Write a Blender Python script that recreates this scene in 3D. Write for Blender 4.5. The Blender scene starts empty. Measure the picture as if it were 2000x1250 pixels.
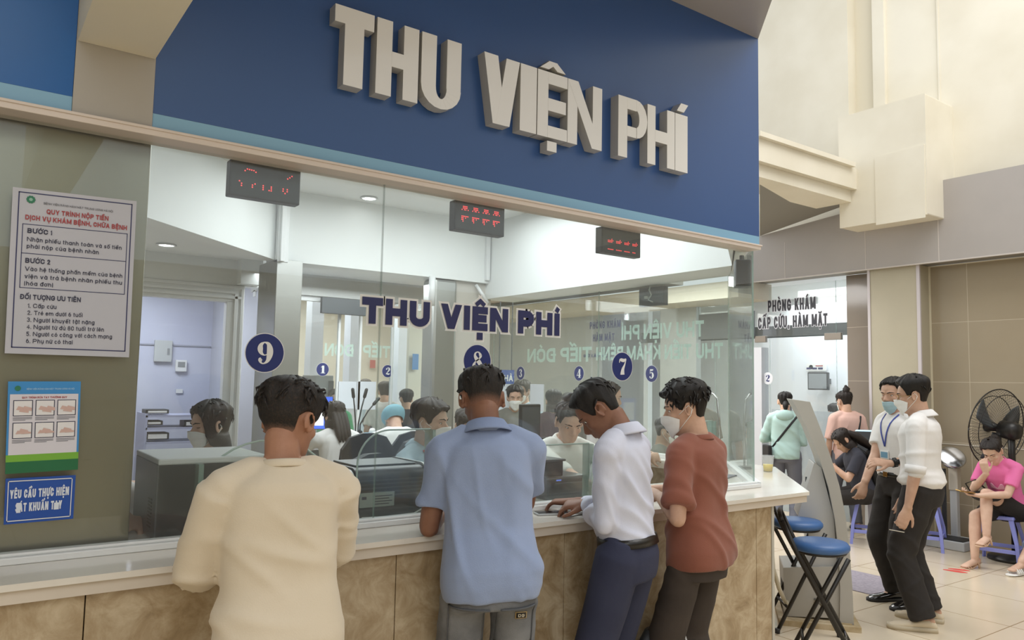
import bpy, math, random, unicodedata
import numpy as np
from mathutils import Vector, Matrix
from mathutils.bvhtree import BVHTree

SC = bpy.context.scene
COL = SC.collection
random.seed(7)

# ------------------------------------------------------------------ camera
FPX = 1494.37                       # focal length in pixels of a 2000 px wide frame
YAW, PITCH, ROLL = [math.radians(a) for a in (35.806, 4.617, 1.132)]
EYE = np.array([0.0, 0.0, 1.58])
_f = np.array([math.sin(YAW)*math.cos(PITCH), math.cos(YAW)*math.cos(PITCH), math.sin(PITCH)])
_r = np.array([math.cos(YAW), -math.sin(YAW), 0.0])
_u = np.cross(_r, _f)
R2 = math.cos(ROLL)*_r + math.sin(ROLL)*_u
U2 = -math.sin(ROLL)*_r + math.cos(ROLL)*_u
cam = bpy.data.cameras.new('camera')
cam.sensor_fit = 'HORIZONTAL'; cam.sensor_width = 36.0
cam.lens = FPX/2000*36.0
cam.clip_start = 0.05; cam.clip_end = 100
camo = bpy.data.objects.new('camera', cam)
mw = Matrix.Identity(4)
for i in range(3):
    mw[i][0] = R2[i]; mw[i][1] = U2[i]; mw[i][2] = -_f[i]; mw[i][3] = EYE[i]
camo.matrix_world = mw
COL.objects.link(camo); SC.camera = camo

# ------------------------------------------------------------------ light
SC.view_settings.view_transform = 'Standard'
SC.view_settings.look = 'None'
SC.view_settings.exposure = 0.0
SC.view_settings.gamma = 1.0
SC.view_settings.use_curve_mapping = False
SC.cycles.max_bounces = 7
SC.cycles.diffuse_bounces = 4
SC.cycles.glossy_bounces = 3
SC.cycles.transparent_max_bounces = 14
SC.cycles.caustics_reflective = False
SC.cycles.caustics_refractive = False

world = bpy.data.worlds.new('hall_daylight'); SC.world = world
world.use_nodes = True
bg = world.node_tree.nodes['Background']
bg.inputs[0].default_value = (0.94, 0.975, 1.0, 1); bg.inputs[1].default_value = 0.90

def area_light(name, loc, size, power, color=(1, 1, 1), rot=(0, 0, 0), size_y=None):
    l = bpy.data.lights.new(name, 'AREA'); l.energy = power; l.color = color
    l.shape = 'RECTANGLE'; l.size = size; l.size_y = size_y or size
    o = bpy.data.objects.new(name, l); o.location = loc; o.rotation_euler = rot
    COL.objects.link(o); return o
area_light('atrium_skylight', (5.6, 0.4, 8.5), 5.0, 350, (1.0, 0.98, 0.95))
area_light('hall_ceiling_lamp', (-0.6, -1.8, 4.6), 3.0, 90, (0.97, 0.985, 1.0))
area_light('booth_ceiling_lamp', (2.9, 4.6, 3.12), 2.2, 74, (0.93, 0.97, 1.0))
area_light('booth_rear_lamp', (2.9, 6.8, 2.5), 1.6, 26, (0.93, 0.97, 1.0), size_y=.9)
area_light('clinic_ceiling_lamp', (10.4, 6.2, 2.9), 2.4, 95, (0.93, 0.97, 1.0))
area_light('rear_hall_lamp', (4.4, 10.5, 2.95), 3.2, 150, (1.0, 0.98, 0.95))
area_light('corridor_lamp', (1.3, 8.0, 2.55), 0.8, 32, (0.93, 0.95, 1.0))
area_light('right_hall_lamp', (6.6, 6.6, 2.95), 2.2, 125, (1.0, 0.98, 0.96))

# ------------------------------------------------------------------ picture rays to world points
def ray(px, py):
    return R2*((px-1000)/FPX) - U2*((py-625)/FPX) + _f
def at(px, py, x=None, y=None, z=None):
    d = ray(px, py)
    ax, v = (0, x) if x is not None else (1, y) if y is not None else (2, z)
    return EYE + (v-EYE[ax])/d[ax]*d

# ------------------------------------------------------------------ materials
def lin(c):
    if isinstance(c, str):
        c = [int(c[i:i+2], 16)/255 for i in (0, 2, 4)]
    return tuple(x/12.92 if x <= .04045 else ((x+.055)/1.055)**2.4 for x in c[:3]) + (1.0,)

class NT:
    def __init__(s, m):
        m.use_nodes = True; s.t = m.node_tree; s.n = s.t.nodes; s.l = s.t.links
        s.b = s.n.get('Principled BSDF')
    def node(s, ty, **kw):
        n = s.n.new(ty)
        for k, v in kw.items():
            if k in n.inputs: n.inputs[k].default_value = v
            else: setattr(n, k, v)
        return n
    def link(s, a, b): s.l.new(a, b)
MATS = {}
def mat(name, color, rough=.6, metal=0.0, var=0.0, vscale=4.0, bump=0.0, bscale=60.0, stretch=(1, 1, 1), color2=None,
        emit=0.0, spec=.5, coat=0.0, sheen=0.0, alpha=1.0, detail=4.0):
    if name in MATS: return MATS[name]
    m = bpy.data.materials.new(name); t = NT(m); b = t.b
    b.inputs['Base Color'].default_value = lin(color)
    b.inputs['Roughness'].default_value = rough; b.inputs['Metallic'].default_value = metal
    b.inputs['Specular IOR Level'].default_value = spec
    b.inputs['Coat Weight'].default_value = coat
    b.inputs['Sheen Weight'].default_value = sheen
    b.inputs['Alpha'].default_value = alpha
    tc = t.node('ShaderNodeTexCoord'); mp = t.node('ShaderNodeMapping'); mp.inputs['Scale'].default_value = stretch
    t.link(tc.outputs['Object'], mp.inputs['Vector'])
    if var or color2:
        n = t.node('ShaderNodeTexNoise', Scale=vscale, Detail=detail); t.link(mp.outputs[0], n.inputs['Vector'])
        mx = t.node('ShaderNodeMix', data_type='RGBA')
        c1 = lin(color); c2 = lin(color2) if color2 else tuple(max(0, x*(1-var)) for x in c1[:3])+(1,)
        mx.inputs[6].default_value = c1; mx.inputs[7].default_value = c2
        r = t.node('ShaderNodeValToRGB'); r.color_ramp.elements[0].position = .38; r.color_ramp.elements[1].position = .62
        t.link(n.outputs[0], r.inputs[0]); t.link(r.outputs[0], mx.inputs[0]); t.link(mx.outputs[2], b.inputs['Base Color'])
    if bump:
        n2 = t.node('ShaderNodeTexNoise', Scale=bscale, Detail=3.0); t.link(mp.outputs[0], n2.inputs['Vector'])
        bp = t.node('ShaderNodeBump', Strength=bump, Distance=.01); t.link(n2.outputs[0], bp.inputs['Height'])
        t.link(bp.outputs[0], b.inputs['Normal'])
    if emit:
        b.inputs['Emission Color'].default_value = lin(color); b.inputs['Emission Strength'].default_value = emit
    MATS[name] = m; return m

def glass_mat(name, tint=(.955, .985, .97), f0=.035, mul=1.0, haze=0.0):
    m = bpy.data.materials.new(name); t = NT(m); t.n.remove(t.b)
    out = t.n['Material Output']
    tr = t.node('ShaderNodeBsdfTransparent'); tr.inputs[0].default_value = (*tint, 1)
    gl = t.node('ShaderNodeBsdfGlossy'); gl.inputs['Roughness'].default_value = .01
    lw = t.node('ShaderNodeLayerWeight', Blend=.5)
    pw = t.node('ShaderNodeMath', operation='POWER'); pw.inputs[1].default_value = 5.0
    ma = t.node('ShaderNodeMath', operation='MULTIPLY_ADD'); ma.inputs[1].default_value = (1-f0)*mul; ma.inputs[2].default_value = f0
    t.link(lw.outputs['Facing'], pw.inputs[0]); t.link(pw.outputs[0], ma.inputs[0])
    mx = t.node('ShaderNodeMixShader'); t.link(ma.outputs[0], mx.inputs[0]); t.link(tr.outputs[0], mx.inputs[1]); t.link(gl.outputs[0], mx.inputs[2])
    if haze:      # white diffuse mixed in as painted haze, lightening the darks behind the pane
        df = t.node('ShaderNodeBsdfDiffuse'); df.inputs[0].default_value = (.9, .92, .92, 1); m2 = t.node('ShaderNodeMixShader'); m2.inputs[0].default_value = haze
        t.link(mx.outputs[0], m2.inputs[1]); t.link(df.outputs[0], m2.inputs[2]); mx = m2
    t.link(mx.outputs[0], out.inputs['Surface']); MATS[name] = m; return m

# ------------------------------------------------------------------ mesh building
WM = {}
class MB:
    def __init__(s): s.v = []; s.f = []; s.m = []
    def add(s, vs, fs, mi=0):
        o = len(s.v); s.v.extend([tuple(map(float, p)) for p in vs])
        s.f.extend([tuple(i+o for i in q) for q in fs]); s.m.extend([mi]*len(fs)); return s
    def box(s, a, b, mi=0):
        x0, y0, z0 = [min(p, q) for p, q in zip(a, b)]; x1, y1, z1 = [max(p, q) for p, q in zip(a, b)]
        vs = [(x0,y0,z0),(x1,y0,z0),(x1,y1,z0),(x0,y1,z0),(x0,y0,z1),(x1,y0,z1),(x1,y1,z1),(x0,y1,z1)]
        return s.add(vs, [(0,3,2,1),(4,5,6,7),(0,1,5,4),(1,2,6,5),(2,3,7,6),(3,0,4,7)], mi)
    def obox(s, c, size, ux, uy=None, mi=0):
        ux = np.array(ux, float); ux /= np.linalg.norm(ux)
        uy = np.array(uy if uy is not None else (-ux[1], ux[0], 0), float); uy /= np.linalg.norm(uy)
        uz = np.cross(ux, uy); c = np.array(c, float); h = np.array(size)/2
        vs = [c+ux*h[0]*i+uy*h[1]*j+uz*h[2]*k for k in (-1, 1) for i, j in ((-1,-1),(1,-1),(1,1),(-1,1))]
        return s.add(vs, [(0,3,2,1),(4,5,6,7),(0,1,5,4),(1,2,6,5),(2,3,7,6),(3,0,4,7)], mi)
    def prism(s, poly, o, u, v, n, d, mi=0, side=None):
        o, u, v, n = [np.array(q, float) for q in (o, u, v, n)]
        k = len(poly); fr = [o+u*p[0]+v*p[1] for p in poly]; bk = [p+n*d for p in fr]
        fs = [tuple(range(k)), tuple(range(2*k-1, k-1, -1))]
        s.add(fr+bk, fs, mi)
        s.add(fr+bk, [(i, k+i, k+(i+1) % k, (i+1) % k) for i in range(k)], mi if side is None else side)
        return s
    def quad(s, a, b, c, d, mi=0): return s.add([a, b, c, d], [(0, 1, 2, 3)], mi)
    def loft(s, rings, cap=True, mi=0, closed=True):
        n = len(rings[0]); vs = [p for r in rings for p in r]; fs = []
        for i in range(len(rings)-1):
            for j in range(n if closed else n-1):
                fs.append((i*n+j, i*n+(j+1) % n, (i+1)*n+(j+1) % n, (i+1)*n+j))
        if cap and closed:
            vs += [np.mean(rings[0], axis=0), np.mean(rings[-1], axis=0)]; a = len(vs)-2; e = (len(rings)-1)*n
            for j in range(n):
                fs.append((a, (j+1) % n, j)); fs.append((a+1, e+j, e+(j+1) % n))
        return s.add(vs, fs, mi)
    def tube(s, pts, r, seg=8, mi=0, up=(0, 0, 1), dome=False, ratio=1.0):
        """tube through points; r a number or a list of radii (or (a, b) pairs)"""
        P = [np.array(p, float) for p in pts]; n = len(P)
        rr = [(q if isinstance(q, (tuple, list)) else (q, q*ratio)) for q in (r if isinstance(r, (list, tuple)) else [r]*n)]
        if dome:
            d0 = P[0]-P[1]; d0 /= np.linalg.norm(d0); d1 = P[-1]-P[-2]; d1 /= np.linalg.norm(d1)
            a0, a1 = min(rr[0]), min(rr[-1])
            P = [P[0]+d0*a0*.95, P[0]+d0*a0*.7] + P + [P[-1]+d1*a1*.7, P[-1]+d1*a1*.95]
            sc = lambda q, k: (q[0]*k, q[1]*k)
            rr = [sc(rr[0], .3), sc(rr[0], .72)] + rr + [sc(rr[-1], .72), sc(rr[-1], .3)]; n += 4
        T = []
        for i in range(n):
            t = P[min(i+1, n-1)]-P[max(i-1, 0)]; l = np.linalg.norm(t); T.append(t/l if l > 1e-9 else np.array([0, 0, 1.]))
        up = np.array(up, float); rings = []
        b = up-T[0]*(up@T[0])
        if np.linalg.norm(b) < 1e-4: b = np.array([1., 0, 0])-T[0]*T[0][0]
        if np.linalg.norm(b) < 1e-4: b = np.array([0, 1., 0])-T[0]*T[0][1]
        for i in range(n):
            b = b-T[i]*(b@T[i]); b /= np.linalg.norm(b); a = np.cross(b, T[i])
            rings.append([P[i]+a*rr[i][0]*math.cos(w)+b*rr[i][1]*math.sin(w) for w in np.linspace(0, 2*math.pi, seg, endpoint=False)])
        return s.loft(rings, True, mi)
    def sphere(s, c, r, seg=14, mi=0, axes=None):
        r = (r, r, r) if not isinstance(r, (tuple, list)) else r; c = np.array(c, float)
        A = np.eye(3) if axes is None else np.array(axes, float); rings = []
        for i in range(1, seg//2+3):
            ph = -math.pi/2+math.pi*i/(seg//2+3)
            rings.append([c+A.T@np.array([r[0]*math.cos(ph)*math.cos(w), r[1]*math.cos(ph)*math.sin(w), r[2]*math.sin(ph)])
                          for w in np.linspace(0, 2*math.pi, seg, endpoint=False)])
        rings = [r_ for r_ in rings]
        s.loft(rings, True, mi); return s
    def lathe(s, prof, c, seg=24, axis=(0, 0, 1), mi=0, cap=True):
        ax = np.array(axis, float); ax /= np.linalg.norm(ax)
        a = np.cross(ax, (0, 0, 1.)) if abs(ax[2]) < .9 else np.cross(ax, (0, 1., 0)); a /= np.linalg.norm(a); b = np.cross(ax, a); c = np.array(c, float)
        rings = [[c+ax*h+(a*math.cos(w)+b*math.sin(w))*max(r, 1e-4) for w in np.linspace(0, 2*math.pi, seg, endpoint=False)] for r, h in prof]
        return s.loft(rings, cap, mi)
    def build(s, name, mats, parent=None, smooth=False, bevel=0.0, world=True, kind=None, subsurf=0, solid=0.0):
        me = bpy.data.meshes.new(name); vs = s.v
        if parent is not None and world:
            iv = WM.get(parent.name)
            if iv is not None:
                A = np.array(iv.inverted()); V = np.array(vs)@A[:3, :3].T+A[:3, 3]; vs = V.tolist()
        me.from_pydata(vs, [], s.f)
        for m in (mats if isinstance(mats, (list, tuple)) else [mats]): me.materials.append(m)
        me.polygons.foreach_set('material_index', s.m)
        if smooth: me.polygons.foreach_set('use_smooth', [True]*len(me.polygons))
        me.validate(); me.update()
        o = bpy.data.objects.new(name, me); COL.objects.link(o)
        if parent is not None:
            o.parent = parent
            if parent.name in WM: WM[o.name] = WM[parent.name]
        if solid:
            md = o.modifiers.new('s', 'SOLIDIFY'); md.thickness = solid; md.offset = 0
        if bevel:
            md = o.modifiers.new('b', 'BEVEL'); md.width = bevel; md.segments = 2; md.limit_method = 'ANGLE'; md.angle_limit = math.radians(40)
        if subsurf:
            md = o.modifiers.new('u', 'SUBSURF'); md.levels = subsurf; md.render_levels = subsurf
        if kind: o['kind'] = kind
        return o

def tag(o, label, cat, group=None, kind=None):
    o['label'] = label; o['category'] = cat
    if group: o['group'] = group
    if kind: o['kind'] = kind
    return o
def thing(name, label, cat, loc=(0, 0, 0), rotz=0.0, group=None):
    o = bpy.data.objects.new(name, None); COL.objects.link(o)
    o.location = [float(x) for x in loc]; o.rotation_euler = (0, 0, rotz); o.empty_display_size = .1
    WM[o.name] = Matrix.Translation(Vector([float(x) for x in loc])) @ Matrix.Rotation(rotz, 4, 'Z')
    return tag(o, label, cat, group)
def struct(name, mb, mats, **kw):
    return mb.build(name, mats, None, kind='structure', **kw)
def copy_tree(o, parent=None, loc=None, rotz=None, label=None, group=None):
    c = o.copy(); COL.objects.link(c)
    if parent is not None: c.parent = parent
    if loc is not None: c.location = [float(x) for x in loc]
    if rotz is not None: c.rotation_euler = (0, 0, rotz)
    if label: c['label'] = label
    if group: c['group'] = group
    if parent is None:
        WM[c.name] = Matrix.Translation(c.location) @ Matrix.Rotation(c.rotation_euler[2], 4, 'Z')
    for ch in list(o.children): copy_tree(ch, c)
    return c

# ------------------------------------------------------------------ lettering: strokes drawn as flat ribbons
def arcp(cx, cy, rx, ry, a0, a1, n=10):
    return [(cx+rx*math.cos(math.radians(a0+(a1-a0)*i/n)), cy+ry*math.sin(math.radians(a0+(a1-a0)*i/n))) for i in range(n+1)]
XH = .70
G = {
 'A': (.95, [('P', 0,0,.5,1), ('P', 1,0,.5,1), [(.22,.3),(.78,.3)]]),
 'B': (.85, [[(0,0),(0,1)], [(0,1),(.5,1)]+arcp(.55,.76,.4,.24,90,-90)+[(0,.52)], [(0,.52),(.5,.52)]+arcp(.58,.26,.42,.26,90,-90)+[(0,0)]]),
 'C': (.85, [arcp(.5,.68,.5,.32,10,180,9)+arcp(.5,.32,.5,.32,180,350,9)]),
 'D': (.9, [[(0,0),(0,1)], [(0,1),(.4,1)]+arcp(.45,.6,.55,.4,90,0,6)+arcp(.45,.4,.55,.4,0,-90,6)+[(0,0)]]),
 'E': (.75, [[(0,0),(0,1)], [(0,1),(1,1)], [(0,.51),(.88,.51)], [(0,0),(1,0)]]),
 'F': (.72, [[(0,0),(0,1)], [(0,1),(1,1)], [(0,.5),(.85,.5)]]),
 'G': (.9, [arcp(.5,.68,.5,.32,12,180,9)+arcp(.5,.32,.5,.32,180,360,9)+[(1,.46),(.58,.46)]]),
 'H': (.9, [[(0,0),(0,1)], [(1,0),(1,1)], [(0,.5),(1,.5)]]),
 'I': (0, [[(0,0),(0,1)]]),
 'K': (.9, [[(0,0),(0,1)], ('P', .05,.4,1,1), ('P', 1,0,.3,.58)]),
 'L': (.72, [[(0,0),(0,1)], [(0,0),(1,0)]]),
 'M': (1.15, [[(0,0),(0,1)], [(1,0),(1,1)], ('P', 0,1,.5,.12), ('P', 1,1,.5,.12)]),
 'N': (.92, [[(0,0),(0,1)], [(1,0),(1,1)], ('P', 0,1,1,0)]),
 'O': (.92, [arcp(.5,.66,.5,.34,0,180,9)+arcp(.5,.34,.5,.34,180,360,9)]),
 'P': (.85, [[(0,0),(0,1)], [(0,1),(.5,1)]+arcp(.58,.72,.42,.28,90,-90)+[(0,.44)]]),
 'Q': (.95, [arcp(.5,.66,.5,.34,0,180,9)+arcp(.5,.34,.5,.34,180,360,9), ('P', 1.02,-.12,.6,.22)]),
 'R': (.88, [[(0,0),(0,1)], [(0,1),(.5,1)]+arcp(.55,.74,.42,.26,90,-90)+[(0,.48)], ('P', 1,0,.52,.48)]),
 'S': (.8, [arcp(.5,.75,.48,.25,15,180,8)+arcp(.5,.25,.5,.25,90,-165,10)]),
 'T': (.85, [[(0,1),(1,1)], [(.5,0),(.5,1)]]),
 'U': (.88, [[(0,1),(0,.34)]+arcp(.5,.34,.5,.34,180,360,10)+[(1,1)]]),
 'V': (.95, [('P', 0,1,.5,0), ('P', 1,1,.5,0)]),
 'X': (.9, [('P', 0,0,1,1), ('P', 1,0,0,1)]),
 'Y': (.92, [('P', 0,1,.5,.42), ('P', 1,1,.5,.42), [(.5,0),(.5,.45)]]),
 'a': (.62, [[(1,0),(1,XH)], arcp(.5,.35,.5,.35,0,360,14)]),
 'b': (.62, [[(0,0),(0,1)], arcp(.5,.35,.5,.35,0,360,14)]),
 'c': (.55, [arcp(.5,.35,.5,.35,45,315,12)]),
 'd': (.62, [[(1,0),(1,1)], arcp(.5,.35,.5,.35,0,360,14)]),
 'e': (.6, [[(0,.35),(1,.35)]+arcp(.5,.35,.5,.35,0,310,13)]),
 'g': (.62, [[(1,XH),(1,-.1)]+arcp(.5,-.1,.5,.18,0,-150,7), arcp(.5,.35,.5,.35,0,360,14)]),
 'h': (.58, [[(0,0),(0,1)], arcp(.5,.4,.5,.3,180,0,8)+[(1,0)]]),
 'i': (0, [[(0,0),(0,XH)], [(0,.93),(0,.96)]]),
 'k': (.55, [[(0,0),(0,1)], ('P', 0,.28,.95,XH), ('P', 1,0,.35,.42)]),
 'l': (0, [[(0,0),(0,1)]]),
 'm': (.98, [[(0,0),(0,XH)], arcp(.25,.42,.25,.28,180,0,7)+[(.5,0)], arcp(.75,.42,.25,.28,180,0,7)+[(1,0)]]),
 'n': (.58, [[(0,0),(0,XH)], arcp(.5,.4,.5,.3,180,0,8)+[(1,0)]]),
 'o': (.62, [arcp(.5,.35,.5,.35,0,360,14)]),
 'p': (.62, [[(0,-.28),(0,XH)], arcp(.5,.35,.5,.35,0,360,14)]),
 'q': (.62, [[(1,-.28),(1,XH)], arcp(.5,.35,.5,.35,0,360,14)]),
 'r': (.34, [[(0,0),(0,XH)], arcp(.8,.3,.8,.4,180,80,6)]),
 's': (.48, [arcp(.5,.525,.48,.175,20,180,7)+arcp(.5,.175,.5,.175,90,-160,8)]),
 't': (.34, [[(.35,.95),(.35,.15)]+arcp(.75,.15,.4,.15,180,270,4), [(0,XH),(.95,XH)]]),
 'u': (.58, [[(0,XH),(0,.3)]+arcp(.5,.3,.5,.3,180,360,8), [(1,0),(1,XH)]]),
 'v': (.6, [('P', 0,XH,.5,0), ('P', 1,XH,.5,0)]),
 'x': (.58, [('P', 0,0,1,XH), ('P', 1,0,0,XH)]),
 'y': (.6, [('P', 0,XH,.5,.0), ('P', 1,XH,.28,-.28)]),
 '0': (.62, [arcp(.5,.66,.5,.34,0,180,8)+arcp(.5,.34,.5,.34,180,360,8)]),
 '1': (.3, [[(1,0),(1,1),(0,.78)]]),
 '2': (.62, [arcp(.5,.72,.48,.28,165,-20,8)+[(0,0),(1,0)]]),
 '3': (.6, [arcp(.45,.75,.5,.25,150,-90,8)+arcp(.48,.26,.52,.26,90,-150,8)]),
 '4': (.66, [[(.75,0),(.75,1),(0,.3),(1,.3)]]),
 '5': (.6, [[(.95,1),(.1,1),(.05,.58)]+arcp(.45,.32,.52,.32,120,-150,9)]),
 '6': (.62, [arcp(.5,.32,.5,.32,0,360,14), arcp(.75,.32,.75,.68,180,105,6)]),
 '7': (.6, [[(0,1),(1,1),(.35,0)]]),
 '8': (.62, [arcp(.5,.76,.43,.24,0,360,12), arcp(.5,.27,.5,.27,0,360,12)]),
 '9': (.62, [arcp(.5,.68,.5,.32,0,360,14), arcp(.25,.68,.75,.68,0,-75,6)]),
 '.': (0, [[(0,0),(0,.03)]]), ',': (.1, [[(1,.04),(0,-.16)]]), ':': (0, [[(0,.05),(0,.08)], [(0,.6),(0,.63)]]), '-': (.35, [[(0,.4),(1,.4)]]),
 '(': (.2, [arcp(1,.4,1,.7,130,230,6)]), ')': (.2, [arcp(0,.4,1,.7,50,-50,6)]),
}
MARK = {'\u0300': 'grave', '\u0301': 'acute', '\u0302': 'circ', '\u0303': 'tilde', '\u0306': 'breve', '\u0309': 'hook', '\u031b': 'horn', '\u0323': 'dot'}
def ribbon(pts, w, ext=True):
    """2-d outline pieces (convex quads) of a polyline of width w"""
    P = [np.array(p, float) for p in pts]
    P = [p for i, p in enumerate(P) if i == 0 or np.linalg.norm(p-P[i-1]) > 1e-6]
    if len(P) < 2: P.append(P[0]+np.array([0, w*.02]))
    closed = np.linalg.norm(P[0]-P[-1]) < 1e-5 and len(P) > 3
    if closed: P = P[:-1]
    n = len(P); L = []; Rr = []
    if ext and not closed:
        d = P[0]-P[1]; P[0] = P[0]+d/np.linalg.norm(d)*w/2; d = P[-1]-P[-2]; P[-1] = P[-1]+d/np.linalg.norm(d)*w/2
    for i in range(n):
        a = P[i]-P[i-1] if (i > 0 or closed) else None; b = P[(i+1) % n]-P[i] if (i < n-1 or closed) else None
        if a is None: a = b
        if b is None: b = a
        na = np.array([-a[1], a[0]])/np.linalg.norm(a); nb = np.array([-b[1], b[0]])/np.linalg.norm(b)
        m = na+nb; lm = np.linalg.norm(m)
        m = na if lm < .2 else m/lm; k = min(1.5, 1/max(.3, m@na))
        L.append(P[i]+m*w/2*k); Rr.append(P[i]-m*w/2*k)
    return [(L[i], Rr[i], Rr[(i+1) % n], L[(i+1) % n]) for i in range(n if closed else n-1)]
def glyph(ch, h, w, ws):
    """quads and advance width for a letter with its Vietnamese marks"""
    dec = unicodedata.normalize('NFD', ch); base = dec[0]; marks = [MARK[c] for c in dec[1:] if c in MARK]; bar = False
    if base in 'đĐ': bar = True; base = 'd' if base == 'đ' else 'D'
    gw, st = G[base]; W = max(gw*ws*h, w); Q = []
    ix, iy = max(W-w, 0), h-w
    mp = lambda p: (w/2+p[0]*ix, w/2+p[1]*iy)
    for s_ in st:
        if base == 'i' and marks and len(marks) > 0 and s_[0][1] > .9 and any(m_ not in ('dot', 'horn') for m_ in marks): continue
        if isinstance(s_, tuple):
            a, b = mp(s_[1:3]), mp(s_[3:5]); y0, y1 = a[1], b[1]; e = w/2*(1 if y1 > y0 else -1); hw = w*.54
            dx = (b[0]-a[0])/(y1-y0)
            ya, yb = y0-e, y1+e
            xa, xb = a[0], b[0]
            Q.append(((xa-hw, ya), (xa+hw, ya), (xb+hw, yb), (xb-hw, yb)))
        else: Q += ribbon([mp(p) for p in s_], w)
    top = h if base.isupper() or base in 'bdhklt' else h*XH+.02*h
    cx = W/2; mw_ = max(.05*h, w*.62); k = min(h*.30, max(W*.42, .16*h)); y = top+.06*h
    if bar: Q += ribbon([(-w*.35, h*.52), (W*.5, h*.52)] if base == 'D' else [(W*.45, h*.84), (W*1.15, h*.84)], mw_, False)
    stk = [m_ for m_ in marks if m_ in ('circ', 'breve')]+[m_ for m_ in marks if m_ in ('grave', 'acute', 'hook', 'tilde')]
    hat = False
    for m_ in stk:
        if m_ == 'circ': Q += ribbon([(cx-k*.75, y), (cx, y+.17*h), (cx+k*.75, y)], mw_, False); hat = True
        elif m_ == 'breve': Q += ribbon([(cx+k*.7*math.cos(a), y+.14*h-.12*h*math.sin(-a)) for a in np.linspace(math.pi, 2*math.pi, 7)], mw_, False); hat = True
        else:
            ox, oy = (cx+k*.95, y+.10*h) if hat else (cx, y)
            if m_ == 'acute': Q += ribbon([(ox-k*.3, oy), (ox+k*.45, oy+.19*h)], mw_*1.15, False)
            elif m_ == 'grave': Q += ribbon([(ox+k*.3, oy), (ox-k*.45, oy+.19*h)], mw_*1.15, False)
            elif m_ == 'tilde': Q += ribbon([(ox-k*.8, oy+.03*h), (ox-k*.4, oy+.12*h), (ox+k*.3, oy+.05*h), (ox+k*.8, oy+.14*h)], mw_, False)
            else: Q += ribbon([(ox-k*.3, oy+.17*h), (ox+k*.2, oy+.19*h), (ox+k*.25, oy+.1*h), (ox, oy+.03*h)], mw_, False)
    if 'dot' in marks:
        d = max(w*.5, .055*h); q = -.08*h; Q.append(((cx-d, q-2*d), (cx+d, q-2*d), (cx+d, q), (cx-d, q)))
    if 'horn' in marks:
        Q += ribbon([(W-w*.4, top-.06*h), (W+.09*h, top-.02*h), (W+.10*h, top+.12*h)], mw_, False)
    return Q, W
def text_width(s, h, w, ws=1.0, track=.12, space=.34):
    x = 0
    for c in s: x += space*h if c == ' ' else glyph(c, h, w, ws)[1]+track*h
    return x-track*h
def text(mb, s, o, u, v, h, w, ws=1.0, track=.12, space=.34, align='l', mi=0, depth=0.0, grow=0.0, width=None, lift=0.0):
    """letters into mb; o = lower-left corner of the line, u along it, v upward"""
    o, u, v = [np.array(q, float) for q in (o, u, v)]; n = np.cross(u, v)
    tw = text_width(s, h, w, ws, track, space); kx = 1.0
    if width: kx = width/tw; tw = width
    x = {'l': 0, 'c': -tw/2, 'r': -tw}[align]
    for c in s:
        if c == ' ': x += space*h*kx; continue
        Q, W = glyph(c, h, w, ws)
        for qi, q in enumerate(Q):
            ql = 9e-5*qi if len(Q) < 14 else 9e-5*(qi % 2)+1.8e-4*(qi//(len(Q)//2+1))
            P = [np.array((p[0]*kx+x, p[1])) for p in q]
            if grow:
                ctr = sum(P)/4; P2 = []
                for i, p in enumerate(P):
                    a = p-P[i-1]; b = P[(i+1) % 4]-p
                    la, lb = np.linalg.norm(a), np.linalg.norm(b)
                    if la < 1e-7 or lb < 1e-7: P2.append(p); continue
                    a, b = a/la, b/lb; sg = 1 if a[0]*b[1]-a[1]*b[0] >= 0 else -1
                    den = max(.35, abs(a[0]*b[1]-a[1]*b[0])); P2.append(p+(a-b)*grow/den)
                P = P2
            area = sum(P[i][0]*P[(i+1) % 4][1]-P[(i+1) % 4][0]*P[i][1] for i in range(4))
            if area < 0: P = P[::-1]
            pts = [o+u*p[0]+v*p[1]+n*(depth+lift+ql) for p in P]
            if depth: mb.prism([(0, 0)]*4, o, u, v, n, 0) if False else mb.add(pts+[p-n*depth for p in pts], [(0,1,2,3),(7,6,5,4),(0,4,5,1),(1,5,6,2),(2,6,7,3),(3,7,4,0)], mi)
            else: mb.add(pts, [(0, 1, 2, 3)], mi)
        x += (W+track*h)*kx
    return tw
def letters(parent, s, o, u, v, h, w, ws=1.0, track=.12, space=.34, width=None, m=None, outline=None, grow=.008, lift=.0015, name='letter'):
    """one part per letter, its pale outline a sub-part"""
    o, u, v = [np.array(q, float) for q in (o, u, v)]; n = np.cross(u, v); tw = text_width(s, h, w, ws, track, space); kx = width/tw if width else 1.0; x = 0.0
    for c in s:
        if c == ' ': x += space*h*kx; continue
        gw = glyph(c, h, w, ws)[1]; mb = MB(); text(mb, c, o+u*x+n*lift, u, v, h, w, ws, width=gw*kx); L = mb.build(name, m, parent)
        if outline: mb = MB(); text(mb, c, o+u*x, u, v, h, w, ws, width=gw*kx, grow=grow); mb.build('outline', outline, L)
        x += (gw+track*h)*kx
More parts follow.
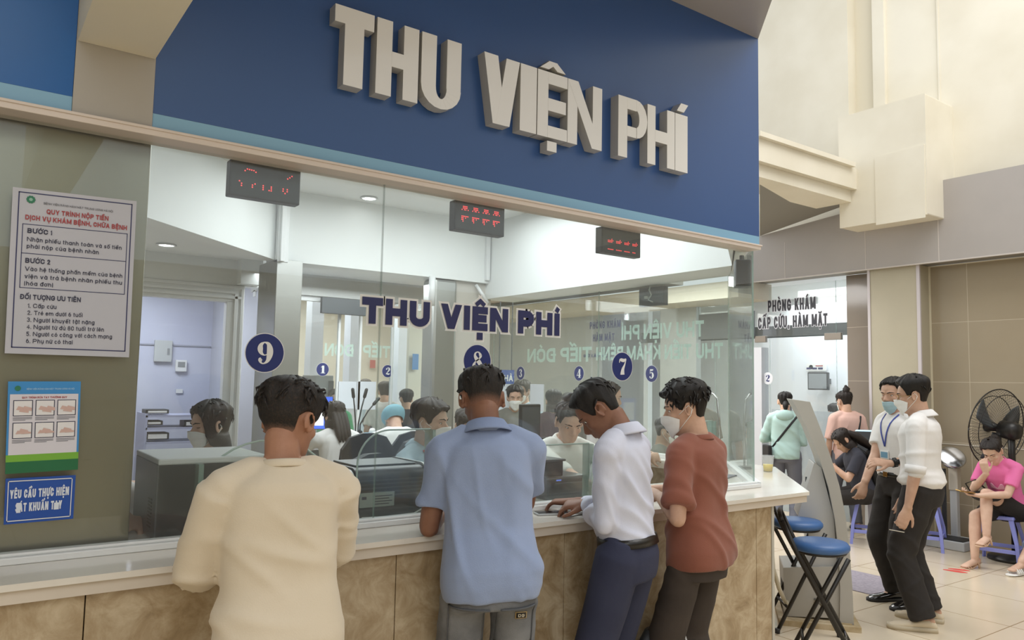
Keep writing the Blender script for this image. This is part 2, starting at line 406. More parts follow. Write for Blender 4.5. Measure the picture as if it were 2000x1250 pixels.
# fat-face numerals: points with their own width, in a unit-high box
NUM = {
 '1': [[(.38,0,.30),(.38,1,.30)], [(.08,.03,.07),(.68,.03,.07)], [(.08,.78,.06),(.25,.86,.10),(.36,.96,.12)]],
 '2': [[(.13,.70,.20),(.16,.80,.18),(.24,.92,.08),(.38,.97,.08),(.52,.90,.20),(.56,.74,.27),(.48,.56,.20),(.30,.36,.11),(.12,.16,.07),(.08,.06,.06)], [(.08,.12,.05),(.30,.12,.19),(.52,.09,.18),(.66,.22,.05)]],
 '3': [[(.12,.78,.17),(.20,.92,.08),(.36,.97,.07),(.50,.88,.20),(.52,.74,.23),(.44,.58,.10),(.28,.53,.05)], [(.28,.53,.05),(.46,.48,.12),(.55,.28,.26),(.48,.09,.16),(.32,.03,.07),(.16,.09,.10),(.11,.22,.19)]],
 '4': [[(.46,0,.26),(.46,1,.26)], [(.42,.98,.05),(.04,.30,.06),(.05,.28,.09),(.70,.28,.09)], [(.26,.03,.06),(.66,.03,.06)]],
 '5': [[(.16,.94,.07),(.12,.52,.05)], [(.14,.90,.17),(.40,.88,.19),(.58,.94,.08)], [(.12,.52,.05),(.28,.62,.07),(.46,.55,.18),(.54,.32,.28),(.44,.09,.16),(.28,.03,.07),(.15,.10,.11),(.12,.22,.18)]],
 '7': [[(.06,.72,.05),(.10,.88,.10),(.20,.90,.19),(.42,.87,.20),(.62,.97,.07)], [(.62,.95,.05),(.50,.62,.11),(.36,.34,.22),(.32,.10,.32),(.32,0,.34)]],
 '8': [[(.50,.80,.20),(.42,.94,.09),(.30,.97,.06),(.18,.90,.10),(.16,.76,.16),(.26,.60,.22),(.44,.42,.25),(.53,.24,.22),(.46,.06,.10),(.31,.02,.05),(.14,.10,.12),(.10,.26,.19),(.20,.46,.08),(.40,.60,.07),(.50,.72,.14),(.50,.80,.20)]],
 '9': [[(.42,.96,.05),(.30,.97,.05),(.15,.86,.16),(.11,.68,.24),(.16,.50,.16),(.30,.40,.05),(.44,.44,.05)], [(.30,.97,.05),(.46,.90,.16),(.54,.68,.27),(.54,.42,.27),(.46,.16,.16),(.30,.03,.06),(.17,.06,.08),(.13,.18,.18),(.18,.24,.14)]],
}
def numeral(mb, ch, o, u, v, h, mi=0, lift=0.0):
    o, u, v = [np.array(q, float) for q in (o, u, v)]; n = np.cross(u, v)
    for sk, st in enumerate(NUM[ch]):
        lift += 2e-4
        P = np.array(st); m = 5; fine = []
        for i in range(len(P)-1):        # Catmull-Rom between the points
            p0, p1, p2, p3 = P[max(i-1, 0)], P[i], P[i+1], P[min(i+2, len(P)-1)]
            for k in range(m):
                t = k/m; fine.append(.5*((2*p1)+(p2-p0)*t+(2*p0-5*p1+4*p2-p3)*t*t+(3*p1-p0-3*p2+p3)*t**3))
        fine.append(P[-1]); F = np.array(fine) if len(P) > 2 else P
        L = []
        for i in range(len(F)):
            d = F[min(i+1, len(F)-1)]-F[max(i-1, 0)]; d = d[:2]/max(1e-6, np.linalg.norm(d[:2])); nn = np.array([-d[1], d[0]])
            L.append((F[i][:2]+nn*F[i][2]/2, F[i][:2]-nn*F[i][2]/2))
        for i in range(len(L)-1):
            q = [L[i][0], L[i][1], L[i+1][1], L[i+1][0]]
            mb.add([o+u*(p[0]-.33)*h+v*(p[1]-.5)*h+n*lift for p in q], [(0, 1, 2, 3)], mi)
# ================================================================== setting
YP, YT, YG = 2.756, 2.735, 2.816     # sign panels, trim strip, glass
XR = 8.63                            # tiled wall on the far side of the hall
def tile_mat(name, c1, c2, size, off, rough, mortar, msize=.004, plane='xy', bump=0):
    m = bpy.data.materials.new(name); t = NT(m)
    tc = t.node('ShaderNodeTexCoord'); mp = t.node('ShaderNodeMapping')
    if plane == 'yz': mp.inputs['Rotation'].default_value = (math.pi/2, 0, math.pi/2)
    t.link(tc.outputs['Object'], mp.inputs['Vector'])
    sx = t.node('ShaderNodeSeparateXYZ'); t.link(tc.outputs['Object'], sx.inputs[0])
    cb = t.node('ShaderNodeCombineXYZ')
    a, b = {'xy': ('X', 'Y'), 'yz': ('Y', 'Z'), 'xz': ('X', 'Z')}[plane]
    for k, (ch, o) in enumerate(((a, off[0]), (b, off[1]))):
        ad = t.node('ShaderNodeMath', operation='ADD'); ad.inputs[1].default_value = -o+100*size[k]
        t.link(sx.outputs[ch], ad.inputs[0]); t.link(ad.outputs[0], cb.inputs[k])
    br = t.node('ShaderNodeTexBrick', offset=0.0, squash=1.0)
    br.inputs['Scale'].default_value = 1.0; br.inputs['Brick Width'].default_value = size[0]; br.inputs['Row Height'].default_value = size[1]
    br.inputs['Mortar Size'].default_value = msize; br.inputs['Mortar Smooth'].default_value = .1; br.inputs['Bias'].default_value = 0
    br.inputs['Color1'].default_value = lin(c1); br.inputs['Color2'].default_value = lin(c2); br.inputs['Mortar'].default_value = lin(mortar)
    t.link(cb.outputs[0], br.inputs['Vector'])
    n = t.node('ShaderNodeTexNoise', Scale=1.7, Detail=6.0); t.link(tc.outputs['Object'], n.inputs['Vector'])
    mx = t.node('ShaderNodeMix', data_type='RGBA', blend_type='MULTIPLY'); mx.inputs[0].default_value = .35
    r = t.node('ShaderNodeValToRGB'); r.color_ramp.elements[0].position = .3; r.color_ramp.elements[0].color = (.78, .75, .7, 1); r.color_ramp.elements[1].position = .7
    t.link(n.outputs[0], r.inputs[0]); t.link(br.outputs[0], mx.inputs[6]); t.link(r.outputs[0], mx.inputs[7])
    t.link(mx.outputs[2], t.b.inputs['Base Color']); t.b.inputs['Roughness'].default_value = rough
    MATS[name] = m; return m

M_floor = tile_mat('cream_floor_tile', 'DDD0BA', 'D9CBB4', (.76, .761), (5.867, 2.316), .22, 'A08C6C')
M_tan = tile_mat('tan_wall_tile', 'A79A84', 'A3967F', (.9, .64), (3.716, 2.31), .16, 'C8BCA6', .003, 'yz')
M_pier = tile_mat('grey_brown_pier_tile', '8D8378', '8B8176', (.9, .64), (4.2, 1.03), .12, 'B5AA9C', .003, 'yz')
M_white = mat('white_wall_paint', 'E9ECEB', .75, var=.03, vscale=2)
M_whitec = mat('white_ceiling_paint', 'E6E8E7', .8)
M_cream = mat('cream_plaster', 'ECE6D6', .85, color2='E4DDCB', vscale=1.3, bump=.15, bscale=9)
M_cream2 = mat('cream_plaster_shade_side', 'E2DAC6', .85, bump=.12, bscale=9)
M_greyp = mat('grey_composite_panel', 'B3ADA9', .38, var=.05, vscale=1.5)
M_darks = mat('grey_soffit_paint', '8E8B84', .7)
M_beigetrim = mat('beige_aluminium_trim', 'DBCFC6', .45)
M_blue = mat('blue_sign_panel', '365890', .30, var=.06, vscale=1.2)
M_blue2 = mat('bright_blue_sign_panel', '0E60AC', .32, var=.08, vscale=1.2)
M_lblue = mat('light_blue_stripe', '86B4D2', .35)
M_pil = mat('grey_beige_pilaster', 'B2ADA6', .6, var=.04, vscale=2)
M_alu = mat('white_aluminium', 'E2E4E4', .35)
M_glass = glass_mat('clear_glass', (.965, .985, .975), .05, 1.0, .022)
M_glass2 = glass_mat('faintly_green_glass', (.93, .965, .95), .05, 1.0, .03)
M_edge = mat('green_glass_edge', '9DBBB2', .12, spec=.8, alpha=.5)
M_colg = mat('green_beige_column_paint', 'B5AD97', .5, var=.05, vscale=2)
M_bluegrey = mat('blue_grey_partition_film', 'AEB4BE', .5, alpha=.93)

def steel(name, base, axis, rough=.3, scale=2.0):
    m = bpy.data.materials.new(name); t = NT(m); b = t.b
    b.inputs['Base Color'].default_value = lin(base); b.inputs['Metallic'].default_value = 1.0
    tc = t.node('ShaderNodeTexCoord'); mp = t.node('ShaderNodeMapping'); mp.inputs['Scale'].default_value = axis
    t.link(tc.outputs['Object'], mp.inputs['Vector'])
    n = t.node('ShaderNodeTexNoise', Scale=scale, Detail=5.0); t.link(mp.outputs[0], n.inputs['Vector'])
    mr = t.node('ShaderNodeMapRange'); mr.inputs['To Min'].default_value = rough-.07; mr.inputs['To Max'].default_value = rough+.12
    t.link(n.outputs[0], mr.inputs[0]); t.link(mr.outputs[0], b.inputs['Roughness'])
    n2 = t.node('ShaderNodeTexNoise', Scale=1.6, Detail=1.0); t.link(tc.outputs['Object'], n2.inputs['Vector'])
    bp = t.node('ShaderNodeBump', Strength=.10, Distance=.08); t.link(n2.outputs[0], bp.inputs['Height']); t.link(bp.outputs[0], b.inputs['Normal'])
    MATS[name] = m; return m
M_steel = steel('brushed_steel_olive', '918F80', (2, 2, 90), .30)
M_steel2 = steel('brushed_steel_column', 'B4B5B2', (2, 2, 90), .33)

m = MB(); m.add([(-4, -4, 0), (14, -4, 0), (14, 16, 0), (-4, 16, 0), (-4, -4, -.1), (14, -4, -.1), (14, 16, -.1), (-4, 16, -.1)],
                [(0,1,2,3),(7,6,5,4),(0,4,5,1),(1,5,6,2),(2,6,7,3),(3,7,4,0)])
struct('floor', m, M_floor)

# ---- sign band above the counter windows
pA, pB = at(300, 221, y=YP), at(1482, 462, y=YP)
ZB = 2.405; ZS = (pA[2]+pB[2])/2; ZTOP = 3.66; XE = at(1482, 300, y=YP)[0]
XP0, XP1 = at(146, 120, y=YP)[0], at(301, 180, y=YP)[0]
m = MB().box((XP1, YP, ZS), (XE, YP+.05, ZTOP)); struct('wall_front_sign_panel', m, M_blue)
m = MB().box((XP1, YP, ZB), (XE, YP+.05, ZS-.0005)); struct('trim_1', m, M_lblue)
m = MB().box((-1.6, YP, ZS), (XP0, YP+.05, ZTOP)); struct('wall_front_left_panel', m, M_blue2)
m = MB().box((-1.6, YP, ZB), (XP0, YP+.05, ZS-.0005)); struct('trim_2', m, M_lblue)
m = MB().box((XP0+.001, YP-.004, ZB), (XP1-.001, YP+.05, ZTOP)); struct('wall_front_pilaster', m, M_pil)
m = MB()
m.box((-1.6, YT, 2.376), (XE-.012, YT+.12, ZB-.001)); m.box((-1.6, YT-.006, ZB-.010), (XE-.006, YT+.04, ZB-.0005))
struct('trim_3', m, M_beigetrim, bevel=.002)
# backing of the band so that the booth is closed above its windows
m = MB().prism([(-1.6, YP+.06), (XE-.02, YP+.06), (4.72, 3.62), (4.72, 6.5), (4.66, 6.5), (4.66, 3.66), (XE-.05, YP+.12), (-1.6, YP+.12)], (0, 0, 2.43), (1, 0, 0), (0, 1, 0), (0, 0, 1), 1.3)
struct('wall_front_band', m, M_white)
# concrete beam coming out over the pilaster, slab over the sign band
bx0, bx1 = at(152, 75, y=YP-.004)[0], at(303, 116, y=YP-.004)[0]; bz = at(303, 116, y=YP-.004)[2]
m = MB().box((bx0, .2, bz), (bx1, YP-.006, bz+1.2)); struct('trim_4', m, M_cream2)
m = MB().prism([(-2, YP), (XE, YP), (XE-1.9, YP-1.9), (-2, YP-1.9)], (0, 0, ZTOP), (1, 0, 0), (0, 1, 0), (0, 0, 1), .3)
struct('ceiling_front_slab', m, M_greyp)

# ---- windows over the counter
GC = (3.785, YG); GD = (4.60, 3.631); GE = (4.60, 6.7)
def pane(name, a, b, z0, z1, th=.010, mats=None):
    a, b = np.array(a, float), np.array(b, float); d = (b-a)/np.linalg.norm(b-a); n = np.array([-d[1], d[0]])
    q = [a-n*th/2, b-n*th/2, b+n*th/2, a+n*th/2]
    mb = MB(); vs = [(p[0], p[1], z0) for p in q]+[(p[0], p[1], z1) for p in q]
    mb.add(vs, [(0,1,5,4),(2,3,7,6)], 0); mb.add(vs, [(1,2,6,5),(3,0,4,7),(4,5,6,7),(3,2,1,0)], 1)
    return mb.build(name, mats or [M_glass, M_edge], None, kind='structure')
XSEAM = 1.372
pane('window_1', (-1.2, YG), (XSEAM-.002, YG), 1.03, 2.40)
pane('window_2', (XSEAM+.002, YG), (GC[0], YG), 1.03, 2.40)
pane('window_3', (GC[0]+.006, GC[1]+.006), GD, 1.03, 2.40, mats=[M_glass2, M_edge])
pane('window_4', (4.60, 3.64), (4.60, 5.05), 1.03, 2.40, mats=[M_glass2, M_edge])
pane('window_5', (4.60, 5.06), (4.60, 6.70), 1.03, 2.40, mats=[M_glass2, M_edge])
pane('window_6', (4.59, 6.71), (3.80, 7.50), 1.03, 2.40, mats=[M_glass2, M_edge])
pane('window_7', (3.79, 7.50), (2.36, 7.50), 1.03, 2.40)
m = MB()
for x in (at(660, 700, y=7.5)[0], at(702, 700, y=7.5)[0], at(765, 700, y=7.5)[0]): m.box((x-.012, 7.482, 1.0), (x+.012, 7.518, 2.4))
m.box((2.3, 7.47, 2.36), (4.3, 7.53, 2.42)); struct('window_8', m, M_alu)
# white sill profile the panes stand in
m = MB(); m.box((-1.6, YG-.036, 1.0005), (GC[0]+.02, YG+.03, 1.022)); m.box((-1.6, YG-.020, 1.022), (GC[0]+.008, YG+.02, 1.032))
m.prism([(GC[0]+.02, YG-.036), (4.636, 3.616), (4.636, 6.7), (4.57, 6.7), (4.57, 3.645), (GC[0]-.01, YG+.03)], (0, 0, 1.0005), (1, 0, 0), (0, 1, 0), (0, 0, 1), .03)
struct('trim_5', m, M_alu, bevel=.003)

# ---- inside the booth: white bulkheads round a ceiling
m = MB()
for q in ([(4.25, 3.33), (4.64, 3.65), (4.64, 6.42), (4.25, 6.42)], [(3.64, YP+.13), (XE-.07, YP+.13), (4.64, 3.65), (4.25, 3.33)]):
    m.prism(q, (0, 0, 2.402), (1, 0, 0), (0, 1, 0), (0, 0, 1), .77)
struct('wall_booth_right_bulkhead', m, M_white)
m = MB().prism([(2.10, 6.30), (4.40, 6.30), (4.40, 6.55), (2.10, 6.55)], (0, 0, 2.555), (1, 0, 0), (0, 1, 0), (0, 0, 1), .62)
struct('wall_booth_back_bulkhead', m, M_white)
m = MB().prism([(.60, 4.86), (2.10, 6.30), (2.02, 6.42), (.52, 4.98)], (0, 0, 2.555), (1, 0, 0), (0, 1, 0), (0, 0, 1), .62)
struct('wall_booth_left_bulkhead', m, M_white)
m = MB().box((2.3, 7.42, 2.41), (4.4, 7.6, 3.1)); struct('wall_booth_rear_bulkhead', m, mat('light_grey_paint', 'C9CBC9', .7))
m = MB().prism([(-1.6, YP+.12), (XE-.05, YP+.12), (4.66, 3.66), (4.66, 6.5), (-1.6, 6.5)], (0, 0, 3.165), (1, 0, 0), (0, 1, 0), (0, 0, 1), .08)
struct('ceiling_booth', m, M_whitec)
m = MB(); m.prism([(-1.6, 2.95), (.52, 4.99), (2.04, 6.44), (2.2, 6.56), (2.2, 10.0), (-1.6, 10.0)], (0, 0, 2.62), (1, 0, 0), (0, 1, 0), (0, 0, 1), .06); m.box((2.2, 6.56, 2.62), (4.6, 7.42, 2.68)); struct('ceiling_back_rooms', m, M_whitec)
m = MB().box((-1.66, YP+.12, 0), (-1.6, 10.0, 3.2)); struct('wall_booth_left', m, M_white)
# conduits in the corners of the bulkheads
m = MB(); c0 = at(955, 520, y=6.27); m.box((c0[0]-.03, 6.26, 2.58), (c0[0]+.01, 6.298, 3.16)); struct('trim_6', m, M_alu, bevel=.004)
m = MB(); c1 = at(561, 480, y=6.22); m.box((2.08, 6.20, 2.53), (2.17, 6.296, 3.16)); m.box((2.09, 6.16, 2.53), (2.125, 6.20, 3.16)); struct('trim_7', m, M_alu, bevel=.004)
m = MB(); m.tube([at(930, 557, y=6.33), at(940, 572, y=6.28), at(953, 592, y=6.26)], .018, 10); struct('trim_18', m, M_alu, smooth=True)
c2 = at(845, 556, y=6.25); m = MB(); m.tube([(c2[0], 6.26, 2.56), (c2[0], 6.26, at(845, 597, y=6.26)[2])], .032, 14); struct('trim_19', m, M_alu, smooth=True)
# steel columns
m = MB().box((2.08, 6.21, 0), (2.30, 6.67, 2.553)); struct('wall_steel_column', m, M_steel2, bevel=.004)
m = MB(); xa, xb = at(846, 640, y=6.31)[0], at(892, 640, y=6.31)[0]
m.box((xa, 6.31, 0), (xb, 6.54, 2.553)); struct('wall_steel_column_middle', m, M_steel2, bevel=.03)
m = MB(); xc = at(953, 640, y=6.4)[0]; m.box((xb+.004, 6.36, 0), (xc, 6.54, 2.553)); struct('wall_booth_back_pier', m, mat('pale_grey_pier', 'C4C0B8', .5))
# left: steel clad pier behind the glass
m = MB().box((-1.5, YG+.05, 1.0015), (at(274, 660, y=YG+.05)[0], YG+.30, 2.40)); struct('wall_steel_pier', m, M_steel, bevel=.004)
# left: door to the corridor
dx0, dx1 = .9, at(470, 700, y=7.0)[0]
m = MB(); zt = at(440, 590, y=7.0)[2]
m.box((dx0, 6.97, zt), (dx1, 7.06, 2.39)); m.box((at(436, 700, y=7.0)[0], 6.97, 0), (dx1, 7.06, zt+.01))
for k in range(3): m.box((dx0, 6.955+.004*k, zt+.03+.045*k), (dx1-.03-.03*k, 6.975, zt+.055+.045*k))
m.box((dx1-.09, 6.955, 0), (dx1-.06, 6.98, zt+.08)); m.box((dx1-.035, 6.955, 0), (dx1-.01, 6.98, zt+.12))
struct('door_1', m, M_alu, bevel=.003)
hx = at(425, 838, y=6.95)
hd = MB(); hd.box((hx[0]-.016, 6.945, hx[2]-.12), (hx[0]+.016, 6.965, hx[2]+.11)); hd.box((at(402, 838, y=6.93)[0]-.06, 6.905, hx[2]-.008), (hx[0], 6.925, hx[2]+.012)); hd.box((hx[0]-.01, 6.905, hx[2]-.01), (hx[0]+.01, 6.95, hx[2]+.014))
h = hd.build('door_handle', M_alu, bpy.data.objects['door_1'], bevel=.003)
m = MB(); m.quad((dx0, 7.01, 0), (dx1-.1, 7.01, 0), (dx1-.1, 7.01, zt), (dx0, 7.01, zt)); struct('door_2', m, glass_mat('door_glass', (.93, .94, .97), .03))
m = MB(); m.box((-1.5, 6.98, 2.392), (2.2, 7.12, 2.62)); m.box((1.98, 6.85, 2.40), (2.17, 6.98, 2.62)); struct('wall_booth_door_lintel', m, M_white)
M_marble = mat('lavender_marble', 'C9CDDD', .25, color2='BDC1D6', vscale=1.1, detail=9)
m = MB().box((-1.5, 9.0, 0), (2.35, 9.1, 2.62)); struct('wall_corridor', m, M_marble)
m = MB().box((2.31, 7.08, 0), (2.37, 9.0, 2.62)); struct('wall_corridor_right', m, mat('corridor_side_paint', 'B9BCC8', .4))
m = MB().box((-1.5, 8.985, 1.90), (2.3, 9.0, 1.915)); struct('trim_8', m, mat('marble_joint', '9A9EAD', .5))

# ---- hall behind the booth
m = MB().box((-1.5, 13.0, 0), (9.5, 13.1, 3.2)); struct('wall_rear_hall', m, mat('pale_beige_wall', 'CBC7BC', .6, var=.05))
m = MB().box((2.37, 7.62, 3.05), (8.6, 13.0, 3.12)); struct('ceiling_rear_hall', m, mat('grey_white_ceiling', 'CFCCC6', .8))
m = MB()
for px, w in ((618, .16), (694, .16), (792, .22)):
    p = at(px, 700, y=9.3); m.box((p[0]-w/2, 9.3, 0), (p[0]+w/2, 9.5, 3.05))
struct('wall_rear_hall_posts', m, mat('cold_white_post', 'DCE2F0', .5))
m = MB(); a_, b_ = at(800, 640, y=8.6)[0], at(845, 640, y=8.6)[0]; m.box((a_, 8.6, 1.12), (b_, 8.66, 3.05)); m.box((at(806, 640, y=8.5)[0], 8.5, 1.08), (b_, 8.66, 1.12)); struct('wall_rear_hall_panel', m, mat('warm_white_panel', 'D8D6CC', .5))

# ---- tiled wall on the right of the hall, clinic front
ZW = 2.94
m = MB().box((XR, -4, 0), (XR+.2, 4.108, ZW)); struct('wall_right', m, M_tan)
m = MB().box((XR-.22, 4.108, 0), (XR+.2, 4.68, ZW)); struct('wall_right_column', m, M_colg)
m = MB(); m.box((XR-.228, 4.100, 0), (XR-.205, 4.135, ZW)); m.box((XR-.228, 4.66, 0), (XR-.205, 4.69, ZW)); struct('trim_9', m, mat('lilac_white_corner_strip', 'C9C2C4', .45))
m = MB().box((XR+.02, 4.69, 0), (XR+.16, 5.09, ZW)); struct('wall_right_pier', m, M_pier)
m = MB(); m.box((XR-.01, 4.09, 0), (XR+.01, 4.112, ZW)); m.box((XR-.006, -4, ZW-.012), (XR+.01, 4.1, ZW)); struct('trim_10', m, mat('cream_grout_line', 'D6CDB4', .6))
m = MB(); m.box((XR-.004, -4, 1.005), (XR+.01, 4.1, 1.018)); struct('trim_11', m, mat('white_tile_strip', 'CFC6B6', .4))
m = MB(); m.box((XR-.03, -4, 0), (XR, 4.1, .05)); struct('baseboard_right', m, mat('tan_baseboard', 'B3A58E', .4))
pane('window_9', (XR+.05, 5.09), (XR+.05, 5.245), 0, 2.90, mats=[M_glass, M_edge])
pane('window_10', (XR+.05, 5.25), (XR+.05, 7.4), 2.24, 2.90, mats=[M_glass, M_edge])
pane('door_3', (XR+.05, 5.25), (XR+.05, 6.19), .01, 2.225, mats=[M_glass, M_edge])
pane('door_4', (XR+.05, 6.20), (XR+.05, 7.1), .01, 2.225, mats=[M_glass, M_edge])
m = MB(); m.box((XR+.5, 5.0, 2.26), (XR+.56, 9.0, 2.42)); struct('trim_12', m, mat('dark_grey_rail', '5B6062', .4))
m = MB(); m.box((XR+.03, 5.175, 2.17), (XR+.075, 5.40, 2.255)); m.box((XR+.03, 6.25, 2.17), (XR+.075, 6.42, 2.255)); struct('trim_13', m, mat('brown_grey_patch_fitting', '7F776D', .35, .6), bevel=.004)
m = MB(); m.quad((XR+.06, 5.10, 0), (XR+.06, 6.18, 0), (XR+.06, 6.18, 1.29), (XR+.06, 5.10, 1.29)); struct('window_11', m, M_bluegrey)
m = MB(); m.box((XR-.03, 6.27, 0), (XR+.12, 6.40, 2.10)); struct('wall_clinic_post', m, mat('pale_grey_post', 'B9BBC0', .5))
m = MB(); m.box((XR-.08, 5.80, .55), (XR-.05, 5.86, 1.42)); 
struct('door_5', m, mat('steel_pull_bar', '9A9C9E', .3, 1.0), bevel=.01)
m = MB().box((10.9, 4.0, 0), (11.0, 12.9, 3.2)); struct('wall_clinic_back', m, mat('clinic_white', 'E3E7EC', .6))
m = MB(); m.box((XR+.2, 4.5, 0), (10.9, 4.6, 3.1)); m.box((9.3, 9.0, 0), (9.4, 9.1, 3.1)); struct('wall_clinic_side', m, mat('clinic_white2', 'DDE1E6', .6))
m = MB().box((XR+.25, 4.5, 3.0), (10.95, 13.0, 3.08)); struct('ceiling_clinic', m, M_whitec)
# right wall going on behind the booth (seen through its glass)
m = MB(); m.box((XR, 7.4, 0), (XR+.1, 8.1, 3.0)); m.box((XR, 9.5, 0), (XR+.1, 13, 3.05)); struct('wall_right_far', m, mat('grey_far_wall', 'AAADAC', .5, var=.05))
m = MB(); m.box((XR, 6.42, 2.24), (XR+.04, 7.35, 2.60)); struct('wall_right_far_header', m, mat('dark_header', '565A5B', .5))
m = MB(); m.box((XR-.6, 6.2, 2.72), (XR+.1, 13, 2.94)); struct('ceiling_right_far_soffit', m, mat('far_soffit', 'C6BFAF', .7))

# ---- grey fascia, sloping soffit, concrete box and the cream atrium walls
XF = 8.35
m = MB(); m.prism([(-4, 2.94), (6.4, 2.94), (6.4, 3.33), (at(1484, 461, x=XF)[1], at(1484, 461, x=XF)[2]), (at(1640, 418, x=XF)[1], at(1640, 418, x=XF)[2]), (4.6, 3.805), (-4, 3.805)], (XF, 0, 0), (0, 1, 0), (0, 0, 1), (1, 0, 0), .06)
struct('wall_right_fascia', m, M_greyp)
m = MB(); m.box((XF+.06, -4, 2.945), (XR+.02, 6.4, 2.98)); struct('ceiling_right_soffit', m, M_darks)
m = MB()
for px, py in ((1533, 500), (1832, 430), (1690, 470)):
    p = at(px, py, x=XF); m.box((XF-.003, p[1]-.004, 2.945), (XF, p[1]+.004, 3.40 if px < 1600 else 3.80))
m.box((XF-.006, -4, 2.932), (XF+.03, 6.4, 2.945)); struct('trim_14', m, mat('pale_joint', 'CFC8C2', .5))
BX = 8.0; bA, bB = at(1637, 230, x=BX), at(1806, 182, x=BX)
bz0, bz1 = 3.385, 4.67; by0, by1 = bB[1]-.0, bA[1]
m = MB(); m.prism([(by0, bz1), (by1, bz1), (by1+.0, bz0), (by0, bz0)], (BX, 0, 0), (0, 1, 0), (0, 0, 1), (1, 0, 0), .66)
struct('wall_right_concrete_box', m, M_cream, bevel=.012)
pq = [at(*q, x=BX) for q in ((1709, 308), (1806, 282), (1808, 425), (1712, 440))]
m = MB(); m.prism([(p[1], p[2]) for p in pq], (BX-.012, 0, 0), (0, 1, 0), (0, 0, 1), (1, 0, 0), .014); struct('trim_15', m, M_cream, bevel=.006)
# beam running back from the box
cy = at(1673, 350, x=BX)[1]
tl, tr = at(1487, 278, y=cy), at(1673, 331, y=cy); bl, br_ = at(1487, 303, y=cy), at(1673, 370, y=cy)
x_l = 6.2; zt_, zb_ = tr[2], br_[2]
m = MB(); m.box((x_l, cy, zb_), (BX+.02, cy+.5, zt_)); m.box((x_l, cy+.07, zb_-.13), (BX, cy+.5, zb_)); m.box((x_l, cy-.05, zt_), (BX-.1, cy+.5, zt_+.05)); struct('trim_16', m, M_cream)
q = [at(1484, 345, y=cy+.1), at(1645, 380, y=cy+.1), at(1640, 405, x=XF), at(1484, 461, x=XF)]
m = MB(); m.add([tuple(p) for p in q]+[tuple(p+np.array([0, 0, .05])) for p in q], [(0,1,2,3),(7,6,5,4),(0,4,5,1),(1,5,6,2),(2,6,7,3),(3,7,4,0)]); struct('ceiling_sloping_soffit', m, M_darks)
yv = [at(px, 120, x=8.66)[1] for px in (1838, 1735, 1712, 1670, 1637)]
m = MB(); m.box((8.60, -4, 3.78), (8.9, yv[0], 9)); struct('wall_right_upper', m, M_cream)
m = MB(); m.box((8.615, yv[0], 3.78), (8.9, yv[1], 9)); m.box((8.57, yv[1], 3.78), (8.9, yv[2], 9)); struct('wall_right_upper_pilaster', m, M_cream)
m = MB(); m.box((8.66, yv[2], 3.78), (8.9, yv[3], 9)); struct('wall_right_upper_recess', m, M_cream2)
m = MB(); m.box((8.50, yv[3], 3.4), (8.9, 9, 9)); struct('wall_right_upper_far', m, M_cream)
m = MB(); m.box((8.592, yv[0]-.012, 3.8), (8.62, yv[0]+.006, 9)); struct('trim_17', m, M_cream)
m = MB().box((8.20, -4, .0005), (XR-.03, 3.74, .004)); struct('floor_border', m, mat('brown_floor_border', '9A8468', .3, var=.15, vscale=5))
# hall around the camera, seen only in reflections
m = MB().box((-2.7, -4, 0), (-2.6, 2.7, 4.5)); struct('wall_hall_left', m, M_cream)
m = MB().box((-2.7, -4.1, 0), (8.6, -4, 2.9)); struct('wall_hall_near', m, M_tan)
# ================================================================== people
def nrm(v):
    v = np.array(v, float); return v/max(1e-9, np.linalg.norm(v))
def rotx(a): c, s = math.cos(a), math.sin(a); return np.array([[1,0,0],[0,c,-s],[0,s,c]])
def roty(a): c, s = math.cos(a), math.sin(a); return np.array([[c,0,s],[0,1,0],[-s,0,c]])
def rotzm(a): c, s = math.cos(a), math.sin(a); return np.array([[c,-s,0],[s,c,0],[0,0,1]])
def ik(a, b, l1, l2, pole):
    """middle joint of a two-bone chain from a towards b, bending to pole; returns (mid, end)"""
    a, b = np.array(a, float), np.array(b, float); d = b-a; L = np.linalg.norm(d); d /= L
    L2 = min(L, (l1+l2)*.995); end = a+d*L2
    x = (l1*l1-l2*l2+L2*L2)/(2*L2); h = math.sqrt(max(1e-8, l1*l1-x*x))
    p = np.array(pole, float); p = p-d*(p@d); p = nrm(p)
    return a+d*x+p*h, end

def remesh(mb, voxel, smooth=4, sfac=.5, keep=None):
    """fuse overlapping closed pieces into one skin; returns vertex array and faces"""
    me = bpy.data.meshes.new('tmp'); me.from_pydata(mb.v, [], mb.f); me.update()
    o = bpy.data.objects.new('tmp', me); COL.objects.link(o)
    r = o.modifiers.new('r', 'REMESH'); r.mode = 'VOXEL'; r.voxel_size = voxel; r.adaptivity = 0
    if smooth:
        s = o.modifiers.new('s', 'SMOOTH'); s.factor = sfac; s.iterations = smooth
    dg = bpy.context.evaluated_depsgraph_get(); e = o.evaluated_get(dg)
    m2 = bpy.data.meshes.new_from_object(e)
    V = np.zeros(len(m2.vertices)*3); m2.vertices.foreach_get('co', V); V = V.reshape(-1, 3)
    F = [tuple(p.vertices) for p in m2.polygons]
    bpy.data.objects.remove(o); bpy.data.meshes.remove(me); bpy.data.meshes.remove(m2)
    return V, F
def vnormals(V, F):
    A = np.array([f[:4] if len(f) >= 4 else (*f, f[-1]) for f in F]); n = np.cross(V[A[:, 2]]-V[A[:, 0]], V[A[:, 3]]-V[A[:, 1]])
    N = np.zeros_like(V)
    for k in range(4): np.add.at(N, A[:, k], n)
    return N/np.maximum(1e-9, np.linalg.norm(N, axis=1))[:, None]
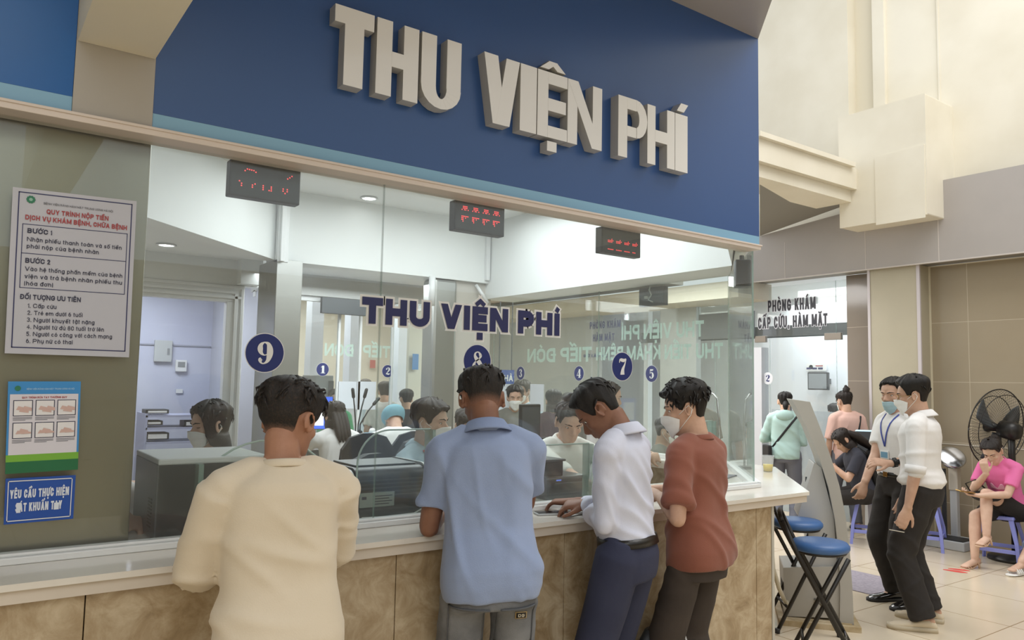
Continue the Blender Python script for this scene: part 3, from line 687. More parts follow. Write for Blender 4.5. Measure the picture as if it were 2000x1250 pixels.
def folds(V, F, amp, freq=(9, 5, 2.5), seed=0, axis=None, mask=None):
    """long soft cloth folds pushed along the normals"""
    rs = np.random.RandomState(seed); N = vnormals(V, F); d = np.zeros(len(V))
    for k in range(5):
        a = rs.uniform(-.5, .5) if axis is None else axis+rs.uniform(-.25, .25)
        k1 = np.array([math.cos(a)*freq[0]*rs.uniform(.7, 1.4), freq[1]*rs.uniform(-1, 1), math.sin(a)*freq[0]*.9+freq[2]*rs.uniform(-.6, .6)])*4.6
        w = V@k1+2.2*np.sin(V@(rs.uniform(-1, 1, 3)*8)+rs.uniform(0, 6))+rs.uniform(0, 6)
        env = np.clip(.25+.75*np.sin(V@(rs.uniform(-1, 1, 3)*9)+rs.uniform(0, 6)), 0, 1)
        d += (np.exp(-(np.sin(w/2)/.36)**2)-.30)*env*rs.uniform(.6, 1)
    if mask is not None: d = d*mask(V)
    return V+N*(d*amp)[:, None]
def mesh_obj(name, V, F, mats, parent, smooth=True, mi=None):
    me = bpy.data.meshes.new(name); me.from_pydata(np.asarray(V).tolist(), [], F)
    for m in (mats if isinstance(mats, (list, tuple)) else [mats]): me.materials.append(m)
    if mi is not None: me.polygons.foreach_set('material_index', mi)
    if smooth: me.polygons.foreach_set('use_smooth', [True]*len(me.polygons))
    me.update(); o = bpy.data.objects.new(name, me); COL.objects.link(o); o.parent = parent
    WM[o.name] = WM[parent.name]; return o

SKIN = {k: mat('skin_'+k, c, .52, color2=c2, vscale=14, bump=.05, bscale=220, spec=.35) for k, c, c2 in
        (('tan', 'AD8068', 'A2755D'), ('brown', '8E6652', '845D4A'), ('light', 'CBA68F', 'C19A83'), ('fair', 'D6B5A0', 'CDA994'))}
M_hair = mat('black_hair', '17120F', .5, var=.35, vscale=30, stretch=(5, 5, .7), bump=.35, bscale=110, spec=.4)
M_hairb = mat('brown_black_hair', '241A15', .48, var=.35, vscale=30, stretch=(5, 5, .6), bump=.35, bscale=110, spec=.45)
M_eye = mat('eye_white', 'E6E0DA', .25); M_iris = mat('dark_iris', '1C120D', .2); M_lip = mat('lip', 'A8665A', .45)
def fade_mat(name, skin, hair):
    m = bpy.data.materials.new(name); t = NT(m)
    at_ = t.node('ShaderNodeAttribute', attribute_name='fade'); n = t.node('ShaderNodeTexNoise', Scale=170.0, Detail=2.0)
    tc = t.node('ShaderNodeTexCoord'); t.link(tc.outputs['Object'], n.inputs['Vector'])
    mx = t.node('ShaderNodeMix', data_type='RGBA'); mx.inputs[6].default_value = lin(skin); mx.inputs[7].default_value = lin(hair)
    ma = t.node('ShaderNodeMath', operation='MULTIPLY_ADD'); ma.inputs[1].default_value = .35; t.link(n.outputs[0], ma.inputs[0])
    sb = t.node('ShaderNodeMath', operation='SUBTRACT'); sb.inputs[1].default_value = .175; t.link(at_.outputs['Fac'], sb.inputs[0]); t.link(sb.outputs[0], ma.inputs[2])
    t.link(ma.outputs[0], mx.inputs[0]); t.link(mx.outputs[2], t.b.inputs['Base Color']); t.b.inputs['Roughness'].default_value = .6
    bp = t.node('ShaderNodeBump', Strength=.4, Distance=.01); n2 = t.node('ShaderNodeTexNoise', Scale=90.0); mp = t.node('ShaderNodeMapping'); mp.inputs['Scale'].default_value = (4, 4, .8)
    t.link(tc.outputs['Object'], mp.inputs[0]); t.link(mp.outputs[0], n2.inputs['Vector']); t.link(n2.outputs[0], bp.inputs['Height']); t.link(bp.outputs[0], t.b.inputs['Normal'])
    return m

# head: height fraction from chin, front y, back y, half width (metres, for a head 0.225 m high)
HEAD = np.array([(-.02,.060,.020,.018),(.02,.076,.004,.034),(.10,.086,-.022,.047),(.20,.088,-.048,.055),(.30,.089,-.066,.061),(.40,.088,-.076,.066),
    (.50,.085,-.088,.070),(.60,.089,-.096,.0735),(.70,.088,-.099,.0760),(.80,.079,-.096,.0745),(.88,.062,-.086,.065),(.95,.034,-.060,.046),(.985,.012,-.036,.026),(1.0,.0,-.02,.010)])
HH = .225
def head_dims(t): return [np.interp(t, HEAD[:, 0], HEAD[:, k]) for k in (1, 2, 3)]
def head_pt(th, t, off=0.0):
    """th from the nose, positive to the person's right (+x); t height fraction"""
    f, b, w = head_dims(t); cy = (f+b)/2; dp = (f-b)/2; e = 2/2.25
    s, c = math.sin(th), math.cos(th)
    p = np.array([w*math.copysign(abs(s)**e, s), cy+dp*math.copysign(abs(c)**e, c), t*HH])
    if off:
        ctr = np.array([0, -.005, .56*HH]); q = p-ctr; q[2] *= .75; p = p+nrm(q)*off
    return p
def head_mb(mb, X, ears=True):
    rings = [[X(head_pt(a, t)) for a in np.linspace(0, 2*math.pi, 28, endpoint=False)] for t in np.concatenate([HEAD[:, 0]])]
    mb.loft(rings, True)
    # nose, brow, lips, cheeks
    mb.tube([X((0, .080, .55*HH)), X((0, .093, .46*HH)), X((0, .105, .375*HH)), X((0, .100, .345*HH))], [.008, .010, .013, .011], 10, dome=True)
    for s in (-1, 1):
        mb.sphere(X((s*.012, .094, .35*HH)), .0085, 8)
        mb.tube([X((s*.012, .087, .60*HH)), X((s*.034, .084, .612*HH)), X((s*.052, .066, .60*HH))], [.008, .009, .007], 8, dome=True)
        mb.sphere(X((s*.040, .062, .40*HH)), (.020), 10)
    mb.tube([X((-.020, .083, .235*HH)), X((0, .092, .245*HH)), X((.020, .083, .235*HH))], [.005, .008, .005], 8, dome=True)
    mb.tube([X((-.017, .082, .205*HH)), X((0, .091, .20*HH)), X((.017, .082, .205*HH))], [.005, .0085, .005], 8, dome=True)
    mb.sphere(X((0, .076, .07*HH)), .017, 10)
    if ears:
        for s in (-1, 1):
            path = []
            for k in range(13):
                a = math.radians(250-k*25); path.append(X((s*(.076+.010*(1-math.cos(a))*.5+.004), -.012+.017*math.cos(a)*-1, .475*HH+.031*math.sin(a))))
            mb.tube(path, .0048, 7)
            mb.sphere(X((s*.077, -.012, .475*HH)), (.006, .015, .028), 10)
            mb.sphere(X((s*.078, -.004, .36*HH)), (.006, .008, .009), 8)

HAIR = {   # hairline height by angle from the front
 'short': [(0,.86),(25,.85),(45,.80),(60,.70),(70,.50),(82,.47),(88,.60),(100,.62),(116,.52),(124,.36),(145,.24),(180,.20)],
 'long':  [(0,.84),(25,.82),(45,.72),(62,.40),(75,.10),(90,.0),(120,-.05),(180,-.10)],
 'tied':  [(0,.84),(25,.83),(45,.78),(60,.66),(72,.52),(84,.52),(92,.62),(104,.62),(118,.48),(130,.30),(150,.22),(180,.18)],
}
def smooth01(x): x = max(0., min(1., x)); return x*x*(3-2*x)
def hair_obj(parent, X, style, mats, thick=.018, top=.03, fade=False, fringe=0.0, locks=60, seed=0, drop=None, part=0.0, skincol='A2755D', haircol='17120F', lock_len=.03, side=.010, volume=None, fl=.42):
    rs = np.random.RandomState(seed); tab = HAIR[style]; nt, ns = 72, 22
    V = []; fa = []; dirs = []
    ph = rs.uniform(0, 6, 6)
    for i in range(nt):
        th = -math.pi+2*math.pi*i/nt; ad = abs(math.degrees(th)); tl = np.interp(ad, [a for a, _ in tab], [b for _, b in tab])
        tl += .012*math.sin(th*9+ph[0])
        if fringe: tl -= fringe*max(0, math.cos(th*1.2)) if ad < 60 else 0
        for j in range(ns+1):
            s = j/ns; t = tl+(1.0-tl)*s
            f = smooth01((t-.22)/.30) if style != 'long' else 1
            w = thick*smooth01(s/.14+.10)
            up = smooth01((t-.55)/.4); w = w*(.55+.45*up)+(top-thick)*up*smooth01(s/.3)
            if fade: w = .0025+(w-.0025)*smooth01((t-fl)/.16)
            if style == 'long' and t < .55: w = max(w, side)+.012*smooth01((.5-t)/.4)
            w += .0030*math.sin(th*13+ph[1]+5*t)*smooth01((t-.4)/.3)+.002*math.sin(th*29+ph[2]+9*t)*smooth01((t-.4)/.3)
            if volume: w += volume(th, t)
            p = head_pt(th, max(t, -.02) if style != 'long' else max(t, .32), w)
            if style == 'long' and t < .32: p[2] = t*HH; p[0] *= 1.06; p[1] = p[1]-.015*(.32-t)
            if fringe and ad < 60 and t < .86: p = p+np.array([0, .010, 0])
            V.append(p)
            fa.append(smooth01((t-(fl-.16))/.20) if fade else 1.0)
    F = [(i*(ns+1)+j, ((i+1) % nt)*(ns+1)+j, ((i+1) % nt)*(ns+1)+j+1, i*(ns+1)+j+1) for i in range(nt) for j in range(ns)]
    nb = len(V); mb = MB()
    if drop:      # hanging lengths of hair: list of tubes in head space
        for pts, rr in drop: mb.tube([np.array(p) for p in pts], rr, 12, dome=True)
    for k in range(locks):
        th = rs.uniform(-math.pi, math.pi); t = rs.uniform(.62, .99); w = top*.9 if t > .8 else thick*.9
        if fade and t < .7: continue
        if abs(th) < .9 and t < .86: continue
        p = head_pt(th, t, w); q = head_pt(th+rs.uniform(-.25, .25), max(.45, t-rs.uniform(.06, .18)), w+rs.uniform(.000, .004))
        if t > .85: q = p+np.array([rs.uniform(-1, 1)*.6, .9, -.05])*lock_len*rs.uniform(.5, 1.2)*(.35 if p[1] > .03 else 1)+np.array([0, 0, .006])
        mid = (p+q)/2+nrm((p+q)/2-np.array([0, 0, .55*HH]))*.006
        mb.tube([p, mid, q], [.005, .0042, .0008], 5)
    V = [X(p) for p in V]; o = len(V); V += [X(np.array(p)) for p in mb.v]; F += [tuple(i+o for i in f) for f in mb.f]
    fa += [1.0]*len(mb.v)
    h = mesh_obj('hair', V, F, mats, parent)
    if fade:
        a = h.data.attributes.new('fade', 'FLOAT', 'POINT'); a.data.foreach_set('value', fa)
    return h
def eyes_obj(parent, X, closed=False):
    for s in (-1, 1):
        mb = MB()
        if closed: mb.tube([X((s*.020, .081, .505*HH)), X((s*.032, .079, .50*HH)), X((s*.045, .070, .507*HH))], .0022, 6, mi=1)
        else:
            mb.sphere(X((s*.032, .0700, .51*HH)), (.0120, .0090, .0060), 12, 0)
            mb.sphere(X((s*.032, .0762, .51*HH)), (.0052, .0034, .0052), 10, 1)
            mb.tube([X((s*.018, .0770, .515*HH)), X((s*.032, .0790, .542*HH)), X((s*.046, .0690, .515*HH))], .0018, 6, mi=1)
        mb.build('eye', [M_eye, M_iris], parent, True, world=False)
        mb = MB(); mb.tube([X((s*.014, .0935, .590*HH)), X((s*.034, .0900, .618*HH)), X((s*.054, .0725, .605*HH))], [.0030, .0036, .0014], 6)
        mb.build('eyebrow', M_hair, parent, True, world=False)
M_maskw = mat('white_mask_cloth', 'EDEDEA', .8, bump=.1, bscale=80); M_maskb = mat('pale_blue_mask_cloth', 'A9C9D3', .8, bump=.1, bscale=80)
def mask_obj(parent, X, m, low=0.0, pleat=True, loops=True):
    nu, nv = 20, 12; V = []
    for j in range(nv+1):
        v = j/nv
        for i in range(nu+1):
            u = -1+2*i/nu; th = u*math.radians(74)
            t0 = .0+.10*abs(u)**2-low; t1 = .47-.14*abs(u)**1.6-low; t = t0+(t1-t0)*v
            off = .007+.020*math.exp(-(u/.25)**2)*smooth01((v-.25)/.6)+.008*math.exp(-(u/.5)**2)
            if pleat: off += .0022*math.sin(v*math.pi*6)*(1-abs(u))
            p = head_pt(th, max(t, -.02), off)
            if t < .06: p[2] -= (.06-t)*.05
            V.append(X(p))
    F = [(j*(nu+1)+i, j*(nu+1)+i+1, (j+1)*(nu+1)+i+1, (j+1)*(nu+1)+i) for j in range(nv) for i in range(nu)]
    mk = mesh_obj('face_mask', V, F, m, parent)
    md = mk.modifiers.new('s', 'SOLIDIFY'); md.thickness = .002
    if loops:
        mb = MB()
        for s in (-1, 1):
            for t0, z1 in ((.42-low, .56), (.10-low, .36)):
                a = head_pt(s*math.radians(72), t0, .007)
                mb.tube([X(a), X(((a+np.array([s*.080, -.012, z1*HH]))/2)+np.array([s*.006, 0, 0])), X((s*.083, -.014, z1*HH)), X((s*.086, -.026, .47*HH))], .0016, 5)
            mb.build('ear_loop', m, mk, True, world=False); mb = MB()
    return mk

def hand_mb(mb, wrist, d, nrm_back, side, k=1.0, curl=.35, spread=.1, thumb=.5, point=False, curls=None):
    """palm, four fingers and thumb; d finger direction, nrm_back out of the back of the hand, side +1 right hand"""
    d = nrm(d); n = nrm(nrm_back-d*(np.array(nrm_back)@d)); ac = np.cross(d, n)*side     # towards the thumb for a right hand palm down
    w = np.array(wrist, float)
    mb.tube([w-d*.02*k, w+d*.015*k, w+d*.045*k, w+d*.088*k], [(.029*k, .021*k), (.030*k, .019*k), (.039*k, .016*k), (.040*k, .013*k)], 14, up=n, dome=True)
    for i, (o, L) in enumerate(((.030, .070), (.010, .079), (-.010, .073), (-.029, .057))):
        c = (curls[i] if curls else curl*(1+.12*i)); p = w+d*.084*k+ac*o*k; sp = (1.5-i)*spread*.5
        dd = nrm(d+ac*sp); pts = [p-dd*.012*k, p]; a = 0
        for f, seg in ((.9, .44), (1.0, .32), (.8, .24)):
            a += c*f; dv = dd*math.cos(a)-n*math.sin(a); p = p+dv*L*seg*k; pts.append(p)
        mb.tube(pts, [.0088*k, .0092*k, .0086*k, .0080*k, .0066*k], 9, up=ac, dome=True)
    b = w+d*.018*k+ac*.026*k-n*.004*k; td = nrm(d*.75+ac*.75-n*.25*thumb)
    p1 = b+td*.036*k; td2 = nrm(td*.8+d*.45-n*.3*thumb-ac*.2*thumb); p2 = p1+td2*.030*k; td3 = nrm(td2+d*.3-ac*.3*thumb); p3 = p2+td3*.025*k
    mb.tube([b-td*.012*k, b, p1, p2, p3], [.014*k, .0145*k, .0105*k, .0098*k, .0078*k], 9, up=n, dome=True)

def shoe_mb(mb, ankle, yaw, k=1.0, L=.27, sole=.02, toe_up=0.0, wid=1.0):
    """one shoe under an ankle point; toe direction yaw about z (0 = +y)"""
    c, s = math.cos(yaw), math.sin(yaw); f = np.array([-s, c, 0]); r = np.array([c, s, 0]); a = np.array(ankle, float); base = a.copy(); base[2] = 0 if toe_up == 0 else a[2]-.085*k
    secs = [(-.075, .020, .045), (-.068, .031, .060), (-.03, .035, .085), (.02, .038, .082), (.07, .044, .060), (.12, .049, .050), (.16, .046, .042), (.19, .030, .030), (.20, .012, .020)]
    q = L/.275; rings = []
    for y, w, h in secs:
        rings.append([base+f*y*q*k+r*w*wid*k*math.cos(t)*1.0+np.array([0, 0, max(0, .5+.5*math.sin(t))**.7*h*k]) for t in np.linspace(0, 2*math.pi, 16, endpoint=False)])
    mb.loft(rings, True, 0)
    rings = [[base+f*y*q*k*1.03+r*(w+.003)*wid*k*math.cos(t)+np.array([0, 0, (sole if math.sin(t) > 0 else 0)]) for t in np.linspace(0.05, 2*math.pi+.05, 16, endpoint=False)] for y, w, h in secs]
    mb.loft(rings, True, 1)

class Person:
    def __init__(s, label, loc, face, H=1.66, lean=0.0, side=0.0, twist=0.0, head=(0, 0, 0), pelvis=None, handL=None, handR=None, poleL=(-.6, -.5, -.3), poleR=(.6, -.5, -.3),
                 footL=None, footR=None, toeL=.12, toeR=-.12, kneeL=None, kneeR=None, build=1.0, skin='tan', group=None, cat='person', fwd=0.0):
        """loc: feet point; face: (x, y) the way the hips face; head: pitch (down +), yaw (left +), roll; hands in world space"""
        s.k = k = H/1.68; rz = math.atan2(-face[0], face[1]); s.rz = rz
        s.root = thing('person', label, cat, loc, rz, group); s.W = np.array(WM[s.root.name]); s.Wi = np.linalg.inv(s.W)
        L = lambda p: None if p is None else s.Wi[:3, :3]@np.array(p, float)+s.Wi[:3, 3]
        s.skin = skin; s.bw = build
        hipz = .885*k if pelvis is None else pelvis
        s.hip = np.array([0, fwd, hipz]); A = roty(math.radians(side))@rotx(-math.radians(lean)); s.A = A
        s.At = A@rotzm(math.radians(twist))
        s.tl = .50*k
        s.C7 = s.hip+A@np.array([0, -.015*k, s.tl])
        A2 = s.At@rotx(-math.radians(8))
        s.sh = {q: s.hip+A@np.array([0, -.012*k, .432*k])+s.At@np.array([g*.166*k*build, 0, 0]) for q, g in (('L', -1), ('R', 1))}
        hp, hy, hr = [math.radians(a) for a in head]
        s.HR = s.At@rotzm(hy)@rotx(-hp)@roty(hr)
        neckdir = nrm(s.At@rotx(-hp*.5-.15)@np.array([0, 0, 1.]))
        s.skull = s.C7+neckdir*.085*k
        hk = k*1.0
        s.X = lambda p, _o=s.skull, _R=s.HR: _o+_R@((np.array(p, float)-np.array([0, -.022, .055]))*hk)
        ul, fl = .285*k, .250*k
        s.el, s.wr = {}, {}
        for q, hnd, pole, g in (('L', handL, poleL, -1), ('R', handR, poleR, 1)):
            tgt = L(hnd) if hnd is not None else s.sh[q]+np.array([g*.06*k, .05*k, -.525*k])
            s.el[q], s.wr[q] = ik(s.sh[q], tgt, ul, fl, pole)
        s.hj = {q: s.hip+np.array([g*.088*k, 0, -.02*k]) for q, g in (('L', -1), ('R', 1))}
        s.ak, s.kn = {}, {}; s.toe = {'L': toeL, 'R': toeR}
        for q, ft, g, kp in (('L', footL, -1, kneeL), ('R', footR, 1, kneeR)):
            t = L(ft) if ft is not None else np.array([g*.10*k, 0, 0]); t = t+np.array([0, -.02*k, .085*k])
            s.kn[q], s.ak[q] = ik(s.hj[q], t, .415*k, .405*k, (g*.12, 1, 0) if kp is None else kp)
        s.hands = []
    # --- sections of the trunk (fraction of hip..neck, half width, half depth, y)
    TR = np.array([(-.20,.146,.098,.0),(-.10,.158,.110,-.006),(0,.160,.114,-.008),(.12,.154,.108,-.004),(.30,.138,.096,.004),(.50,.140,.100,.002),(.70,.146,.108,0),(.82,.147,.102,-.004),(.89,.132,.090,-.008),(.95,.096,.072,-.012),(1.0,.066,.060,-.015)])
    def trunk_ring(s, h, ew=0.0, ed=0.0, n=32, box=2.5, mw=None, tw=True):
        k = s.k; a, b, y = [np.interp(h, s.TR[:, 0], s.TR[:, q]) for q in (1, 2, 3)]
        a = a*s.bw+ew; b = b*s.bw**.7+ed
        if mw: a = max(a, mw[0]) if h < .86 else a; b = max(b, mw[1]) if h < .86 else b
        f = smooth01((h-.2)/.6); M = s.A if f == 0 else s.A@(np.linalg.inv(s.A)@((1-f)*s.A+f*s.At))
        e = 2/box; out = []
        for w in np.linspace(0, 2*math.pi, n, endpoint=False):
            c, q = math.cos(w), math.sin(w)
            p = np.array([a*k*math.copysign(abs(c)**e, c), y*k+b*k*math.copysign(abs(q)**e, q), 0])
            out.append(s.hip+s.A@np.array([0, 0, h*s.tl])+M@p)
        return out
    def body(s, voxel=.0055, hands=('L', 'R'), ears=True, legs=True, hand_args=None, neck_r=.053):
        k = s.k; mb = MB(); s.bodymb = mb
        mb.loft([s.trunk_ring(h) for h in (-.18, -.1, 0, .12, .3, .5, .7, .84, .91, .96, 1.0)])
        nk = s.C7+s.A@np.array([0, 0, -.05*k])
        mb.tube([nk, s.C7+(s.skull-s.C7)*.3, s.skull, s.X((0, -.018, .40*HH))], [(neck_r*1.22*k, neck_r*1.15*k), (neck_r*1.02*k, neck_r*1.05*k), (neck_r*k, neck_r*1.08*k), neck_r*.96*k], 18, up=(0, 1, 0))
        mb.tube([s.C7+s.A@np.array([0, .03, -.02]), s.X((0, .02, .10*HH))], [.045*k, .036*k], 14)
        for q in 'LR':
            S, E, W = s.sh[q], s.el[q], s.wr[q]; m1 = S+(E-S)*.5; f1 = E+(W-E)*.3
            mb.tube([s.C7+s.A@np.array([0, 0, -.03*k]), (s.C7+S)/2+np.array([0, 0, .012*k]), S], [.050*k, .047*k, .050*k], 12, dome=True)
            mb.tube([S, m1, E], [.053*k*s.bw, .045*k*s.bw, .038*k*s.bw], 14, dome=True)
            mb.tube([E, f1, W], [.038*k*s.bw, .039*k*s.bw, (.029*k, .023*k)], 14, dome=True)
            if legs:
                Hj, Kn, Ak = s.hj[q], s.kn[q], s.ak[q]
                mb.tube([Hj, Hj+(Kn-Hj)*.5, Kn], [.076*k, .070*k, .054*k], 16, dome=True)
                mb.tube([Kn, Kn+(Ak-Kn)*.35, Ak], [.052*k, .054*k, .034*k], 14, dome=True)
                t = s.toe[q]; f = np.array([-math.sin(t), math.cos(t), 0])
                mb.tube([Ak+np.array([0, 0, -.02])-f*.04*k, Ak+f*.06*k+np.array([0, 0, -.045*k]), Ak+f*.15*k+np.array([0, 0, -.066*k])], [(.030*k, .032*k), (.038*k, .026*k), (.040*k, .014*k)], 12, dome=True)
        head_mb(mb, s.X, ears)
        ha = hand_args or {}
        for q, g in (('L', -1), ('R', 1)):
            if q not in hands: continue
            fd = nrm(s.wr[q]-s.el[q]); a = dict(d=fd, nrm_back=np.array([g, -.2, .3]), curl=.3); a.update(ha.get(q, {}))
            if 'dw' in a: a['d'] = s.Wi[:3, :3]@np.array(a.pop('dw'), float)
            if 'nw' in a: a['nrm_back'] = s.Wi[:3, :3]@np.array(a.pop('nw'), float)
            hand_mb(mb, s.wr[q]+nrm(a['d'])*.012*k, a.pop('d'), a.pop('nrm_back'), g, k, **a)
        V, F = remesh(mb, voxel, 3, .45)
        s.bodyobj = mesh_obj('body', V, F, SKIN[s.skin], s.root); return s
    def cloth(s, name, mb, m, voxel=.008, smooth=6, amp=.006, freq=(9, 5, 2.5), seed=0, axis=None, mask=None):
        V, F = remesh(mb, voxel, smooth, .5)
        if amp:
            zc = s.C7[2]; msk = mask or (lambda Q: np.clip((zc-.03-Q[:, 2])/.16, .12, 1.0)); V = folds(V, F, amp, freq, seed, axis, msk)
        o = mesh_obj(name, V, F, m, s.root); s.last = (V, F, o); return o
    def shirt(s, m, hem=-.05, ease=.014, sleeve=.55, sr=(.066, .066), long=False, mw=None, flare=0.0, neck=True, name='shirt', seed=1, amp=.012, axis=None, blouse=0.0, tight_hem=0.0, voxel=.008, freq=(9, 5, 2.5), cuff=None, top=.99, smooth=9, dep=1.0, dropsh=0.0):
        k = s.k; mb = MB(); hs = [h for h in (-.42, -.32, -.22, -.1, 0, .12, .3, .5, .7, .82, .89) if h > hem+.02]
        R = []
        for h in [hem]+hs:
            fl = flare*smooth01((.5-h)/.8)
            bl = blouse*math.exp(-((h-hem-.10)/.12)**2)-tight_hem*math.exp(-((h-hem)/.03)**2)
            R.append(s.trunk_ring(h, ease+fl+bl, (ease+fl+bl)*dep, mw=mw, box=2.6))
        R += [s.trunk_ring(.93, ease*.8, ease*.8), s.trunk_ring(.97, ease*.55, ease*.6), s.trunk_ring(top+.012, .010, .010), s.trunk_ring(top+.03, .002, .002)]
        mb.loft(R)
        for q, g in (('L', -1), ('R', 1)):
            S, E, W = s.sh[q], s.el[q], s.wr[q]
            mb.tube([s.C7+s.A@np.array([0, 0, -.032*k]), (s.C7+S)/2+np.array([0, 0, .010*k]), S+np.array([0, 0, -.002])], [.050*k, .056*k, .060*k+ease*.3], 14, dome=True)
            if long:
                e2 = E+(W-E)*.04; wend = E+(W-E)*(.99 if cuff is None else cuff)
                mb.tube([S, S+(E-S)*.35, S+(E-S)*.75, E], [sr[0]*k*.92, sr[0]*k*.92, (sr[0]+sr[1])*.45*k, sr[1]*.88*k], 16, dome=True)
                mb.tube([E, E+(wend-E)*.3, E+(wend-E)*.8, wend], [sr[1]*.88*k, sr[1]*.86*k, sr[1]*.70*k, sr[1]*.58*k], 16)
            else:
                if sleeve <= 1: end = S+(E-S)*sleeve; path = [S, S+(E-S)*sleeve*.5, S+(E-S)*sleeve*.92, end]; rr = [sr[0]*k, (sr[0]*.5+sr[1]*.5)*k, sr[1]*k, sr[1]*k*1.0]
                else: e2 = E+(W-E)*(sleeve-1); path = [S, S+(E-S)*.5, E, e2]; rr = [sr[0]*k, sr[1]*k, sr[1]*k, sr[1]*k]
                mb.tube(path, rr, 18)
        s.shirtobj = s.cloth(name, mb, m, voxel, smooth, amp, freq, seed, axis)
        s.shirtVF = s.last; return s
    def collar(s, m, r=.064, h=.034, name='collar', spread=.012, tilt=10, open_=.35):
        """fold-down collar band round the neck, open at the front"""
        k = s.k; V = []; n = 30; c = s.C7; A = s.At@rotx(-math.radians(tilt))
        prof = [(r*.97, -.012), (r*.92, h*.6), (r*.95, h), (r*1.03, h*.92), (r*1.20+spread, -.004), (r*1.24+spread, -.012)]
        for i in range(n+1):
            a = math.radians(90)+open_+(2*math.pi-2*open_)*i/n
            for q, z in prof:
                fr = max(0, math.sin(a)); V.append(c+A@np.array([q*math.cos(a)*k*1.02, (q*math.sin(a)*1.04-.006)*k, (z-.022*fr)*k]))
        p = len(prof); F = [(i*p+j, (i+1)*p+j, (i+1)*p+j+1, i*p+j+1) for i in range(n) for j in range(p-1)]
        o = mesh_obj(name, V, F, m, s.root); md = o.modifiers.new('s', 'SOLIDIFY'); md.thickness = .003; return o
    def neckband(s, m, r=.062, w=.009, tilt=14, dz=.0):
        k = s.k; A = s.At@rotx(-math.radians(tilt)); c = s.C7+s.A@np.array([0, 0, dz]); mb = MB(); n = 28; rings = []
        for i in range(n):
            a = 2*math.pi*i/n; ctr = c+A@np.array([r*math.cos(a)*1.08*k, (r*math.sin(a)*1.06-.004)*k, 0]); o = A@np.array([math.cos(a), math.sin(a), 0])
            up = A@np.array([0, 0, 1.]); rings.append([ctr+o*.0035*math.cos(t)+up*w*math.sin(t)+o*-.35*w*math.sin(t) for t in np.linspace(0, 2*math.pi, 8, endpoint=False)])
        rings.append(rings[0]); mb.loft(rings, False)
        return mb.build('neckband', m, s.root, True, world=False)
    def trousers(s, m, top=.10, rr=(.098, .076, .064), ease=.012, hemz=None, name='trousers', seed=3, amp=.005, voxel=.009, length=1.0, smooth=5, freq=(7, 5, 5), axis=1.2):
        k = s.k; mb = MB()
        mb.loft([s.trunk_ring(h, ease, ease, box=2.3) for h in ((-.20, -.12, 0, top*.6, top) if top > .03 else (-.26, -.18, -.12, -.06, top))])
        for q in 'LR':
            Hj, Kn, Ak = s.hj[q], s.kn[q], s.ak[q]; e = Kn+(Ak-Kn)*length+np.array([0, 0, -.01 if length == 1 else 0])
            if length > .05:
                mb.tube([Hj+np.array([0, 0, .03*k]), Hj+(Kn-Hj)*.45, Kn], [rr[0]*k, (rr[0]*.55+rr[1]*.45)*k, rr[1]*k], 18, dome=True)
                mb.tube([Kn, Kn+(e-Kn)*.5, Kn+(e-Kn)*.93, e], [rr[1]*k, (rr[1]+rr[2])*.5*k, rr[2]*k, rr[2]*k*1.02], 18)
                mb.sphere(Kn, rr[1]*k*1.0, 14)
            else:
                e = Hj+(Kn-Hj)*(1+length); mb.tube([Hj, Hj+(e-Hj)*.6, e], [rr[0]*k, rr[0]*.95*k, rr[1]*k], 18)
        s.trouobj = s.cloth(name, mb, m, voxel, smooth, amp, freq, seed, axis); s.trouVF = s.last; return s
    def shoes(s, m, sole, L=.27, name='shoe', h=.02, wid=1.0):
        for q in 'LR':
            mb = MB(); shoe_mb(mb, s.ak[q], s.toe[q], s.k, L, h, 0 if s.ak[q][2] < .11 else 1, wid); mb.build(name, [m, sole], s.root, True, world=False)
    def belt(s, m, h=.10, w=.018, ease=.016, buckle=None):
        mb = MB(); r0 = s.trunk_ring(h-.035, ease, ease, n=40, box=2.3); r1 = s.trunk_ring(h+.035, ease, ease, n=40, box=2.3)
        i0 = s.trunk_ring(h-.035, ease-.01, ease-.01, n=40, box=2.3); i1 = s.trunk_ring(h+.035, ease-.01, ease-.01, n=40, box=2.3)
        mb.loft([i0, r0, r1, i1], False); o = mb.build('belt', m, s.root, True, world=False)
        if buckle:
            c = (np.array(r0[10])+np.array(r1[10]))/2; b = MB(); f = s.A@np.array([0, 1., 0])
            b.obox(c+f*.004, (.045, .006, .036), s.A@np.array([1., 0, 0]), f); b.build('buckle', buckle, o, bevel=.003, world=False)
        return o
    def hair(s, style='short', m=None, **kw):
        if kw.get('fade'): m = fade_mat('faded_hair', kw.get('skincol', 'A2755D'), kw.get('haircol', '17120F'))
        s.hairobj = hair_obj(s.root, s.X, style, m or M_hair, **kw); return s
    def face(s, closed=False): eyes_obj(s.root, s.X, closed); return s
    def mask(s, m=None, **kw): s.maskobj = mask_obj(s.root, s.X, m or M_maskw, **kw); return s
    def world(s, p): return s.W[:3, :3]@np.array(p, float)+s.W[:3, 3]
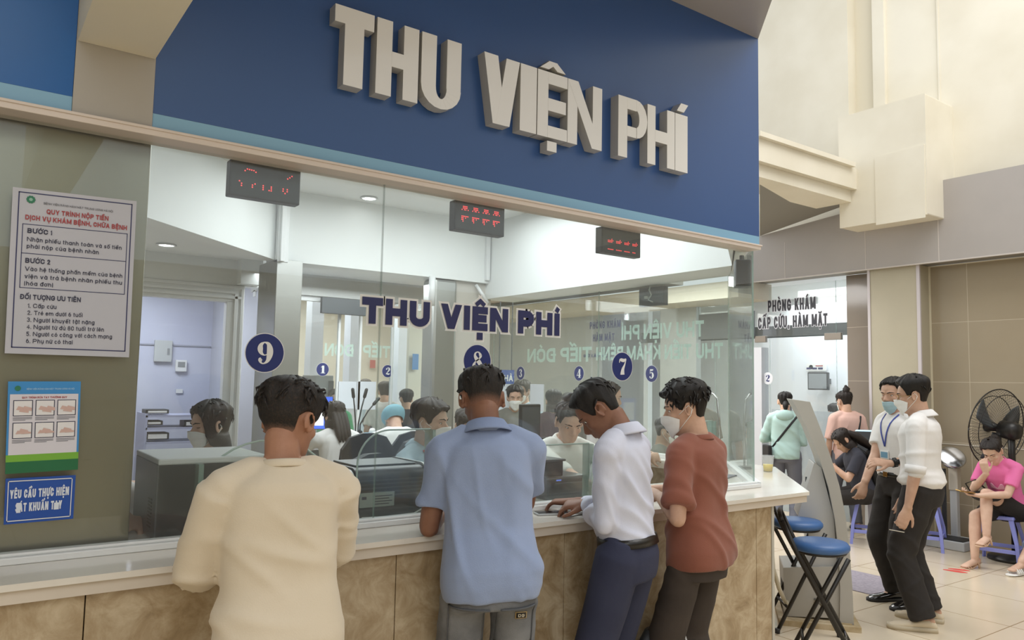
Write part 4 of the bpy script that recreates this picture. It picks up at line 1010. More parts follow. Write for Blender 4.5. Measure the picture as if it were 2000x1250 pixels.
    def patch(s, VF, name, m, o, u, v, d, poly_w, poly_h, off=.003, nu=8, nv=8, parent=None, shape=None, world=True, thick=.0025):
        """a patch of cloth laid on a garment: a grid shot along d from o+u*..+v*.."""
        V, F = VF[0], VF[1]; bv = BVHTree.FromPolygons(V.tolist(), F)
        if world:
            o = s.Wi[:3, :3]@np.array(o, float)+s.Wi[:3, 3]; u, v, d = [s.Wi[:3, :3]@np.array(q, float) for q in (u, v, d)]
        o, u, v, d = [np.array(q, float) for q in (o, u, v, d)]; d = nrm(d); P = []; last = None
        for j in range(nv+1):
            for i in range(nu+1):
                x, y = i/nu, j/nv
                if shape: x, y = shape(x, y)
                p = o+u*(x-.5)*poly_w+v*(y-.5)*poly_h; hit = bv.ray_cast(Vector(p-d*.5), Vector(d))
                q = np.array(hit[0])-d*off if hit[0] is not None else (last if last is not None else p); last = q; P.append(q)
        F2 = [(j*(nu+1)+i, j*(nu+1)+i+1, (j+1)*(nu+1)+i+1, (j+1)*(nu+1)+i) for j in range(nv) for i in range(nu)]
        ob = mesh_obj(name, P, F2, m, parent or s.root)
        if thick: md = ob.modifiers.new('s', 'SOLIDIFY'); md.thickness = thick; md.offset = 0
        return ob
# ================================================================== the people
TR_M = Person.TR.copy()
M_tee = mat('cream_jersey', 'DACDB8', .9, color2='D5C8B2', vscale=3, bump=.12, bscale=260, sheen=.15)
M_polo = mat('light_blue_pique', '93A3C5', .88, color2='8E9EC0', vscale=4, bump=.22, bscale=330, sheen=.15)
M_poloc = mat('light_blue_rib', '8A9ABD', .88, bump=.2, bscale=300)
M_shw = mat('pale_lavender_shirt', 'D3D6E6', .8, color2='CED2E3', vscale=4, bump=.1, bscale=200)
M_white_sh = mat('white_shirt_cotton', 'E8E6E4', .8, color2='E2E0DF', vscale=4, bump=.1, bscale=200)
M_brown = mat('rust_brown_jersey', '8D5646', .9, color2='875141', vscale=4, bump=.12, bscale=260, sheen=.15)
M_navy = mat('navy_trouser_wool', '33374F', .85, color2='2E324A', vscale=5, bump=.1, bscale=240)
M_char = mat('charcoal_brown_cotton', '443B35', .88, color2='3D3530', vscale=5, bump=.12, bscale=240)
M_black = mat('black_trouser_cloth', '2B2725', .85, color2='262220', vscale=5, bump=.1, bscale=240)
M_jean = mat('washed_grey_denim', '85878A', .9, color2='6A6C70', vscale=7, bump=.25, bscale=300)
M_jeand = mat('grey_denim_seam', '5C5E62', .9, bump=.2, bscale=300)
M_belt = mat('black_leather', '16130F', .35, bump=.1, bscale=90); M_gold = mat('gold_metal', 'B9965A', .25, 1.0); M_chrome = mat('chrome_metal', 'C9CACB', .18, 1.0)
M_watch = mat('watch_black', '121214', .25); M_blackplastic = mat('black_plastic', '1B1C1E', .4); M_sole = mat('dark_sole', '1E1B19', .6)
M_sneaker = mat('grey_sneaker', '6E6A66', .7); M_paper = mat('white_paper', 'E9E8E4', .8)

def marble(name, cols, scale):
    m = bpy.data.materials.new(name); t = NT(m); tc = t.node('ShaderNodeTexCoord')
    n = t.node('ShaderNodeTexNoise', Scale=scale, Detail=9.0, Roughness=.68, Distortion=.7); t.link(tc.outputs['Object'], n.inputs['Vector'])
    r = t.node('ShaderNodeValToRGB'); e = r.color_ramp.elements
    for k, c in enumerate(cols):
        el = e[k] if k < 2 else e.new(.5); el.position = .30+.40*k/(len(cols)-1); el.color = lin(c)
    t.link(n.outputs[0], r.inputs[0]); t.link(r.outputs[0], t.b.inputs['Base Color']); t.b.inputs['Roughness'].default_value = .2; t.b.inputs['Coat Weight'].default_value = .2
    MATS[name] = m; return m
# ================================================================== fittings and things
M_top = mat('pale_stone_worktop', 'E4E0D8', .16, color2='DAD3C8', vscale=2.2, coat=.2)
M_apron = mat('beige_stone_edge', 'D5CABC', .28, var=.06, vscale=3)
M_brownm = marble('brown_veined_marble', ('8C775A', 'A48E6E', 'B5A083', 'C8B79B'), 8.5)
M_wht = mat('white_acrylic', 'E9E8E6', .18, coat=.4); M_wside = mat('letter_edge_acrylic', 'BDBBB6', .35)
M_stick = mat('navy_vinyl', '22306F', .4); M_stickw = mat('white_vinyl', 'E8E8E6', .5); M_navyt = mat('dark_navy_vinyl', '2A2E5E', .45)
M_frost = mat('frosted_green_vinyl', 'DCEFE6', .6, alpha=.88); M_blk = mat('black_device_plastic', '2A2C2E', .35); M_blk2 = mat('matt_black_metal', '26282A', .45, var=.1)
M_lgrey = mat('light_grey_plastic', 'C3C7C8', .45); M_mgrey = mat('mid_grey_plastic', '8A8F92', .45); M_dgrey = mat('dark_grey_plastic', '4A4F53', .4)
M_kiosk = mat('kiosk_grey_paint', 'B4B1AA', .4, var=.06, vscale=3); M_kiosk2 = mat('kiosk_light_panel', 'BFBFBD', .4); M_wood = mat('worn_whitewashed_wood', 'C9B99C', .75, color2='A8946F', vscale=8)
M_purple = mat('periwinkle_plastic', '8F97E0', .4); M_bseat = mat('blue_vinyl', '3E679F', .38); M_tubeb = mat('black_metal_tube', '2E2C2A', .35, .3)
M_paper = mat('white_paper', 'E9E8E4', .8)
M_red = mat('red_floor_sticker', 'D8504A', .5); M_led = mat('red_led', 'FF4A4A', .4, emit=1.6)
M_lamp = mat('lamp_white', 'FFFFFF', .5, emit=7.0)

# ---- counter
CF = 2.535; A_, B_ = (3.903, CF), (4.872, 3.44)
t = thing('service_counter', 'long pale stone-topped service counter with brown marble front', 'counter', (1.5, CF+.1, 0))
def off(d):   # plan of the outer edge set in by d
    k = d*(math.sqrt(2)-1); return [(-1.6, CF+d), (A_[0]-k, CF+d), (B_[0]-d, B_[1]+k), (B_[0]-d, 7.0)]
def slab(d, z0, z1, inner):
    return MB().prism(off(d)+inner, (0, 0, z0), (1, 0, 0), (0, 1, 0), (0, 0, 1), z1-z0)
INN = [(4.42, 7.0), (4.42, 3.80), (3.72, 3.20), (-1.6, 3.20)]
slab(0, .981, 1.0, INN).build('worktop', M_top, t, bevel=.004)
slab(.013, .9425, .981, [(p[0]-(0), p[1]) for p in INN]).build('worktop_edge', M_apron, t, bevel=.002)
xs = [-1.6, -.45, .344, 1.352, 2.155, 2.96, 3.472, 3.602]
for a, b in zip(xs[:-1], xs[1:]):
    MB().box((a+.0015, CF+.035, .0), (b-.0015, CF+.10, .9425)).build('front_panel', M_brownm, t, bevel=.002)
MB().box((3.602, CF+.032, 0), (3.622, CF+.10, .9425)).build('corner_strip', mat('pale_grey_strip', 'B9B6AC', .4), t)
MB().prism([(3.622, CF+.10), (3.70, CF+.10), (4.70, 3.55), (4.70, 7.0), (4.6, 7.0), (4.6, 3.6), (3.66, CF+.25)], (0, 0, 0), (1, 0, 0), (0, 1, 0), (0, 0, 1), .9425).build('side_panel', M_brownm, t)
MB().prism([(-1.6, 3.12), (3.66, 3.12), (3.70, 3.16), (3.66, 3.20), (-1.6, 3.20)], (0, 0, 0), (1, 0, 0), (0, 1, 0), (0, 0, 1), .98).build('back_panel', M_lgrey, t)

# ---- raised letters on the blue panel
YL = 2.70
t = thing('sign_lettering', 'big white raised letters spelling THU VIỆN PHÍ on blue panel', 'sign', (2.0, YP, 2.70))
zl0, zl1 = 2.703, 3.012; hl = zl1-zl0; DEP = YP-YL
def xl(px): return at(px, 200, y=YL)[0]
def big(pieces, name='letter'):
    mb = MB()
    for k, P in enumerate(pieces): mb.prism([(p[0], p[1]) for p in P], (0, YL-.00025*k, 0), (1, 0, 0), (0, 0, 1), (0, 1, 0), DEP-.0005*k, 0, 1)
    return mb.build(name, [M_wht, M_wside], t)
def bar(x0, x1, z0, z1): return [(x0, zl0+z0*hl), (x1, zl0+z0*hl), (x1, zl0+z1*hl), (x0, zl0+z1*hl)]
x0, x1 = xl(648), xl(726); w = .080
big([bar(x0, x1, .78, 1), bar((x0+x1)/2-w/2, (x0+x1)/2+w/2, 0, .79)])
def Hh(x0, x1, w=.062): big([bar(x0, x0+w, 0, 1), bar(x1-w, x1, 0, 1), bar(x0+w-.001, x1-w+.001, .40, .60)])
Hh(xl(732), xl(815), .068)
def Uu(x0, x1, w):
    cx, rx = (x0+x1)/2, (x1-x0)/2; ro, ri = .30, .24*.8; o_, i_ = [], []
    pcs = [bar(x0, x0+w, .30, 1), bar(x1-w, x1, .30, 1)]
    for k in range(10):
        a0, a1 = math.pi+math.pi*k/10, math.pi+math.pi*(k+1)/10
        f = lambda a, r, z: (cx+r*math.cos(a), zl0+(.302+z*math.sin(a))*hl)
        pcs.append([f(a0, rx, .30), f(a1, rx, .30), f(a1, rx-w, .16), f(a0, rx-w, .16)])
    big(pcs)
Uu(xl(821), xl(899), .070)
def dia(xa, xb, z0, z1, w):
    if (z0, z1) == (0, 1): z0, z1 = .0015, .9985
    return [(xa, zl0+z0*hl), (xa+w, zl0+z0*hl), (xb+w, zl0+z1*hl), (xb, zl0+z1*hl)]
x0, x1 = xl(944), xl(1014); xm = (x0+x1)/2; w = .073
big([dia(xm-.045, x0, 0, 1, w), dia(xm-.045+.090-w, x1-w, .004, .9985, w)])
x0, x1 = xl(1016), xl(1048); big([bar(x0, x1, 0, 1)])
x0, x1 = xl(1050), xl(1108); w = .062; xm = (x0+x1)/2
E_p = [bar(x0, x0+w, 0, 1), bar(x0+w-.001, x1, .82, 1), bar(x0+w-.001, x1-.008, .41, .60), bar(x0+w-.001, x1, 0, .18)]
big(E_p+[dia(xm-.075, xm-.022, 1.04, 1.17, .050), dia(xm+.025, xm-.028, 1.04, 1.17, .050), bar(xm-.030, xm+.026, -.205, -.055)])
x0, x1 = xl(1109), xl(1176); w = .060
big([bar(x0, x0+w, 0, 1), bar(x1-w, x1, 0, 1), dia(x1-w-.004, x0, 0, 1, w+.004)])
x0, x1 = xl(1208), xl(1264); w = .062; xm = x1-.075
pc = [bar(x0, x0+w, 0, 1), bar(x0+w-.001, xm, .81, 1), bar(x0+w-.001, xm, .36, .53)]
for k in range(10):
    a0, a1 = math.pi/2-math.pi*k/10, math.pi/2-math.pi*(k+1)/10
    f = lambda a, r, z: (xm+r*math.cos(a), zl0+(.68+z*math.sin(a))*hl)
    pc.append([f(a0, .075, .32), f(a1, .075, .32), f(a1, .018, .14), f(a0, .018, .14)])
big(pc)
Hh(xl(1265), xl(1318), .058)
x0, x1 = xl(1319), xl(1343); big([bar(x0, x1, 0, 1), dia(x0+.012, x0+.045, 1.05, 1.20, .055)])

# ---- lettering stuck on the front glass
t = thing('window_lettering', 'dark navy THU VIỆN PHÍ lettering with white outline on glass', 'lettering', (1.8, YG, 1.8))
xa, xb = at(706, 610, y=2.81)[0], at(1092, 635, y=2.81)[0]
letters(t, 'THU VIỆN PHÍ', (xa, 2.809, 1.801), (1, 0, 0), (0, 0, 1), .106, .032, 1.05, .12, .42, xb-xa, M_navyt, M_stickw, .009, .0028)

# ---- round number stickers
def sticker(num, c, u, r, label, rim=True, field=None, fig=None, group='round number stickers on the glass', two=False):
    c, u = np.array(c, float), nrm(u); v = np.array([0, 0, 1.]); n = np.cross(u, v)
    t = thing('number_sticker', label, 'sticker', c, 0, group)
    mb = MB()
    def disc(r, l, mi): mb.add([c+n*l+(u*math.cos(a)+v*math.sin(a))*r for a in np.linspace(0, 2*math.pi, 48, endpoint=False)], [tuple(range(48))], mi)
    disc(r*1.045, .0012, 0); mb.build('rim', M_stickw, t)
    mb = MB(); disc(r, .0024, 0); mb.build('disc', field or M_stick, t)
    mb = MB(); numeral(mb, num, c+n*.0036, u, v, r*1.18); mb.build('numeral', fig or M_stickw, t)
    return t
for num, q, lb in (('9', (517, 689), 'large navy round sticker with white 9 on the glass'), ('8', (932, 702), 'large navy round sticker with white 8 on the glass'), ('7', (1215, 716), 'large navy round sticker with white 7 on the glass')):
    c = at(*q, y=2.809); sticker(num, (c[0], 2.809, 1.668), (1, 0, 0), .070, lb)
for num, q in (('3', (1017, 728)), ('4', (1131, 730)), ('5', (1273, 730))):
    c = at(*q, x=4.59); sticker(num, (4.59, c[1], 1.668), (0, -1, 0), .066, 'navy round sticker with white %s on side glass' % num)
for num, q in (('1', (630, 722)), ('2', (757, 725))):
    c = at(*q, y=7.49); sticker(num, (c[0], 7.49, 1.668), (1, 0, 0), .066, 'navy round sticker with white %s on rear glass' % num)
c = at(1500, 739, x=8.66); sticker('2', (8.655, c[1], c[2]), (0, -1, 0), .075, 'grey round sticker with navy 2 on clinic door', field=mat('pale_grey_vinyl', 'C9CBD0', .5), fig=M_navyt)

# ---- pale lettering on the side and rear glass, read from outside
def glass_text(s, x_at, z, h, y0, y1, label, w=.22):
    t = thing('glass_lettering', label, 'lettering', (x_at, (y0+y1)/2, z))
    letters(t, s, (x_at, min(y0, y1), z), (0, 1, 0), (0, 0, 1), h, h*w, 1.0, .10, .40, abs(y1-y0), M_frost)
glass_text('THU VIỆN PHÍ', 4.612, 1.955, .125, 3.88, 4.78, 'pale green THU VIỆN PHÍ reversed on side glass')
glass_text('THU TIỀN KHÁM BỆNH', 4.612, 1.785, .118, 3.70, 5.10, 'pale green THU TIỀN KHÁM BỆNH reversed on side glass')
glass_text('TIẾP ĐÓN', 4.612, 1.775, .135, 5.16, 6.12, 'pale green TIẾP ĐÓN reversed on side glass')
t = thing('glass_lettering', 'pale green TIẾP ĐÓN reversed on rear glass', 'lettering', (3.4, 7.51, 1.8))
xa, xb = at(634, 690, y=7.51)[0], at(762, 690, y=7.51)[0]
letters(t, 'TIẾP ĐÓN', (xb, 7.512, 1.81), (-1, 0, 0), (0, 0, 1), .13, .028, 1.0, .10, .9, xb-xa, M_frost)

# ---- red LED call displays
def led(x0, x1, y, z0, z1, dots, label, u=None):
    t = thing('call_display', label, 'display', ((x0+x1)/2, y+.02, z1), 0, 'red dot call displays')
    MB().box((x0, y, z0), (x1, y+.05, z1)).build('case', M_blk2, t, bevel=.004)
    MB().box((x0+.005, y-.002, z0+.005), (x1-.005, y, z1-.005)).build('screen', mat('smoked_screen', '2B302E', .22), t)
    mb = MB()
    for a, b in dots:
        c = np.array([x0+(x1-x0)*a, y-.0035, z1-(z1-z0)*b]); r = .0026
        mb.add([c+np.array([math.cos(w)*r, 0, math.sin(w)*r]) for w in np.linspace(0, 2*math.pi, 8, endpoint=False)], [tuple(range(8))])
    mb.build('dot_matrix', M_led, t)
    mb = MB()
    for k in (.2, .8): mb.box((x0+(x1-x0)*k-.006, y+.015, z1-.002), (x0+(x1-x0)*k+.006, y+.035, 2.43))
    mb.build('hanger', M_blk2, t)
    return t
d9 = [(.20,.27),(.23,.215),(.26,.22),(.29,.225),(.32,.228),(.35,.265),(.805,.30),(.835,.255),(.865,.205),(.13,.58),(.16,.64),(.16,.70),(.31,.70),(.31,.64),(.345,.60),(.46,.61),(.46,.665),(.46,.72),(.545,.72),(.575,.61),(.575,.665),(.575,.72),(.745,.61),(.745,.67),(.775,.73),(.805,.67),(.805,.61)]
d8 = []
for g in range(4):
    for r, row in enumerate(('.xxxx.', '.xxxx.', 'x.xx.x')):
        d8 += [(.13+.21*g+.024*i, .19+.055*r) for i, ch in enumerate(row) if ch == 'x']
    for r, row in enumerate(('xxxxxx', 'xx.x..', 'xx....', '.x....')):
        d8 += [(.13+.21*g+.024*i, .52+.055*r) for i, ch in enumerate(row) if ch == 'x']
d7 = []
for g in range(4):
    for r, row in enumerate(('...x.', 'xxxxx', 'xxxx.')): d7 += [(.15+.21*g+.03*i, .45+.055*r) for i, ch in enumerate(row) if ch == 'x']
    d7 += [(.15+.21*g+.03*i, .84) for i in range(5 if g < 3 else 3)]
for (x0, x1), dots, lb in (((.775, 1.045), d9, 'black call display with sparse red dots, nearest sticker 9'), ((1.755, 2.027), d8, 'black call display with two rows of red dots above sticker 8'), ((2.640, 2.920), d7, 'black call display with short red dashes above sticker 7')):
    led(x0, x1, 2.885, 2.252, 2.388, dots, lb)
t = thing('call_display', 'back of call display with white cable on side glass', 'display', (4.66, 4.55, 2.39))
ya, yb = at(1295, 575, x=4.62)[1], at(1247, 575, x=4.62)[1]
MB().box((4.625, ya, 2.23), (4.68, yb, 2.385)).build('case', M_blk2, t, bevel=.004)
mb = MB(); yc = (ya+yb)/2; mb.tube([(4.618, yc, 2.40), (4.615, yc+.01, 2.36), (4.617, yc-.012, 2.32), (4.615, yc+.02, 2.28), (4.617, yc-.03, 2.26)], .006, 6); mb.box((4.605, yc+.02, 2.29), (4.622, yc+.06, 2.315)); mb.build('cable', M_stickw, t, True)
t = thing('call_display', 'dark call display back over the rear glass', 'display', (3.3, 7.45, 2.32))
xa, xb = at(626, 600, y=7.40)[0], at(712, 600, y=7.40)[0]
MB().box((xa, 7.36, 2.235), (xb, 7.41, 2.40)).build('case', M_dgrey, t, bevel=.004)
t = thing('wall_speaker', 'dark box speaker in the corner behind corner glass', 'speaker', at(1450, 540, y=2.98))
c = at(1449, 535, y=3.02); MB().obox(c, (.10, .09, .17), (1, 1, 0)).build('case', M_dgrey, t, bevel=.006); MB().obox(c+np.array([-.05, -.05, 0])*.9, (.085, .012, .15), (1, -1, 0)).build('grille', M_blk, t); MB().box((c[0]-.01, c[1]-.01, c[2]+.08), (c[0]+.01, c[1]+.01, 2.40)).build('bracket', M_dgrey, t)

# ---- downlights
for q, z, lb in (((721, 386), 3.165, 'round ceiling downlight by the rear bulkhead in the booth'), ((325, 477), 2.62, 'round ceiling downlight in the lower ceiling by the door'), ((1125, 640), 3.05, None)):
    if lb is None: continue
    c = at(*q, z=z); t = thing('ceiling_downlight', lb, 'lamp', c, 0, 'ceiling downlights')
    MB().lathe([(.075, -.004), (.078, -.010), (.060, -.014), (.058, -.006)], c, 24).build('rim', M_alu, t, True)
    MB().lathe([(.056, -.006), (.056, -.009)], c, 24).build('lens', M_lamp, t)

# ---- notices on the steel pier
def sheet(name, label, cat, corners, m, th=.0015):
    a, b, c_, d = [np.array(q, float) for q in corners]     # tl, tr, br, bl
    t = thing(name, label, cat, (a+b+c_+d)/4); u = nrm(((b-a)+(c_-d))/2); v = nrm(((a-d)+(b-c_))/2); n = np.cross(u, v)
    mb = MB(); mb.add([a, b, c_, d]+[q-n*-0+np.array([0, th, 0]) for q in (a, b, c_, d)], [(3,2,1,0),(4,5,6,7),(0,1,5,4),(1,2,6,5),(2,3,7,6),(3,0,4,7)]); mb.build('sheet', m, t)
    f = lambda x, y, l=.0008: a+(b-a)*x+((d+(c_-d)*x)-(a+(b-a)*x))*y+n*l      # x to the right, y downwards
    W_, H_ = np.linalg.norm(b-a), np.linalg.norm(a-d); return t, f, u, v, W_, H_
YS = 2.806
pt = lambda x, y: at(x, y, y=YS)
t, f, u, v, W_, H_ = sheet('payment_notice', 'white framed notice of payment steps on steel pier', 'notice', [pt(25, 365), pt(267, 393), pt(252, 698), pt(9, 690)], mat('notice_paper', 'BFC0CA', .5))
fr = MB(); ln = lambda mb, x0, y0, x1, y1, w: mb.add([f(x0, y0), f(x1, y0), f(x1, y1), f(x0, y1)], [(0, 1, 2, 3)])
def frame(mb, x0, y0, x1, y1, w):
    wy = w*W_/H_; ln(mb, x0, y0, x1, y0+wy, 0); ln(mb, x0, y1-wy, x1, y1, 0); ln(mb, x0, y0, x0+w, y1, 0); ln(mb, x1-w, y0, x1, y1, 0)
frame(fr, .045, .022, .965, .965, .009); frame(fr, .085, .215, .935, .605, .006); ln(fr, .085, .392, .935, .396, 0); fr.build('border', M_navyt, t)
M_ink = mat('dark_navy_ink', '33354D', .6); M_redink = mat('red_ink', 'A8474B', .6); M_greyink = mat('grey_ink', '6F7078', .6); M_green = mat('green_emblem', '2F7A5A', .5)
tx = MB(); L_ = lambda mb, s, x, y, h, w, al='l', wd=None, tr=.16: text(mb, s, f(x, y, .0016), u, v, h*H_, w*H_, 1.0, tr, .36, align=al, width=wd*W_ if wd else None)
L_(tx, 'BƯỚC 1', .125, .270, .030, .0065, wd=.19); L_(tx, 'Nhận phiếu thanh toán và số tiền', .125, .320, .026, .0038, wd=.76); L_(tx, 'phải nộp của bệnh nhân', .125, .362, .026, .0038, wd=.57)
L_(tx, 'BƯỚC 2', .120, .452, .030, .0065, wd=.19); L_(tx, 'Vào hệ thống phần mềm của bệnh', .120, .500, .026, .0038, wd=.78); L_(tx, 'viện và trả bệnh nhân phiếu thu', .120, .545, .026, .0038, wd=.78); L_(tx, '(hóa đơn)', .120, .588, .026, .0038, wd=.22)
L_(tx, 'ĐỐI TƯỢNG ƯU TIÊN', .095, .672, .030, .0065, wd=.47)
for k, s_ in enumerate(('1. Cấp cứu', '2. Trẻ em dưới 6 tuổi', '3. Người khuyết tật nặng', '4. Người từ đủ 80 tuổi trở lên', '5. Người có công với cách mạng', '6. Phụ nữ có thai')):
    L_(tx, s_, .155, .722+k*.0425, .026, .0038, wd=(.22, .43, .53, .61, .68, .36)[k])
tx.build('lettering', M_ink, t)
tx = MB(); L_(tx, 'QUY TRÌNH NỘP TIỀN', .515, .145, .030, .0070, 'c', .50); L_(tx, 'DỊCH VỤ KHÁM BỆNH, CHỮA BỆNH', .515, .192, .030, .0070, 'c', .82); tx.build('heading', M_redink, t)
tx = MB(); L_(tx, 'BỆNH VIỆN RĂNG HÀM MẶT TRUNG ƯƠNG HÀ NỘI', .52, .088, .013, .0022, 'c', .56); tx.build('small_heading', M_greyink, t)
em = MB(); c = f(.14, .065, .0016)
def disk(mb, c, r, l, n=20, mi=0): mb.add([np.array(c)+u*r*math.cos(a)+v*r*math.sin(a)+np.array([0, -l, 0]) for a in np.linspace(0, 2*math.pi, n, endpoint=False)], [tuple(range(n))], mi)
for k in range(10): disk(em, c+(u*math.cos(k*.628)+v*math.sin(k*.628))*.009, .0035, .0001*(k % 2), 10)
disk(em, c, .008, .0006); disk(em, c, .005, .0009, mi=1); em.build('emblem', [M_green, mat('pale_emblem', '8FB8A6', .5)], t)

t, f, u, v, W_, H_ = sheet('handwashing_poster', 'blue and green handwashing poster with six small pictures', 'poster', [pt(16, 745), pt(158, 745), pt(152, 917), pt(10, 926)], mat('poster_blue', '3E8FD0', .4))
mb = MB()
def rect(mb, x0, y0, x1, y1, l=.0014, mi=0): mb.add([f(x0, y1, l), f(x1, y1, l), f(x1, y0, l), f(x0, y0, l)], [(0, 1, 2, 3)], mi)
rect(mb, .03, .14, .97, .80); mb.build('white_field', mat('poster_white', 'D9D6DF', .5), t)
mb = MB(); rect(mb, 0, .80, 1, .885, .0014); mb.build('light_green_band', mat('lime_green', '78B23C', .5), t); mb = MB(); rect(mb, 0, .875, 1, 1, .0016); mb.build('dark_green_band', mat('deep_green', '1F6B43', .5), t)
M_skinink = mat('pink_skin_ink', 'D0B0A8', .6)
for r in range(2):
    for c_ in range(3):
        x0, y0 = .075+.30*c_, .205+.245*r; pic = MB(); rect(pic, x0, y0, x0+.265, y0+.175, .0022, 1); rect(pic, x0+.012, y0+.008, x0+.253, y0+.167, .0028, 0)
        for k in range(3):      # two hands rubbing together
            xx, yy = x0+.04+.05*k*(1 if c_ % 2 else .8), y0+.07+.02*((k+r) % 2); ll = .0034+.0004*k; pic.add([f(xx, yy+.035, ll), f(xx+.13, yy+.050-.02*r, ll), f(xx+.13, yy+.015, ll), f(xx+.03, yy-.005, ll)], [(0, 1, 2, 3)], 2)
        for k in range(3): rect(pic, x0, y0+.188+.014*k, x0+(.26 if k < 2 else .17), y0+.194+.014*k, .0022, 3)
        pic.build('picture', [mat('picture_white', 'E6E4E6', .5), M_ink, M_skinink, M_greyink], t)
tx = MB(); text(tx, 'QUY TRÌNH RỬA TAY THƯỜNG QUY', f(.5, .188, .002), u, v, .020*H_*1.1, .0055*H_, 1.0, .16, .36, align='c', width=.62*W_); tx.build('heading', M_redink, t)
tx = MB(); text(tx, 'BỆNH VIỆN RĂNG HÀM MẶT TRUNG ƯƠNG HÀ NỘI', f(.58, .092, .002), u, v, .018*H_, .0035*H_, 1.0, .16, .36, align='c', width=.66*W_); tx.build('small_heading', mat('pale_ink', 'A9D0EA', .5), t)
mb = MB(); disk(mb, f(.13, .075, .002), .008, 0, 18); mb.build('emblem', M_green, t)

t, f, u, v, W_, H_ = sheet('hygiene_sign', 'blue sign YÊU CẦU THỰC HIỆN with worn second line', 'sign', [pt(11, 935), pt(148, 928), pt(143, 1013), pt(7, 1025)], mat('sign_blue', '1D4FA6', .4), .003)
mb = MB(); wv_ = .012
for b in ((.035, .055, .955, .055+.02), (.035, .925, .955, .945), (.035, .055, .035+wv_, .945), (.955-wv_, .055, .955, .945)): rect(mb, *b)
mb.build('border', M_stickw, t)
tx = MB(); text(tx, 'YÊU CẦU THỰC HIỆN', f(.49, .445, .0016), u, v, .19*H_, .040*H_, .62, .10, .32, align='c', width=.84*W_); text(tx, 'SÁT KHUẨN TAY', f(.485, .745, .0016), u, v, .19*H_, .040*H_, .62, .10, .32, align='c', width=.66*W_)
rect(tx, .165, .545, .225, .765, .0018); rect(tx, .70, .60, .775, .755, .0018); tx.build('lettering', mat('white_letter', 'DDE3EE', .5), t)

# ---- glass shields at the pass-throughs
def shield(x0, x1, z1, y, label, r=.14):
    t = thing('counter_glass_shield', label, 'glass shield', ((x0+x1)/2, y, 1.0))
    P = [(x0, 1.001), (x1, 1.001), (x1, z1)]+[(x0+r-r*math.sin(a), z1-r+r*math.cos(a)) for a in np.linspace(0, math.pi/2, 10)]
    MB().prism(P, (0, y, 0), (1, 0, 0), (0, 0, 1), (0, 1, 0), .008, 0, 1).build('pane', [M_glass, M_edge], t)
    MB().box((x1, y-.02, 1.001), (x1+.014, y+.05, z1-.002)).build('fin', M_edge, t)
    e = MB(); pts = [(p[0], y+.004, p[1]) for p in P[2:]]+[(x0, y+.004, 1.001)]; e.tube(pts, .0042, 6); e.build('polished_rim', mat('bright_glass_rim', 'C3D6D0', .1, alpha=.8), t, True)
xg = lambda px, y: at(px, 950, y=y)[0]
shield(xg(697, 2.90), xg(838, 2.90), at(840, 838, y=2.90)[2], 2.90, 'clear glass shield with rounded corner before dark printer')
shield(xg(1010, 2.90), xg(1150, 2.90), at(1150, 866, y=2.90)[2], 2.90, 'clear glass shield between polo man and white shirt man')
shield(at(1430, 850, x=4.45)[0]-.25, 4.40, 1.33, 3.62, 'clear glass shield at the corner end of counter')
t = thing('counter_glass_shield', 'clear glass shield with thick green edge beside black computer case', 'glass shield', (xg(388, 2.9), 2.9, 1.0))
xv = xg(381, 2.90); MB().box((xv, 2.86, 1.001), (xv+.017, 2.93, at(388, 905, y=2.9)[2])).build('fin', M_edge, t)
P = [(xv+.02, 1.001), (xv+.52, 1.001), (xv+.52, 1.18)]+[(xv+.27+.25*math.cos(a), 1.14+.20*math.sin(a)) for a in np.linspace(.1, math.pi, 16)]
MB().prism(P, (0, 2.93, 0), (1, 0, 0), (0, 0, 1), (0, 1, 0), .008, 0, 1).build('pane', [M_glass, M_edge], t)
e = MB(); e.tube([(p[0], 2.934, p[1]) for p in P[3:]], .0042, 6); e.build('polished_rim', MATS['bright_glass_rim'], t, True)
# ---- devices on the counter
p0 = at(302, 1060, z=1.0); zt_ = at(308, 897, y=p0[1])[2]; xr = at(520, 960, y=p0[1])[0]
t = thing('computer_case', 'big black computer case lying behind the glass left of cream T-shirt man', 'computer', p0)
MB().box((p0[0], p0[1], 1.012), (xr, p0[1]+.40, zt_-.02)).build('body', [M_blk], t, bevel=.004)
MB().box((p0[0]-.003, p0[1]-.004, zt_-.022), (xr+.004, p0[1]+.405, zt_)).build('lid', M_lgrey, t, bevel=.006)
MB().box((p0[0]-.004, p0[1]+.002, 1.006), (p0[0]+.012, p0[1]+.395, zt_-.02)).build('side_panel', M_dgrey, t, bevel=.003)
v_ = MB()
for k in range(9): v_.box((p0[0]-.006, p0[1]+.06, 1.04+.012*k), (p0[0]-.003, p0[1]+.12, 1.046+.012*k))
v_.build('vent', M_blk2, t)
MB().box((p0[0]+.16, p0[1]-.004, zt_-.09), (p0[0]+.40, p0[1], zt_-.075)).build('drive_slot', M_dgrey, t)
MB().box((p0[0]+.10, p0[1]-.004, 1.03), (p0[0]+.13, p0[1], 1.05)).build('power_button', M_lgrey, t)
for y in (.03, .33): MB().box((p0[0]+.01, p0[1]+y, 1.0005), (xr-.01, p0[1]+y+.03, 1.012)).build('foot', M_blk2, t)

